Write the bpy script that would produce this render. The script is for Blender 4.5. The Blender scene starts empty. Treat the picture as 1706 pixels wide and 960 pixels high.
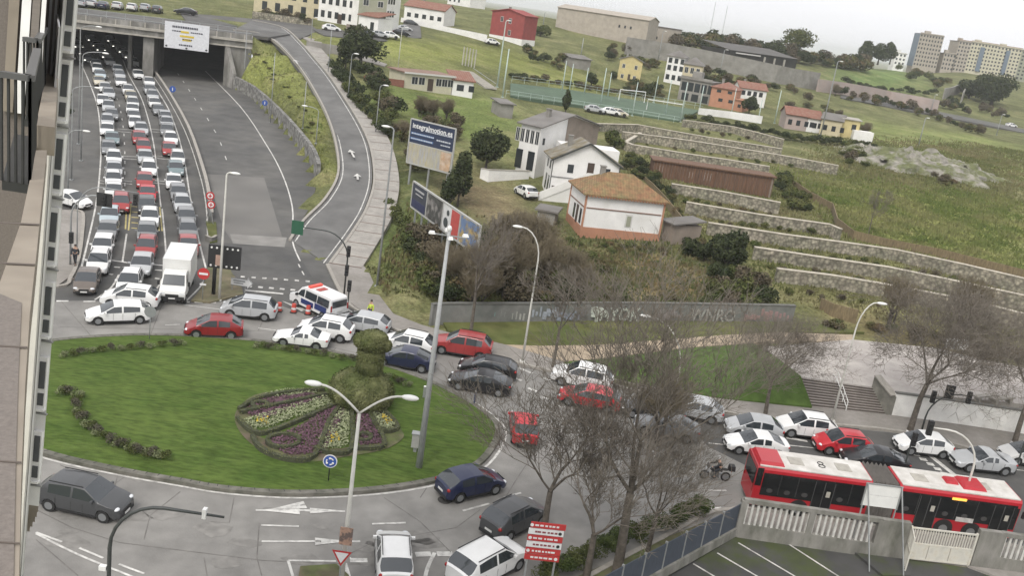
import bpy, bmesh, math, random
import numpy as np
from mathutils import Vector, Matrix
random.seed(7)
sc = bpy.context.scene
# ---------------------------------------------------------------- camera
F = 1608.0; TH = math.radians(16.3); RO = math.atan(.15); HC = 30.3; S = .05
R0 = np.array([1, 0, 0.]); FW = np.array([0, math.cos(TH), -math.sin(TH)]); U0 = np.array([0, math.sin(TH), math.cos(TH)])
CX = R0*math.cos(RO)+U0*math.sin(RO); CY = -R0*math.sin(RO)+U0*math.cos(RO)
cd = bpy.data.cameras.new('camera'); cam = bpy.data.objects.new('camera', cd); sc.collection.objects.link(cam)
cam.matrix_world = Matrix(((CX[0], CY[0], -FW[0], 0), (CX[1], CY[1], -FW[1], 0), (CX[2], CY[2], -FW[2], HC), (0, 0, 0, 1)))
cd.sensor_width = 36; cd.lens = F/1706*36; cd.clip_start = .1; cd.clip_end = 20000
sc.camera = cam
# ---------------------------------------------------------------- sky, sun, exposure
SUN_EL, SUN_AZ = math.radians(50), math.radians(200)
w = bpy.data.worlds.new('World'); sc.world = w; w.use_nodes = True
nt = w.node_tree; nt.nodes.clear()
def N(t, k, **kw):
    n = t.nodes.new(k)
    for a, b in kw.items(): setattr(n, a, b)
    return n
sky = N(nt, 'ShaderNodeTexSky'); sky.sky_type = 'NISHITA'; sky.sun_disc = False
sky.sun_elevation = SUN_EL; sky.sun_rotation = SUN_AZ; sky.air_density = 1.0; sky.dust_density = 4.0; sky.ozone_density = 1
hs = N(nt, 'ShaderNodeHueSaturation'); hs.inputs['Saturation'].default_value = .16; hs.inputs['Value'].default_value = 1.0
tc = N(nt, 'ShaderNodeTexCoord'); mp = N(nt, 'ShaderNodeMapping'); mp.inputs['Scale'].default_value = (1, 1, 4)
nz = N(nt, 'ShaderNodeTexNoise'); nz.inputs['Scale'].default_value = 2.2; nz.inputs['Detail'].default_value = 5
mr = N(nt, 'ShaderNodeMapRange'); mr.inputs['To Min'].default_value = .93; mr.inputs['To Max'].default_value = 1.07
mx = N(nt, 'ShaderNodeMix', data_type='RGBA', blend_type='MULTIPLY'); mx.inputs['Factor'].default_value = 1
mg = N(nt, 'ShaderNodeMix', data_type='RGBA'); mg.inputs['Factor'].default_value = .72; mg.inputs['B'].default_value = (8.35, 8.35, 8.6, 1)
bg = N(nt, 'ShaderNodeBackground'); bg.inputs['Strength'].default_value = .12
ow = N(nt, 'ShaderNodeOutputWorld'); L = nt.links.new
L(tc.outputs['Generated'], mp.inputs['Vector']); L(mp.outputs[0], nz.inputs['Vector']); L(nz.outputs[0], mr.inputs[0])
L(sky.outputs[0], hs.inputs['Color']); L(hs.outputs[0], mg.inputs['A']); L(mg.outputs['Result'], mx.inputs['A']); L(mr.outputs[0], mx.inputs['B'])
L(mx.outputs['Result'], bg.inputs['Color']); L(bg.outputs[0], ow.inputs['Surface'])
sd = bpy.data.lights.new('sun', 'SUN'); sd.energy = 1.5; sd.angle = math.radians(25); sd.color = (1, .95, .87)
so = bpy.data.objects.new('sun', sd); sc.collection.objects.link(so)
so.rotation_euler = Vector((math.sin(SUN_AZ)*math.cos(SUN_EL), math.cos(SUN_AZ)*math.cos(SUN_EL), math.sin(SUN_EL))).to_track_quat('Z', 'Y').to_euler()
vs = sc.view_settings; vs.view_transform = 'Standard'; vs.look = 'None'; vs.gamma = 1; vs.exposure = .42; vs.use_curve_mapping = False
sc.cycles.max_bounces = 4; sc.cycles.diffuse_bounces = 2; sc.cycles.glossy_bounces = 2; sc.cycles.transparent_max_bounces = 4
sc.cycles.use_denoising = True
# ---------------------------------------------------------------- pixel -> ground
def ray(px, py):
    d = CX*(px-853)+CY*(480-py)+FW*F
    return d/np.linalg.norm(d)
def hit(px, py, dz=0.):
    d = ray(px, py); t = (HC-dz)/(S*d[1]-d[2]); p = d*t
    return Vector((p[0], p[1], HC+p[2]))
def proj(p):
    q = np.array(p)-np.array([0, 0, HC]); ww = q@FW
    return 853+F*(q@CX)/ww, 480-F*(q@CY)/ww
def height(b, top, dz=0.):
    B = np.array(hit(b[0], b[1], dz)); return min(np.arange(0, 40, .05), key=lambda h: (proj(B+np.array([0, 0, h]))[1]-top)**2)
def inpoly(x, y, poly):
    x = np.asarray(x); y = np.asarray(y); c = np.zeros(x.shape, bool); n = len(poly)
    for i in range(n):
        x1, y1 = poly[i][0], poly[i][1]; x2, y2 = poly[i-1][0], poly[i-1][1]
        k = ((y1 > y) != (y2 > y)) & (x < (x2-x1)*(y-y1)/((y2-y1) if y2 != y1 else 1e-9)+x1)
        c ^= k
    return c
# ---------------------------------------------------------------- materials
MATS = {}
def mat(name, col, rough=.8, var=.15, scale=2., metal=0., bump=0., col2=None, scale2=None, objcol=False, spec=.5, coat=0., emit=0., detail=6, bscale=None, stretch=None, lo=.35, hi=.65, coords='pos', wave=0., stones=0.):
    if name in MATS: return MATS[name]
    m = bpy.data.materials.new(name); m.use_nodes = True; t = m.node_tree; b = t.nodes['Principled BSDF']; K = t.links.new
    b.inputs['Roughness'].default_value = rough; b.inputs['Metallic'].default_value = metal
    b.inputs['Specular IOR Level'].default_value = spec; b.inputs['Coat Weight'].default_value = coat
    if coords == 'pos': g = N(t, 'ShaderNodeNewGeometry').outputs['Position']
    else: g = N(t, 'ShaderNodeTexCoord').outputs['Object']
    if stretch:
        mm = N(t, 'ShaderNodeMapping'); mm.inputs['Scale'].default_value = stretch; K(g, mm.inputs['Vector']); g = mm.outputs[0]
    if objcol: src = N(t, 'ShaderNodeObjectInfo').outputs['Color']
    else:
        r = N(t, 'ShaderNodeRGB'); r.outputs[0].default_value = (*col, 1); src = r.outputs[0]
    if col2:
        n2 = N(t, 'ShaderNodeTexNoise'); n2.inputs['Scale'].default_value = scale2 or scale; n2.inputs['Detail'].default_value = detail; n2.inputs['Roughness'].default_value = .62
        K(g, n2.inputs['Vector'])
        r2 = N(t, 'ShaderNodeMapRange'); r2.inputs['From Min'].default_value = lo; r2.inputs['From Max'].default_value = hi; K(n2.outputs[0], r2.inputs[0])
        x = N(t, 'ShaderNodeMix', data_type='RGBA'); x.inputs['B'].default_value = (*col2, 1); K(r2.outputs[0], x.inputs['Factor']); K(src, x.inputs['A']); src = x.outputs['Result']
    if var:
        n1 = N(t, 'ShaderNodeTexNoise'); n1.inputs['Scale'].default_value = scale; n1.inputs['Detail'].default_value = detail; K(g, n1.inputs['Vector'])
        r1 = N(t, 'ShaderNodeMapRange'); r1.inputs['From Min'].default_value = .25; r1.inputs['From Max'].default_value = .75
        r1.inputs['To Min'].default_value = 1-var; r1.inputs['To Max'].default_value = 1+var; K(n1.outputs[0], r1.inputs[0])
        x = N(t, 'ShaderNodeMix', data_type='RGBA', blend_type='MULTIPLY'); x.inputs['Factor'].default_value = 1; K(src, x.inputs['A']); K(r1.outputs[0], x.inputs['B']); src = x.outputs['Result']
    if stones:
        vo = N(t, 'ShaderNodeTexVoronoi'); vo.feature = 'F1'; vo.inputs['Scale'].default_value = stones; K(g, vo.inputs['Vector']); r5 = N(t, 'ShaderNodeMapRange'); r5.inputs['From Min'].default_value = .25; r5.inputs['From Max'].default_value = .75; r5.inputs['To Min'].default_value = 1.06; r5.inputs['To Max'].default_value = .5; K(vo.outputs['Distance'], r5.inputs[0])
        hc = N(t, 'ShaderNodeSeparateColor'); K(vo.outputs['Color'], hc.inputs[0]); r6 = N(t, 'ShaderNodeMapRange'); r6.inputs['To Min'].default_value = .75; r6.inputs['To Max'].default_value = 1.25; K(hc.outputs[0], r6.inputs[0])
        for rr_ in (r5, r6):
            x = N(t, 'ShaderNodeMix', data_type='RGBA', blend_type='MULTIPLY'); x.inputs['Factor'].default_value = 1; K(src, x.inputs['A']); K(rr_.outputs[0], x.inputs['B']); src = x.outputs['Result']
    if wave:
        wv = N(t, 'ShaderNodeTexWave'); wv.inputs['Scale'].default_value = wave; wv.inputs['Distortion'].default_value = .25; K(g, wv.inputs['Vector']); r4 = N(t, 'ShaderNodeMapRange'); r4.inputs['To Min'].default_value = .74; r4.inputs['To Max'].default_value = 1.15; K(wv.outputs['Fac'], r4.inputs[0])
        x = N(t, 'ShaderNodeMix', data_type='RGBA', blend_type='MULTIPLY'); x.inputs['Factor'].default_value = 1; K(src, x.inputs['A']); K(r4.outputs[0], x.inputs['B']); src = x.outputs['Result']
    K(src, b.inputs['Base Color'])
    if emit:
        K(src, b.inputs['Emission Color']); b.inputs['Emission Strength'].default_value = emit
    if bump:
        n3 = N(t, 'ShaderNodeTexNoise'); n3.inputs['Scale'].default_value = bscale or scale*4; n3.inputs['Detail'].default_value = 4; K(g, n3.inputs['Vector'])
        bb = N(t, 'ShaderNodeBump'); bb.inputs['Strength'].default_value = bump; bb.inputs['Distance'].default_value = .1; K(n3.outputs[0], bb.inputs['Height']); K(bb.outputs[0], b.inputs['Normal'])
    MATS[name] = m; return m
# ---------------------------------------------------------------- mesh builder
class MB:
    def __init__(s): s.v = []; s.f = []; s.m = []
    def face(s, idx, m=0): s.f.append(tuple(idx)); s.m.append(m)
    def poly(s, pts, m=0):
        k = len(s.v); s.v += [tuple(p) for p in pts]; s.face(range(k, k+len(pts)), m)
    def box(s, c, d, rz=0., m=0, top=1.):
        k = len(s.v); ca, sa = math.cos(rz), math.sin(rz)
        for z in (-1, 1):
            q = top if z > 0 else 1
            for x, y in ((-1, -1), (1, -1), (1, 1), (-1, 1)):
                X, Y = x*d[0]/2*q, y*d[1]/2*q
                s.v.append((c[0]+X*ca-Y*sa, c[1]+X*sa+Y*ca, c[2]+z*d[2]/2))
        for q in ((3, 2, 1, 0), (4, 5, 6, 7), (0, 1, 5, 4), (1, 2, 6, 5), (2, 3, 7, 6), (3, 0, 4, 7)): s.face([k+i for i in q], m)
        return s
    def beam(s, a, b, wd, ht, m=0, up=(0, 0, 1)):
        a = Vector(a); b = Vector(b); d = (b-a).normalized(); u = Vector(up); x = d.cross(u)
        if x.length < 1e-4: x = d.cross(Vector((1, 0, 0)))
        x.normalize(); z = x.cross(d); k = len(s.v)
        for p in (a, b):
            for i, j in ((-1, -1), (1, -1), (1, 1), (-1, 1)): s.v.append(tuple(p+x*(i*wd/2)+z*(j*ht/2)))
        for q in ((3, 2, 1, 0), (4, 5, 6, 7), (0, 1, 5, 4), (1, 2, 6, 5), (2, 3, 7, 6), (3, 0, 4, 7)): s.face([k+i for i in q], m)
        return s
    def tube(s, pts, r, n=8, m=0, cap=True):
        pts = [Vector(p) for p in pts]; k = len(s.v); rr = r if isinstance(r, (list, tuple)) else [r]*len(pts)
        up = None
        for i, p in enumerate(pts):
            d = (pts[min(i+1, len(pts)-1)]-pts[max(i-1, 0)]).normalized()
            if up is None: up = d.orthogonal().normalized()
            x = d.cross(up)
            if x.length < 1e-5: x = d.orthogonal()
            x.normalize(); y = x.cross(d).normalized(); up = y
            for j in range(n):
                a = 2*math.pi*j/n; s.v.append(tuple(p+x*(math.cos(a)*rr[i])+y*(math.sin(a)*rr[i])))
        for i in range(len(pts)-1):
            for j in range(n):
                a = k+i*n+j; b = k+i*n+(j+1) % n; s.face((a, b, b+n, a+n), m)
        if cap:
            s.face([k+j for j in range(n)][::-1], m); s.face([k+(len(pts)-1)*n+j for j in range(n)], m)
        return s
    def disc(s, c, axis, r, th, n=16, m=0):
        c = Vector(c); a = Vector(axis).normalized(); return s.tube([c-a*th/2, c+a*th/2], r, n, m)
    def prism(s, pts, z0, z1, m=0, ms=None):
        k = len(s.v); n = len(pts)
        for z in (z0, z1):
            for p in pts: s.v.append((p[0], p[1], z))
        s.face([k+i for i in range(n)][::-1], m); s.face([k+n+i for i in range(n)], m)
        for i in range(n): s.face((k+i, k+(i+1) % n, k+n+(i+1) % n, k+n+i), m if ms is None else ms)
        return s
    def blob(s, c, r, seg=10, rings=7, m=0, lump=0., rnd=random):
        k = len(s.v); c = Vector(c)
        for i in range(1, rings):
            a = math.pi*i/rings
            for j in range(seg):
                b = 2*math.pi*j/seg; f = 1+rnd.uniform(-lump, lump)
                s.v.append((c.x+r[0]*math.sin(a)*math.cos(b)*f, c.y+r[1]*math.sin(a)*math.sin(b)*f, c.z+r[2]*math.cos(a)*f))
        t = len(s.v); s.v.append((c.x, c.y, c.z+r[2])); s.v.append((c.x, c.y, c.z-r[2]))
        for i in range(rings-2):
            for j in range(seg):
                a = k+i*seg+j; b = k+i*seg+(j+1) % seg; s.face((a, a+seg, b+seg, b), m)
        for j in range(seg):
            s.face((t, k+j, k+(j+1) % seg), m); e = k+(rings-2)*seg; s.face((t+1, e+(j+1) % seg, e+j), m)
        return s
    def mesh(s, name, mats, smooth=False):
        me = bpy.data.meshes.new(name); me.from_pydata(s.v, [], s.f)
        for x in (mats if isinstance(mats, (list, tuple)) else [mats]): me.materials.append(x)
        me.polygons.foreach_set('material_index', s.m)
        if smooth: me.polygons.foreach_set('use_smooth', [True]*len(s.f))
        me.update(); 
        if smooth and smooth is not True: me.set_sharp_from_angle(angle=math.radians(smooth))
        return me
def fixn(me):
    b = bmesh.new(); b.from_mesh(me); bmesh.ops.recalc_face_normals(b, faces=b.faces); b.to_mesh(me); b.free(); return me
def link(name, me, parent=None, loc=None, rot=None):
    o = bpy.data.objects.new(name, me); sc.collection.objects.link(o)
    if parent: o.parent = parent
    if loc is not None: o.location = loc
    if rot is not None: o.rotation_euler = rot
    return o
def tag(o, label, cat, group=None, kind=None):
    if label: o['label'] = label
    if cat: o['category'] = cat
    if group: o['group'] = group
    if kind: o['kind'] = kind
    return o
def thing(name, label, cat, loc=(0, 0, 0), rz=0., group=None, rot=None):
    o = bpy.data.objects.new(name, None); sc.collection.objects.link(o); o.empty_display_size = .3
    o.location = loc; o.rotation_euler = rot if rot is not None else (0, 0, rz); return tag(o, label, cat, group)
def part(name, mb, m, parent, smooth=False, label=None):
    o = link(name, mb.mesh(name, m, smooth), parent)
    if label: o['label'] = label
    return o
def struct(name, mb, m, smooth=False):
    o = link(name, mb.mesh(name, m, smooth)); o['kind'] = 'structure'; return o
def W(p, lift=0.):
    q = hit(p[0], p[1], (p[2] if len(p) > 2 else 0.)); q.z += lift; return q
def sheet(name, pts, lift, m, skirt=0., kind='structure', world=False):
    P = [Vector(p) for p in pts] if world else [W(p, 0) for p in pts]
    b = bmesh.new(); vs_ = [b.verts.new((p.x, p.y, p.z+lift)) for p in P]
    f = b.faces.new(vs_); f.normal_update()
    if f.normal.z < 0: f.normal_flip()
    if skirt:
        lo_ = [b.verts.new((p.x, p.y, p.z+lift-skirt)) for p in P]; n = len(P)
        for i in range(n): b.faces.new((vs_[i], lo_[i], lo_[(i+1) % n], vs_[(i+1) % n]))
    bmesh.ops.triangulate(b, faces=[f]); me = bpy.data.meshes.new(name); b.to_mesh(me); b.free(); me.materials.append(m)
    o = link(name, me)
    if kind: o['kind'] = kind
    return o
def spline(P, n=8, closed=False):
    P = [Vector(p) for p in P]; out = []; k = len(P)
    for i in range(k if closed else k-1):
        p0, p1, p2, p3 = (P[(i-1) % k] if closed or i > 0 else P[0]), P[i], P[(i+1) % k], (P[(i+2) % k] if closed or i+2 < k else P[-1])
        for j in range(n):
            t = j/n; out.append(.5*((2*p1)+(p2-p0)*t+(2*p0-5*p1+4*p2-p3)*t*t+(3*p1-p0-3*p2+p3)*t**3))
    if not closed: out.append(P[-1])
    return out
def ribbon(mb, P, wd, lift=0., h=0., m=0):
    """flat strip of width wd along world points, or a kerb of height h"""
    n = len(P); A = []; B = []
    for i in range(n):
        d = (P[min(i+1, n-1)]-P[max(i-1, 0)]); d.z = 0; d.normalize(); s_ = Vector((d.y, -d.x, 0))*(wd/2); A.append(P[i]+s_); B.append(P[i]-s_)
    if not h:
        k = len(mb.v)
        for a, b in zip(A, B): mb.v += [(a.x, a.y, a.z+lift), (b.x, b.y, b.z+lift)]
        for i in range(n-1): mb.face((k+2*i, k+2*i+2, k+2*i+3, k+2*i+1), m)
        return
    k = len(mb.v)
    for a, b in zip(A, B): mb.v += [(a.x, a.y, a.z-.3), (a.x, a.y, a.z+h), (b.x, b.y, b.z+h), (b.x, b.y, b.z-.3)]
    for i in range(n-1):
        for j in range(4):
            a = k+4*i+j; b = k+4*i+(j+1) % 4; mb.face((a, b, b+4, a+4), m)
    mb.face((k+3, k+2, k+1, k), m); e = k+4*(n-1); mb.face((e, e+1, e+2, e+3), m)
def pl(pts, n=0):
    P = [W(p) for p in pts]; return spline(P, n) if n else P
def resample(P, step):
    out = [P[0].copy()]; acc = 0
    for i in range(1, len(P)):
        a, b = P[i-1], P[i]; d = (b-a).length
        while acc+d >= step:
            t = (step-acc)/d; a = a.lerp(b, t); d = (b-a).length; out.append(a.copy()); acc = 0
        acc += d
    return out
# ================================================================ GROUND
RL = [(486, 402, 0), (510, 368, .4), (545, 332, .9), (566, 290, 1.5), (562, 240, 2.5), (548, 195, 3.5), (528, 155, 4.7), (505, 118, 5.9), (480, 88, 7), (455, 66, 7.7), (425, 54, 8.1), (388, 50, 8.3)]
RR = [(545, 440, 0), (585, 385, .4), (608, 345, .9), (620, 300, 1.5), (615, 250, 2.5), (600, 212, 3.5), (572, 165, 4.7), (545, 125, 5.9), (520, 95, 7), (500, 72, 7.7), (470, 46, 8.1), (420, 34, 8.3)]
PA, PB = hit(96, 19, 9.4), hit(388, 54, 9.4)          # line of the bridge parapet over the tunnel mouth
pd = (PB-PA); pd.z = 0; plen = pd.length; pd.normalize(); pn = Vector((-pd.y, pd.x, 0))   # pn points into the tunnel
def Q(u, v, dz):      # u along the portal from PA, v into the tunnel
    p = PA+pd*u+pn*v; return Vector((p.x, p.y, S*p.y+dz))
CT = [(x, y, z) for x, y, z in RL+RR]
CT += [(790, 300, 1), (850, 330, .5), (930, 390, .5), (1100, 400, 1), (905, 340, .5), (700, 480, .8), (660, 470, .6), (640, 400, .8), (720, 500, .4), (900, 440, 1.2), (1000, 490, .6),
       (1000, 520, .2), (1300, 530, .2), (800, 500, .4), (700, 300, 1.8), (660, 250, 2.8), (760, 420, 1.2), (730, 155, 4.5), (650, 130, 5.2), (600, 110, 6.2), (850, 170, 3.5), (800, 120, 5), (640, 180, 4.2),
       (900, 190, 2), (1130, 190, 1), (1000, 145, 1), (860, 145, 3), (1250, 215, 1), (550, 60, 8.5), (640, 62, 8.5), (700, 70, 8), (770, 95, 6.5), (1700, 260, 0), (1700, 330, .5), (1500, 330, 1),
       (1400, 280, 1.5), (1700, 420, .5), (1300, 300, 1.5), (1400, 390, .8), (1150, 330, 1), (1250, 420, .8), (1500, 480, .5), (1700, 520, .3), (1400, 500, .4), (1350, 540, .1), (1600, 570, .1), (1760, 600, .1)]
CY_ = [(850, 75, 272), (900, 110, 262), (1037, 138, 272), (950, 56, 340), (1080, 75, 345), (1200, 130, 290), (1300, 150, 300), (1400, 200, 275), (1250, 84, 400), (1400, 103, 450), (1600, 119, 600), (1706, 200, 400),
       (1706, 150, 520), (1480, 115, 520), (1550, 200, 330), (1150, 150, 275), (800, 25, 330), (700, 15, 330), (600, 20, 300), (1440, 150, 380), (1330, 120, 380), (1900, 160, 600), (1900, 260, 300), (950, 50, 430), (1080, 74, 430), (1250, 98, 480), (1400, 118, 560), (1330, 108, 480), (1480, 124, 620), (1600, 136, 700), (1706, 152, 720), (860, 22, 420),
       (300, 5, 260), (450, 12, 280), (150, -10, 260), (0, -30, 250), (1010, 66, 410), (905, 27, 365)]
cw = [];
for x, y, z in CT: p = hit(x, y, z); cw.append((p.x, p.y, z))
for x, y, Y in CY_:
    d = ray(x, y); p = d*(Y/d[1]); cw.append((p[0], p[1], HC+p[2]-S*p[1]))
for u in (0, .3, .6, 1): 
    for v in (3, 40, 90): p = Q(u*plen, v, 0); cw.append((p.x, p.y, 8.2))
for x, y in ((-400, 100), (-400, 30), (-150, 100), (300, 60), (300, 120), (0, 30), (100, 40)): cw.append((x, y, 0))
for q_ in [(392, 138), (424, 158), (466, 196), (500, 237), (525, 272), (534, 298)]: p = hit(*q_); cw.append((p.x, p.y+.5, 1.9))
cw = np.array(cw)
def warp(x, y):
    y = np.maximum(y, 20); return np.stack([x/np.sqrt(y)*1.6, 34*np.log(y)], -1)
cp = warp(cw[:, 0], cw[:, 1]); NCT = len(cp)
K_ = np.linalg.norm(cp[:, None]-cp[None], axis=-1); Am = np.zeros((NCT+3, NCT+3)); Am[:NCT, :NCT] = K_-np.eye(NCT)*.02; Am[:NCT, NCT] = 1; Am[:NCT, NCT+1:] = cp; Am[NCT:, :NCT] = Am[:NCT, NCT:].T
wt = np.linalg.solve(Am, np.r_[cw[:, 2], 0, 0, 0])
FLAT = [hit(*p) for p in [(-500, 1500), (-500, 200), (40, 70), (100, 62), (345, 100), (390, 139), (427, 158), (468, 195), (502, 235), (527, 271), (538, 298), (526, 338), (492, 400), (545, 440), (600, 420), (610, 450), (640, 500), (700, 520), (720, 510), (1000, 533), (1320, 536), (1500, 560), (1760, 600), (2100, 690), (2300, 1500)]]
FLAT += [Vector((80, -60, 0)), Vector((-150, -60, 0))]
DECK = [Q(-60, .3, 0), Q(plen+3, .3, 0), Q(plen+3, 110, 0), Q(-60, 110, 0)]
def offs(P, d):
    o = []
    for i, p in enumerate(P):
        e = (P[min(i+1, len(P)-1)]-P[max(i-1, 0)]); e.z = 0; e.normalize(); o.append(p+Vector((e.y, -e.x, 0))*d)
    return o
RAMPW = offs([W(p) for p in RL], -.9)+offs([W(p) for p in RR], 4.6)[::-1]
def Tdz(x, y):
    x = np.atleast_1d(np.asarray(x, float)); y = np.atleast_1d(np.asarray(y, float))
    q = warp(x, y); out = np.empty(len(x))
    for i in range(0, len(x), 20000):
        d = np.linalg.norm(q[i:i+20000, None]-cp[None], axis=-1); out[i:i+20000] = d@wt[:NCT]+wt[NCT]+q[i:i+20000]@wt[NCT+1:]
    # gentle natural unevenness
    out += .25*np.sin(x*.11+1.3*np.sin(y*.07))*np.sin(y*.09+.7*np.sin(x*.05))*np.clip((y-90)/60, 0, 1)
    rk = inpoly(x, y, RAMPW); out[rk] -= .55
    dk = inpoly(x, y, DECK); out[dk] = 8.15
    fl = inpoly(x, y, FLAT) & ~dk; out[fl] = -.08
    k = np.clip((y-660)/260, 0, 1); k2 = k*k*(3-2*k)
    z = S*y+out; z = z*(1-k2)+8*k2
    kk = y < 20; z[kk & ~fl] = S*y[kk & ~fl]-.08
    k3 = np.clip((-y-20)/100, 0, 1); z = z*(1-k3)+(-2)*k3
    return z
def T(x, y): return float(Tdz(x, y)[0])
def G(px, py):
    d = ray(px, py); t = np.arange(25, 900, 1.5); X = d[0]*t; Y = d[1]*t; Z = HC+d[2]*t
    g = Tdz(X, Y) > Z; i = int(np.argmax(g))
    if not g.any(): i = len(t)-1
    a, b = t[i-1], t[i]
    tt = np.linspace(a, b, 12); g = Tdz(d[0]*tt, d[1]*tt) > HC+d[2]*tt; j = int(np.argmax(g)) if g.any() else 11
    p = d*tt[j]; return Vector((p[0], p[1], T(p[0], p[1])))
def axis(segs):
    o = []
    for a, b, s in segs: o += list(np.arange(a, b, s))
    return np.array(o+[segs[-1][1]])
gx = axis([(-9000, -1000, 1000), (-1000, -250, 50), (-250, -110, 7), (-110, 130, 1.7), (130, 420, 5), (420, 1000, 58), (1000, 9000, 1000)])
gy = axis([(-3000, -100, 400), (-100, 60, 10), (60, 270, 1.7), (270, 500, 3.5), (500, 800, 12), (800, 1200, 80), (1200, 9000, 600)])
XX, YY = np.meshgrid(gx, gy); ZZ = Tdz(XX.ravel(), YY.ravel()); nx, ny = len(gx), len(gy)
idx = np.arange(nx*ny).reshape(ny, nx); fc = np.stack([idx[:-1, :-1], idx[:-1, 1:], idx[1:, 1:], idx[1:, :-1]], -1).reshape(-1, 4)
dd = ZZ-S*YY.ravel(); ind = inpoly(XX.ravel(), YY.ravel(), DECK)
st_ = ind[fc].any(1) & (~ind[fc]).any(1) & (dd[fc].min(1) < 4); fc = fc[~st_]
me = bpy.data.meshes.new('ground'); me.from_pydata(np.c_[XX.ravel(), YY.ravel(), ZZ].tolist(), [], fc.tolist())
me.polygons.foreach_set('use_smooth', [True]*len(fc))
# colour regions of the ground cover, as drawn on the land
colr = np.tile(np.array([.095, .105, .052]), (nx*ny, 1))
def paint(pts, c, soft=0):
    P = [G(*p) for p in pts]; X0, Y0 = XX.ravel(), YY.ravel(); sc5 = np.clip(Y0/120, .5, 3)
    k = np.zeros(len(X0))
    for sx_, sy_ in ((0, 0), (2.2, 1), (-2.2, 2), (1, -3), (-1.5, 4)): k += inpoly(X0+sx_*sc5+2*np.sin(Y0*.23+X0*.11), Y0+sy_*sc5+3*np.sin(X0*.19), P)/5.
    colr[:] = colr*(1-k[:, None])+np.array(c)*k[:, None]
DK = (.055, .065, .03); BR = (.13, .092, .055); GR = (.14, .16, .05); LT = (.14, .19, .04); DRY = (.17, .165, .075); SOIL = (.16, .12, .085)
paint([(600, 420), (720, 510), (1000, 530), (1320, 532), (1400, 500), (1250, 420), (1110, 400), (930, 400), (800, 330), (650, 240), (640, 400)], DK)
paint([(990, 400), (1090, 405), (1160, 450), (1220, 500), (1080, 500), (1010, 450)], (.12, .09, .05))
paint([(790, 300), (890, 335), (940, 400), (830, 400), (740, 330)], (.13, .105, .075))
paint([(600, 420), (640, 400), (650, 250), (690, 330), (690, 430), (700, 500), (640, 490)], (.07, .098, .035))
paint([(385, 60), (430, 60), (480, 100), (540, 180), (565, 250), (565, 290), (530, 300), (500, 240), (440, 150), (400, 120)], GR)
paint([(500, 55), (640, 62), (760, 60), (870, 95), (1000, 110), (1000, 165), (860, 120), (700, 100), (560, 80)], GR)
paint([(620, 130), (760, 150), (860, 180), (830, 260), (700, 200), (640, 200)], (.10, .135, .045))
paint([(1290, 295), (1500, 320), (1706, 330), (1706, 440), (1560, 430), (1400, 385), (1340, 330)], GR)
paint([(1390, 120), (1520, 115), (1520, 145), (1450, 150), (1380, 145)], (.09, .14, .05))
paint([(1390, 195), (1480, 205), (1706, 240), (1706, 300), (1560, 260), (1400, 235)], (.13, .16, .06))
paint([(1000, 205), (1290, 240), (1400, 280), (1400, 390), (1706, 470), (1706, 560), (1340, 520), (1100, 400), (1020, 260)], (.10, .105, .05))
paint([(1340, 540), (1420, 500), (1706, 560), (1706, 600)], (.10, .085, .05))
paint([(900, 90), (1000, 110), (1180, 150), (1330, 190), (1430, 150), (1300, 130), (1080, 90), (960, 60)], (.10, .11, .055))
lum = colr.mean(1, keepdims=True); colr = (lum+(colr-lum)*.85)*1.38*np.array([1.06, 1.03, .80])
ca = me.color_attributes.new('cover', 'FLOAT_COLOR', 'POINT'); ca.data.foreach_set('color', np.c_[colr, np.ones(nx*ny)].ravel())
gm = bpy.data.materials.new('ground_cover'); gm.use_nodes = True; t = gm.node_tree; b = t.nodes['Principled BSDF']; K = t.links.new
b.inputs['Roughness'].default_value = 1; b.inputs['Specular IOR Level'].default_value = .1
at = N(t, 'ShaderNodeAttribute'); at.attribute_name = 'cover'; ge = N(t, 'ShaderNodeNewGeometry')
src = at.outputs['Color']
for sc_, v, c in ((.035, .5, None), (.16, .5, (.21, .18, .10)), (.8, .5, (.065, .075, .035)), (2.6, .6, None), (7., .5, None)):
    n1 = N(t, 'ShaderNodeTexNoise'); n1.inputs['Scale'].default_value = sc_; n1.inputs['Detail'].default_value = 5; n1.inputs['Roughness'].default_value = .65; K(ge.outputs['Position'], n1.inputs['Vector'])
    if c:
        r = N(t, 'ShaderNodeMapRange'); r.inputs['From Min'].default_value = .5; r.inputs['From Max'].default_value = .72; r.inputs['To Max'].default_value = .6; K(n1.outputs[0], r.inputs[0])
        x = N(t, 'ShaderNodeMix', data_type='RGBA'); K(r.outputs[0], x.inputs['Factor']); x.inputs['B'].default_value = (*c, 1); K(src, x.inputs['A']); src = x.outputs['Result']
    r = N(t, 'ShaderNodeMapRange'); r.inputs['From Min'].default_value = .3; r.inputs['From Max'].default_value = .7; r.inputs['To Min'].default_value = 1-v*.6; r.inputs['To Max'].default_value = 1+v*.6; K(n1.outputs[0], r.inputs[0])
    x = N(t, 'ShaderNodeMix', data_type='RGBA', blend_type='MULTIPLY'); x.inputs['Factor'].default_value = 1; K(src, x.inputs['A']); K(r.outputs[0], x.inputs['B']); src = x.outputs['Result']
K(src, b.inputs['Base Color'])
n1 = N(t, 'ShaderNodeTexNoise'); n1.inputs['Scale'].default_value = 1.3; n1.inputs['Detail'].default_value = 6; K(ge.outputs['Position'], n1.inputs['Vector'])
bb = N(t, 'ShaderNodeBump'); bb.inputs['Strength'].default_value = .9; bb.inputs['Distance'].default_value = .5; K(n1.outputs[0], bb.inputs['Height']); K(bb.outputs[0], b.inputs['Normal'])
me.materials.append(gm); link('ground', me)['kind'] = 'structure'

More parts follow.
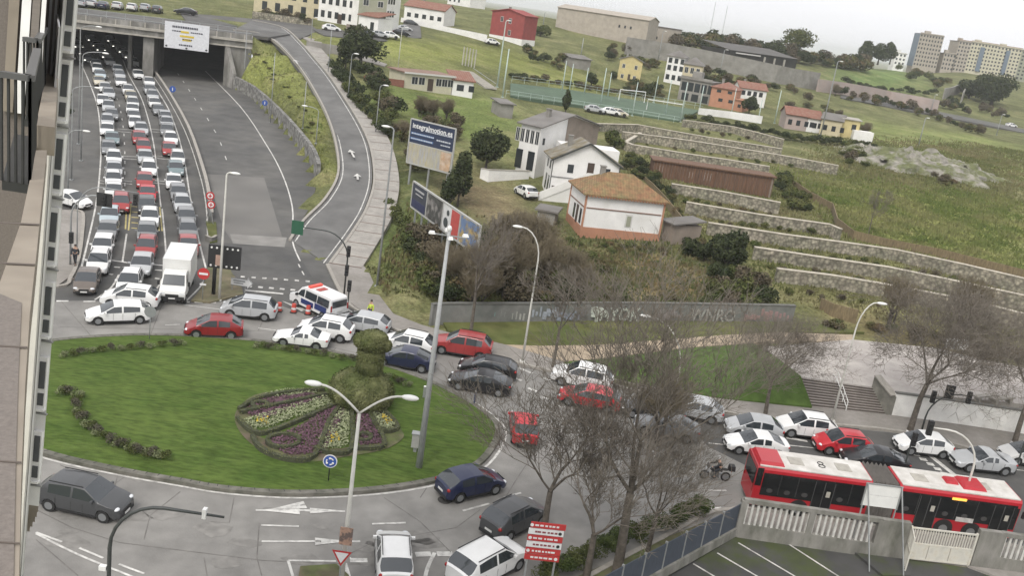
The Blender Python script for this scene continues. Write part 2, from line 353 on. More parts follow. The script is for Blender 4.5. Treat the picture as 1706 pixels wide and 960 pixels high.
# ---- paving materials
asph = mat('asphalt', (.070, .069, .067), .85, .22, .5, col2=(.112, .108, .10), scale2=.14, bump=.15, bscale=12)
asph_d = mat('asphalt_dark', (.06, .06, .06), .85, .25, .6, col2=(.09, .087, .082), scale2=.2, bump=.15, bscale=12)
conc = mat('concrete_road', (.235, .227, .212), .8, .2, .7, col2=(.175, .168, .157), scale2=.16, bump=.12, bscale=9)
pave = mat('pavement_slabs', (.27, .25, .23), .85, .12, 2.5, col2=(.20, .185, .165), scale2=.3)
kerbm = mat('kerb_concrete', (.30, .28, .25), .85, .2, 3.)
white = mat('road_paint', (.56, .55, .52), .7, .25, 1.2, col2=(.32, .31, .295), scale2=2.5, lo=.45, hi=.68)
yell = mat('yellow_road_paint', (.45, .38, .16), .7, .25, 2.)
lawn = mat('mown_lawn', (.055, .094, .022), .95, .3, 1.5, col2=(.085, .13, .036), scale2=.16, bump=.5, bscale=14, spec=.1, detail=9)
lawn2 = mat('rough_lawn', (.085, .105, .035), .95, .3, .7, col2=(.13, .13, .05), scale2=.3, bump=.6, bscale=10, spec=.1, detail=9)
sand = mat('sandy_path', (.40, .32, .23), .95, .12, .9, col2=(.32, .26, .19), scale2=.3)
plazam = mat('pale_plaza_stone', (.42, .39, .36), .85, .15, .6, col2=(.32, .29, .27), scale2=.5)
soil = mat('soil_bed', (.11, .085, .06), .95, .35, 1.5, col2=(.08, .10, .03), scale2=.6)
lotm = mat('mossy_parking_asphalt', (.055, .054, .053), .9, .25, .6, col2=(.05, .062, .022), scale2=.35, lo=.45, hi=.6)
C_ = [(-300, 1500), (-300, 480), (95, 480), (330, 492), (545, 440), (575, 502), (640, 543), (720, 573), (860, 607), (1000, 639), (1210, 690), (1330, 705), (1500, 722), (1760, 788), (1900, 820), (1900, 960), (1690, 912), (1230, 848), (1100, 900), (930, 990), (900, 1500)]
sheet('road_junction', C_, 0, conc)
A_ = [Q(-8, 100, 0), Q(-8, 0, 0), hit(60, 505), hit(126, 501), hit(330, 507), hit(370, 503), hit(400, 497), hit(455, 505), hit(520, 528), hit(620, 561), hit(720, 588), hit(800, 604), hit(860, 609), hit(720, 574), hit(640, 544), hit(575, 503), hit(545, 440), hit(486, 402), hit(500, 372), hit(520, 340), hit(529, 300), hit(520, 275), hit(495, 240), hit(460, 200), hit(420, 163), hit(383, 143), Q(plen-1, 0, 0), Q(plen-1, 100, 0)]
sheet('tunnel_road', A_, .005, asph, world=True)
B_ = [(1100, 662), (1210, 691), (1330, 706), (1500, 723), (1760, 789), (1900, 822), (1900, 955), (1690, 908), (1420, 870), (1240, 775), (1180, 745)]
sheet('boulevard_road', B_, .005, asph_d)
sheet('left_pavement', [(-100, 478), (96, 478), (118, 462), (131, 430), (137, 390), (138, 358), (122, 352), (60, 350), (-100, 350)], .13, pave, .25)
# dark patched asphalt on the outgoing carriageway
sheet('asphalt_patch', [(345, 290), (440, 296), (470, 395), (388, 404), (372, 380)], .010, mat('asphalt_worn', (.16, .153, .142), .85, .2, .5, col2=(.11, .106, .10), scale2=.25))
sheet('asphalt_patch', [(383, 390), (478, 396), (474, 412), (388, 406)], .014, conc)
sheet('asphalt_patch', [(355, 404), (490, 412), (520, 462), (400, 462), (385, 480), (355, 470)], .008, asph_d)
# ramp road
def strip(name, Lp, Rp, m, lift, skirt=1.2):
    a = spline([W(p) for p in Lp], 6); c = spline([W(p) for p in Rp], 6); b = MB(); n = len(a)
    for p, q in zip(a, c):
        m1 = p.lerp(q, .5)
        b.v += [(p.x, p.y, p.z+lift-skirt), (p.x, p.y, p.z+lift), (m1.x, m1.y, m1.z+lift+.03), (q.x, q.y, q.z+lift), (q.x, q.y, q.z+lift-skirt)]
    for i in range(n-1):
        for j in range(4): b.face((5*i+j, 5*i+j+1, 5*i+6+j, 5*i+5+j), 0)
    return struct(name, b, m), a, c
_, rla, rra = strip('ramp_road', RL, RR, mat('ramp_asphalt', (.14, .138, .133), .85, .2, .5, col2=(.10, .098, .095), scale2=.2, bump=.15, bscale=12), .02)
# pavement beside the ramp, then the kerbed pavement along the junction
def off(P, d):
    o = []
    for i, p in enumerate(P):
        e = (P[min(i+1, len(P)-1)]-P[max(i-1, 0)]); e.z = 0; e.normalize(); o.append(p+Vector((e.y, -e.x, 0))*d)
    return o
b = MB(); ro = off(rra, .25); r2 = off(rra, 3.3); n = len(ro)
for p, q in zip(ro, r2):
    z = p.z+.15; b.v += [(p.x, p.y, z-1), (p.x, p.y, z), (q.x, q.y, z), (q.x, q.y, z-1.5)]
for i in range(n-14):
    for j in range(3): b.face((4*i+j, 4*i+4+j, 4*i+5+j, 4*i+1+j), 0)
struct('ramp_pavement', b, mat('pale_pavement', (.33, .31, .28), .85, .15, 1.5, col2=(.25, .235, .215), scale2=.4))
b = MB()
for i in range(0, n-16): 
    if i % 1 == 0 and i % 2 == 0: b.beam(ro[i]+Vector((0, 0, .157)), r2[i]+Vector((0, 0, .157)) if False else Vector((r2[i].x, r2[i].y, ro[i].z+.157)), .16, .01)
struct('pavement_joint', b, mat('red_paver', (.16, .11, .09), .9, .2, 2))
S1 = [(545, 442), (575, 500), (610, 526), (640, 541), (680, 558), (720, 571), (790, 589), (860, 605), (930, 622), (1000, 637), (1100, 662), (1210, 688), (1330, 703), (1500, 720), (1630, 752), (1760, 786), (1900, 818), (1900, 750), (1705, 724), (1480, 690), (1340, 680), (1200, 667), (1060, 642), (1000, 628), (940, 606), (850, 578), (760, 560), (700, 543), (655, 525), (632, 495), (614, 455), (588, 424), (560, 425)]
sheet('pavement', S1, .13, pave, .3)
sheet('sandy_path', [(842, 577), (900, 579), (1000, 577), (1100, 569), (1200, 561), (1300, 556), (1420, 560), (1420, 572), (1290, 571), (1255, 574), (1150, 581), (1080, 590), (1000, 600), (938, 605)], .135, sand, .25)
l1 = sheet('lawn', [(938, 607), (1000, 602), (1080, 592), (1150, 583), (1255, 576, .5), (1300, 604, 1.), (1333, 630, 1.45), (1352, 681, .1), (1200, 667), (1060, 642), (1000, 628)], .19, lawn, .3)
l2 = sheet('lawn', [(735, 535), (1000, 537), (1330, 538), (1440, 556), (1300, 556), (1200, 561), (1100, 569), (1000, 577), (900, 579), (842, 577), (780, 562), (745, 552)], .15, lawn2, .3)
sheet('dirt_strip', [(940, 612), (1000, 630), (1060, 644), (1058, 652), (1000, 636), (930, 618)], .15, soil, .2)
k = MB()
for seg in ([(545, 442), (575, 501), (610, 527), (640, 542), (680, 559), (720, 572), (790, 590), (860, 606), (930, 623), (1000, 638), (1100, 663), (1210, 689), (1330, 704), (1500, 721), (1630, 753), (1760, 787), (1900, 819)],
            [(-50, 480), (96, 479), (118, 463), (131, 431), (137, 390), (138, 357), (122, 351)],
            [(1900, 962), (1690, 913), (1500, 886), (1230, 849), (1100, 901), (930, 991)]):
    ribbon(k, pl(seg, 4), .3, 0, .16)
ribbon(k, ro, .28, 0, .2); ribbon(k, off(rla, -.2), .28, 0, .2)
struct('kerb', k, kerbm)
# roundabout island
RB = [(830, 720), (802, 770), (745, 797), (640, 817), (500, 825), (380, 818), (300, 805), (200, 787), (90, 762), (20, 735), (-40, 690), (-20, 620), (30, 585), (95, 570), (200, 562), (300, 562), (420, 570), (520, 583), (600, 600), (680, 625), (740, 650), (800, 685)]
rb = spline([W(p) for p in RB], 5, closed=True)
cen = sum(rb, Vector())/len(rb)
b = MB(); n = len(rb); rings = 8
for i in range(rings):
    f = 1-i/rings
    for p in rb:
        q = cen+(p-cen)*f*(1-.012); b.v.append((q.x, q.y, S*q.y+.17+.55*(1-f*f)))
b.v.append((cen.x, cen.y, S*cen.y+.72))
for i in range(rings-1):
    for j in range(n): b.face((i*n+j, i*n+(j+1) % n, (i+1)*n+(j+1) % n, (i+1)*n+j), 0)
for j in range(n): b.face(((rings-1)*n+j, (rings-1)*n+(j+1) % n, rings*n), 0)
struct('roundabout_lawn', b, mat('roundabout_lawn', (.056, .094, .020), .95, .38, 3.2, col2=(.092, .132, .033), scale2=.45, bump=.6, bscale=22, spec=.1, detail=12, stretch=(.45, 1.5, 1)), True)
def isl(x, y):     # height of the roundabout lawn
    best = 0; v = Vector((x, y)); c2 = cen.to_2d(); d = v-c2
    an = math.atan2(d.y, d.x); rr = min(rb, key=lambda p: abs((math.atan2(p.y-cen.y, p.x-cen.x)-an+math.pi) % (2*math.pi)-math.pi))
    f = d.length/(rr.to_2d()-c2).length; return S*y+.17+.55*(1-f*f)
def IH(px, py):    # pixel -> point on the roundabout lawn
    dz = .4
    for _ in range(4): p = hit(px, py, dz); dz = isl(p.x, p.y)-S*p.y
    p.z = isl(p.x, p.y); return p
k = MB(); ribbon(k, rb+[rb[0]], .42, 0, .2); struct('roundabout_kerb', k, mat('stained_kerb', (.17, .16, .14), .9, .3, 2.5, col2=(.09, .09, .07), scale2=.8))
k = MB(); ring = [cen+(p-cen)*1.032 for p in rb]; ribbon(k, ring+[ring[0]], .16, .012); struct('road_marking', k, white)
k = MB()
for i in range(0, len(rb)): 
    p = rb[i]; k.beam(p+Vector((0, 0, .203)), p+(cen-p).normalized()*.24+Vector((0, 0, .203)), .04, .01)
struct('kerb_joint', k, mat('joint_dark', (.04, .04, .04), .9, 0))
# joints in the concrete slabs
k = MB()
for seg in ([(100, 775), (180, 815), (215, 790)], [(60, 850), (120, 880), (200, 905), (440, 935), (620, 942)], [(390, 830), (382, 872), (350, 870)], [(432, 872), (428, 930), (436, 960)], [(340, 930), (345, 960)], [(100, 500), (160, 570)],
            [(640, 830), (700, 870), (760, 930)], [(560, 935), (620, 905), (760, 880), (800, 850)], [(830, 850), (860, 800), (900, 740)], [(190, 815), (205, 760)], [(60, 900), (130, 960)], [(300, 820), (250, 860), (240, 900)], [(700, 830), (720, 800)],
            [(430, 552), (440, 530)], [(250, 560), (270, 508)], [(560, 580), (540, 600)], [(100, 545), (440, 552), (600, 590)], [(830, 700), (900, 690), (1050, 720)], [(850, 760), (1000, 770), (1200, 800)], [(950, 650), (940, 720), (920, 800)], [(1080, 680), (1090, 740), (1060, 830)]):
    ribbon(k, pl(seg), .055, .009)
struct('slab_joint', k, mat('tar_joint', (.145, .137, .127), .9, .3, 2))
# worn wheel tracks and stains on the lanes round the island
k = MB(); rr = random.Random(12)
for i in range(46):
    x, y = rr.uniform(80, 1200), rr.choice([rr.uniform(835, 950), rr.uniform(510, 560), rr.uniform(640, 800)]); p = hit(x, y)
    if inpoly([p.x], [p.y], rb)[0] or y > 760 and x > 860: continue
    a0 = rr.uniform(0, 6.28); r0_ = rr.uniform(.15, .8); k.poly([(p.x+r0_*rr.uniform(.6, 1.3)*math.cos(a)*1.8, p.y+r0_*rr.uniform(.6, 1.3)*math.sin(a), 0) for a in [j*.7 for j in range(9)]])
k.v = [(x, y, S*y+.0085) for x, y, z in k.v]
struct('road_stain', k, mat('road_stain', (.195, .187, .174), .85, .25, 2))
# road markings (px segments): edge lines, lane dashes, arrows, bars
k = MB()
def line(seg, wd=.15, n=4, dash=None):
    P = pl(seg, n) if len(seg) > 2 else pl(seg)
    if dash:
        Q_ = resample(P, .5); on, of = dash; i = 0; st = int(on/.5); sp = int((on+of)/.5)
        while i < len(Q_)-1: ribbon(k, Q_[i:i+st+1], wd, .016); i += sp
    else: ribbon(k, P, wd, .016)
line([(125, 86), (136, 108), (150, 140), (163, 180), (168, 240), (166, 290), (160, 340), (147, 400), (132, 460)], .16)
line([(256, 140), (267, 158), (282, 184), (297, 226), (308, 273), (317, 330), (330, 395), (343, 447)], .16)
line([(150, 82), (172, 110), (189, 150), (200, 180), (207, 230), (208, 300), (207, 330)], .12, dash=(1.5, 3.5))
line([(205, 100), (215, 125), (234, 160), (246, 195), (256, 240), (262, 290), (268, 345)], .14)
line([(270, 348), (275, 400), (277, 438)], .15)
line([(211, 390), (204, 437)], .15)
line([(342, 118), (400, 177), (443, 240), (470, 290), (487, 345), (487, 400), (500, 435)], .15)
line([(250, 119), (276, 158), (308, 218), (332, 288), (343, 340), (346, 400)], .12)
line([(296, 122), (325, 165), (360, 222), (375, 260), (385, 290)], .12, dash=(2, 6))
line([(492, 395), (520, 362), (556, 322), (572, 285)], .1) if False else None
for a, c in (((186, 434), (213, 438)), ((245, 440), (275, 443)), ((190, 445), (200, 446)), ((205, 445), (215, 446)), ((258, 450), (270, 451)), ((182, 457), (188, 458)), ((258, 464), (266, 465))): line([a, c], .28)
for y, xs in ((216, ((196, 222), (250, 270))), (261, ((200, 232), (262, 285))), (302, ((165, 178), (200, 220), (254, 280)))):
    for a, c in xs: line([(a, y-1.5), (c, y+.5)], .22); line([(a, y+3), (c, y+5)], .22)
for i in range(5): line([(140+i*45-46, 502+i*.7), (160+i*45-46, 502+i*.7)], .3)
for i in range(5): line([(258+i*22, 502+i*.6), (272+i*22, 502.5+i*.6)], .3)
line([(158, 500), (185, 480), (198, 458)], .15, 3); line([(255, 490), (266, 474), (270, 465)], .15, 3); line([(307, 505), (332, 480), (338, 470)], .15, 3)
for i in range(7): line([(401+i*18, 461+i*1.3), (408+i*18, 461.5+i*1.3)], .45)
for i in range(5): line([(412+i*18, 477+i*1.5), (420+i*18, 477.7+i*1.5)], .5)
line([(408, 484), (472, 490)], .35)
line([(497, 440), (503, 452), (510, 465)], .12, dash=(1, 1)); line([(555, 500), (600, 528), (660, 555), (740, 580)], .12)
line([(295, 507), (375, 517)], .12); line([(430, 547), (460, 551)], .12); line([(275, 542), (300, 541)], .12)
for a in ((905, 622), (930, 640), (955, 655), (975, 667)): line([(a[0]-50, a[1]+7), (a[0]-36, a[1]+13)], .3)
line([(860, 612), (900, 628), (990, 665)], .3, dash=(1.5, 1.2))
line([(435, 876), (498, 878)], .14); line([(436, 903), (550, 903), (600, 903)], .16); line([(620, 874), (676, 872)], .16); line([(771, 852), (815, 840)], .16); line([(840, 830), (868, 822)], .16)
line([(426, 851), (575, 853)], .14)
line([(60, 890), (130, 925), (220, 962), (260, 980)], .13); line([(60, 888), (103, 904)], .13); line([(132, 914), (172, 931)], .13); line([(198, 941), (240, 957)], .13)
line([(583, 934), (612, 934)], .45); line([(692, 925), (718, 924)], .45); line([(728, 924), (754, 924)], .45); line([(768, 924), (800, 922)], .45)
line([(724, 922), (712, 948), (706, 975)], .2); line([(480, 935), (560, 936)], .14); line([(480, 935), (492, 975)], .14); line([(575, 940), (585, 975)], .2)
line([(1225, 893), (1330, 903)], .1) if False else None
line([(1180, 739), (1240, 745)], .14); line([(1310, 730), (1345, 736)], .3); line([(1300, 741), (1400, 752)], .14); line([(1250, 725), (1300, 729)], .12); line([(1580, 770), (1706, 785)], .12); line([(1676, 770), (1706, 775)], .12)
for i in range(6): line([(1520+i*12, 757+i*8), (1532+i*12, 759+i*8)], .5)
line([(1547, 758), (1595, 796)], .4); line([(1490, 745), (1560, 758)], .12)
line([(1165, 850), (1202, 847)], .2); line([(1180, 818), (1210, 818)], .14)
def arrow(tip, tail, wd=.25, hd=.9, hl=1.6):
    a, c = W(tip), W(tail); d = (a-c); ln_ = d.length; d.normalize(); s_ = Vector((d.y, -d.x, 0)); z = Vector((0, 0, .017)); nb = a-d*hl
    for P in ([c+s_*wd/2, nb+s_*wd/2, nb-s_*wd/2, c-s_*wd/2], [nb+s_*hd/2, a, nb-s_*hd/2]):
        k.poly([tuple(p+z) for p in P])
arrow((430, 851), (520, 851), .2, .9, 2.2); arrow((572, 852), (515, 852), .2, .6, 1.8); arrow((583, 903), (535, 903), .2, .7, 1.8); arrow((448, 850), (500, 843), .15, .8, 2)
arrow((470, 502), (522, 523), .2, .9, 2.6); arrow((585, 250, 2.6), (590, 262, 2.5), .25, .9, 1.6) if False else None
arrow((122, 488), (138, 486), .5, 1.4, 1.4); arrow((276, 497), (292, 498), .5, 1.2, 1.2); arrow((570, 519), (583, 530), .4, 1.2, 1.4); arrow((618, 545), (640, 556), .3, 1, 1.6)
struct('road_marking', k, white)
# painted arrows and hatching on the ramp
k = MB()
for tip, tail, z in (((583, 250), (590, 263), 2.45), ((595, 290), (596, 300), 1.6), ((491, 100), (496, 107), 6.8)):
    a, c = hit(*tip, z), hit(*tail, z); d = (a-c).normalized(); s_ = Vector((d.y, -d.x, 0)); zz = Vector((0, 0, .09)); nb = a-d*1.6
    for P in ([c+s_*.13, nb+s_*.13, nb-s_*.13, c-s_*.13], [nb+s_*.5, a, nb-s_*.5]): k.poly([tuple(p+zz) for p in P])
for e, dd_ in ((rla, .35), (rra, -.35)): ribbon(k, off(e, dd_)[:-6], .12, .05)
struct('road_marking', k, white)
k = MB()
for seg in ([(226, 340), (209, 386)],): pass
for x0, x1, y0, y1 in ((209, 211, 338, 382), (214, 218, 340, 384)): ribbon(k, pl([(x0, y1), (x1, y0)]), .14, .016)
for i in range(5): ribbon(k, pl([(219, 344+i*9), (231, 345+i*9)]), .3, .016)
for seg in ([(266, 345), (270, 385)], [(262, 345), (265, 385)]): ribbon(k, pl(seg), .14, .016)
struct('yellow_marking', k, yell)
# steps, plaza and the retained corner
PZ = 1.5
sheet('plaza', [(1272, 578, .55), (1300, 600, 1.), (1331, 628, PZ), (1452, 645, PZ), (1480, 652, PZ), (1690, 672, PZ), (1900, 700, PZ), (1900, 650, PZ), (1640, 600, 1.0), (1560, 580, .8), (1420, 566, .6)], .0, plazam, 1.6)
pa, pb, pc, pe = hit(1340, 680), hit(1476, 694), hit(1332, 629, PZ), hit(1452, 646, PZ)
b = MB(); NS = 11
for i in range(NS):
    f0, f1 = i/(NS+0), (i+1)/(NS)
    if i == 5: f1 += .0
    a0, b0 = pa.lerp(pc, f0), pb.lerp(pe, f0); a1, b1 = pa.lerp(pc, min(f1, 1)), pb.lerp(pe, min(f1, 1)); z = S*a0.y+PZ*(i+1)/NS+.02
    b.poly([(a0.x, a0.y, z-.2), (b0.x, b0.y, z-.2), (b0.x, b0.y, z), (a0.x, a0.y, z)], 1)
    b.poly([(a0.x, a0.y, z), (b0.x, b0.y, z), (b1.x, b1.y, z), (a1.x, a1.y, z)], 0)
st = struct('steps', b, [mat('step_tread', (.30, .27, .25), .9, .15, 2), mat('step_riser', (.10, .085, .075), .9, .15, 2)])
# parking lot and beds at the bottom right
LB = [(1226, 893), (1500, 931), (1620, 947), (1900, 990), (1900, 1500), (880, 1500), (985, 1040), (1110, 962)]
sheet('parking_lot', LB, -.03, lotm)
k = MB()
def line2(a, c, wd): ribbon(k, pl([a, c]), wd, .0)
line2((1230, 905), (1326, 962), .12); line2((1312, 906), (1400, 963), .12); line2((1195, 922), (1270, 966), .12); line2((1155, 940), (1230, 985), .12)
struct('parking_marking', k, white)
sheet('fence_pavement', [(1228, 850), (1690, 914), (1900, 962), (1900, 988), (1620, 945), (1500, 929), (1226, 892)], .12, pave, .3)
sheet('parking_island', [(1400, 908), (1500, 926), (1520, 945), (1516, 962), (1470, 962), (1425, 925)], .12, lotm, .2)
sheet('parking_island', [(1612, 946), (1760, 965), (1760, 1000), (1655, 962)], .12, pave, .2)
sheet('planted_bed', [(1228, 851), (1224, 880), (1105, 958), (985, 1035), (900, 1100), (900, 990), (960, 965), (1100, 903)], .12, soil, .3)
sheet('planted_bed', [(500, 948), (560, 944), (580, 962), (600, 1000), (490, 1000)], .14, soil, .3)
sheet('traffic_island', [(318, 503), (350, 506), (405, 492), (402, 478), (385, 455), (378, 415), (358, 408), (349, 430), (342, 470), (330, 490)], .13, mat('worn_grass_island', (.10, .10, .05), .95, .3, 1.2, col2=(.17, .14, .09), scale2=.5), .25)
sheet('traffic_island', [(343, 370), (360, 372), (362, 404), (350, 406)], .12, lawn2, .2)
# ================================================================ VEHICLES
paint = mat('car_paint', (.5, .5, .5), .32, .05, 1.5, objcol=True, coat=.35, coords='obj', spec=.4)
glassm = mat('car_glass', (.03, .036, .042), .06, 0, spec=1.0)
blackp = mat('black_plastic', (.018, .018, .019), .6, 0)
tyrem = mat('tyre_rubber', (.017, .017, .017), .85, 0)
rimm = mat('alloy_rim', (.30, .31, .32), .4, 0, metal=.6)
lampm = mat('headlight_glass', (.62, .64, .66), .15, 0, spec=.8)
lampon = mat('lit_headlight', (1, .96, .86), .3, 0, emit=2.2)
tailm = mat('tail_light_red', (.30, .012, .012), .25, 0)
platem = mat('number_plate', (.62, .62, .60), .6, 0)
KIND = {   # length, width, height, hood height front/back, windscreen base/top, roof end, tail base x and z, trunk z (sedans)
    'hatchback': dict(L=4.08, W=1.78, H=1.48, hf=.72, hb=.96, wb=1.22, wt=.30, re=-1.25, tb=-1.9, tz=1.02),
    'compact crossover': dict(L=4.30, W=1.84, H=1.64, hf=.82, hb=1.06, wb=1.25, wt=.32, re=-1.4, tb=-2.0, tz=1.12),
    'sedan': dict(L=4.6, W=1.82, H=1.44, hf=.70, hb=.93, wb=1.15, wt=.22, re=-.95, tb=-1.85, tz=1.03, tr=.98),
    'estate car': dict(L=4.55, W=1.82, H=1.47, hf=.70, hb=.94, wb=1.22, wt=.32, re=-1.6, tb=-2.17, tz=1.02),
    'minivan': dict(L=4.35, W=1.82, H=1.66, hf=.80, hb=1.06, wb=1.5, wt=.45, re=-1.6, tb=-2.05, tz=1.06),
    'coupe': dict(L=4.15, W=1.80, H=1.30, hf=.66, hb=.88, wb=.75, wt=.10, re=-.72, tb=-1.35, tz=.96, tr=.93),
    'suv': dict(L=4.7, W=1.92, H=1.74, hf=.92, hb=1.12, wb=1.25, wt=.40, re=-1.7, tb=-2.22, tz=1.18),
}
def ip(x, ks):
    for (a, p), (b_, q) in zip(ks, ks[1:]):
        if x <= b_: return p+(q-p)*(x-a)/(b_-a) if x > a else p
    return ks[-1][1]
def car_proto(kd, on=False):
    k = KIND[kd]; L_, W_, H_ = k['L'], k['W'], k['H']; h = L_/2; R_ = .335 if H_ < 1.6 else .36
    wf, wr = h-.86, -h+.82
    belt = [(-h, k['tz']-.06), (k['tb'], k['tz']), (k['wb'], k['hb']), (h-.3, k['hf']), (h-.08, k['hf']-.12), (h, k['hf']-.24)]
    if 'tr' in k: top = [(-h, k['tr']-.05), (k['tb'], k['tz']+.02), (k['re'], H_-.06), (-.3, H_), (k['wt'], H_-.03), (k['wb'], k['hb']+.03), (h-.3, k['hf']+.03), (h-.08, k['hf']-.10), (h, k['hf']-.22)]
    else: top = [(-h, k['tz']-.03), (k['tb'], k['tz']+.03), (k['re'], H_-.09), (k['re']*.6, H_-.025), (-.3, H_), (k['wt'], H_-.03), (k['wb'], k['hb']+.03), (h-.3, k['hf']+.03), (h-.08, k['hf']-.10), (h, k['hf']-.22)]
    xs = {-h, -h+.1, k['tb'], k['re'], (k['tb']+k['re'])/2, -.3, k['wt'], k['wb'], (k['wt']+k['wb'])/2, h-.55, h-.3, h-.18, h-.08, h, -h+.25, k['re']*.6, -.33, -.21, k['re']+.12, (k['wt']+k['wb'])/2+.22}
    for wx in (wf, wr):
        for a in (-1, -.98, -.8, -.5, 0, .5, .8, .98, 1): xs.add(wx+(R_+.05)*a)
    xs = sorted(x for x in xs if -h <= x <= h); xs = [x for i, x in enumerate(xs) if i == 0 or x-xs[i-1] > .012]
    body, win = MB(), MB(); rings = []
    for x in xs:
        e = abs(x)/h; hw = W_/2*(1-.06*e**4-.20*max(0, (e-.80)/.20)**2.2); bz = ip(x, belt); tz = ip(x, top); tz = max(tz, bz+.02)
        zl = .24+.06*max(0, (e-.8)/.2)
        for wx in (wf, wr):
            d = abs(x-wx)
            if d < R_+.055: zl = max(zl, .30+math.sqrt(max(0, (R_+.05)**2-d*d)))
        ch = tz-bz; cab = ch > .12; rw = hw*.96-.33*ch if cab else hw*.90
        p = [(0, zl), (hw*.86, zl), (hw*.97, zl+.04), (hw, max(.55, zl+.06)), (hw*.97, max(bz-.02, zl+.08)),
             ((hw*.965-.30*(ch-.07)) if cab else hw*.94, max(tz-.07, bz+.005)), (rw, max(tz-.015, bz+.012)), (rw*.6, tz+.015), (0, tz+.03)]
        rings.append(p)
    nr = 9
    def V(i, j, sd_): y, z = rings[i][j]; return (xs[i], y*sd_, z)
    def seg_mat(i, j):
        x0, x1 = xs[i], xs[i+1]; mid = (x0+x1)/2
        if j == 4 and k['re']+.12 < mid < (k['wt']+k['wb'])/2+.22 and not (-.33 < mid < -.21): return 'w'
        if j in (6, 7) and k['wt'] < mid < k['wb']: return 'w'
        if j in (6, 7) and k['tb'] < mid < k['re']: return 'w'
        return 'b'
    for sd_ in (1, -1):
        for i in range(len(xs)-1):
            for j in range(nr-1):
                q = [V(i, j, sd_), V(i+1, j, sd_), V(i+1, j+1, sd_), V(i, j+1, sd_)]
                if sd_ > 0: q = q[::-1]
                if seg_mat(i, j) == 'w': win.poly(q)
                else: body.poly(q, 1 if j in (0, 1) or (j == 2 and rings[i][3][0] and xs[i] not in ()) and max(rings[i][2][1], rings[i+1][2][1]) < .35 and False else 0)
    for i, s_ in ((0, -1), (len(xs)-1, 1)):
        q = [V(i, j, 1) for j in range(nr)]+[V(i, j, -1) for j in range(nr-2, 0, -1)]
        body.poly(q if s_ > 0 else q[::-1])
    # bumpers, sills, grille in black plastic, roof rails on tall cars
    body.box((h-.01, 0, .36), (.07, W_*.70, .16), m=1); body.box((-h+.01, 0, .36), (.07, W_*.74, .18), m=1)
    body.box((h+.005, 0, .56), (.04, W_*.42, .13), m=1)
    for s_ in (1, -1): body.box((0, s_*(W_/2-.012), .29), (L_-2.5, .04, .10), m=1)
    for x in (wf, wr): body.box((x, 0, .45), (.62, W_-.34, .3), m=1)
    for s_ in (1, -1):
        for x in (.38, -.27, -1.15 if 'tr' not in k else -1.05): body.box((x, s_*(W_/2-.004), .66), (.014, .012, .5), m=1)
        if H_ > 1.6: body.beam((k['wt']-.1, s_*(W_/2-.24), H_+.03), (k['re']+.1, s_*(W_/2-.24), H_+.01), .04, .04, m=1)
    def fin(mb, nm, ms, sm):
        me_ = mb.mesh(nm, ms); b_ = bmesh.new(); b_.from_mesh(me_); bmesh.ops.remove_doubles(b_, verts=b_.verts, dist=.0008); bmesh.ops.recalc_face_normals(b_, faces=b_.faces); b_.to_mesh(me_); b_.free()
        me_.polygons.foreach_set('use_smooth', [True]*len(me_.polygons)); me_.set_sharp_from_angle(angle=math.radians(sm)); return me_
    P = [('body', fin(body, kd+'_body', [paint, blackp], 32), None, None), ('windows', fin(win, kd+'_windows', glassm, 30), None, None)]
    ty = MB().disc((0, 0, 0), (0, 1, 0), R_, .2, 18).mesh('tyre', tyrem, 40); rm = MB(); 
    rm.disc((0, 0, 0), (0, 1, 0), R_*.62, .215, 14)
    rm = rm.mesh('rim', rimm, 40)
    for x in (wf, wr):
        for s_ in (1, -1): P.append(('wheel', ty, (x, s_*(W_/2-.115), R_-.01), [('rim', rm)]))
    hl = MB().blob((0, 0, 0), (.16, .2, .075), 8, 5).mesh('headlight', lampon if on else lampm, True); tl = MB().blob((0, 0, 0), (.10, .16, .12 if 'tr' not in k else .07), 8, 5).mesh('tail_light', tailm, True)
    for s_ in (1, -1):
        P.append(('headlight', hl, (h-.19, s_*(W_/2-.27), k['hf']-.09), None)); P.append(('tail_light', tl, (-h+.09, s_*(W_/2-.22), k['tz']-.14), None))
    pt = MB().box((0, 0, 0), (.03, .5, .11)).mesh('number_plate', platem); P.append(('number_plate', pt, (h+.035, 0, .40), None)); P.append(('number_plate', pt, (-h-.02, 0, .62 if 'tr' not in k else .7), None))
    mi = MB().box((0, 0, 0), (.12, .2, .13)); mi = mi.mesh('mirror', paint)
    for s_ in (1, -1): P.append(('mirror', mi, (k['wb']-.32, s_*(W_/2+.06), k['hb']+.06), None))
    return P
PROTO = {}
COL = {'white': (.60, .60, .59), 'silver': (.40, .41, .42), 'grey': (.19, .195, .20), 'dark grey': (.055, .057, .06), 'black': (.015, .015, .017), 'red': (.30, .04, .04), 'dark red': (.23, .018, .022), 'cream': (.50, .46, .36),
       'pale blue': (.38, .44, .47), 'teal': (.16, .21, .22), 'dark blue': (.018, .022, .055), 'navy': (.012, .018, .055), 'brown': (.12, .10, .085), 'bright white': (.72, .72, .71), 'bright red': (.45, .02, .03)}
NRM = Vector((0, -S, 1)).normalized()
def orient(o, p, head, flat=False):
    z = Vector((0, 0, 1)) if flat else NRM; x = (head-z*head.dot(z)).normalized(); y = z.cross(x)
    o.rotation_euler = Matrix((x, y, z)).transposed().to_euler(); o.location = p
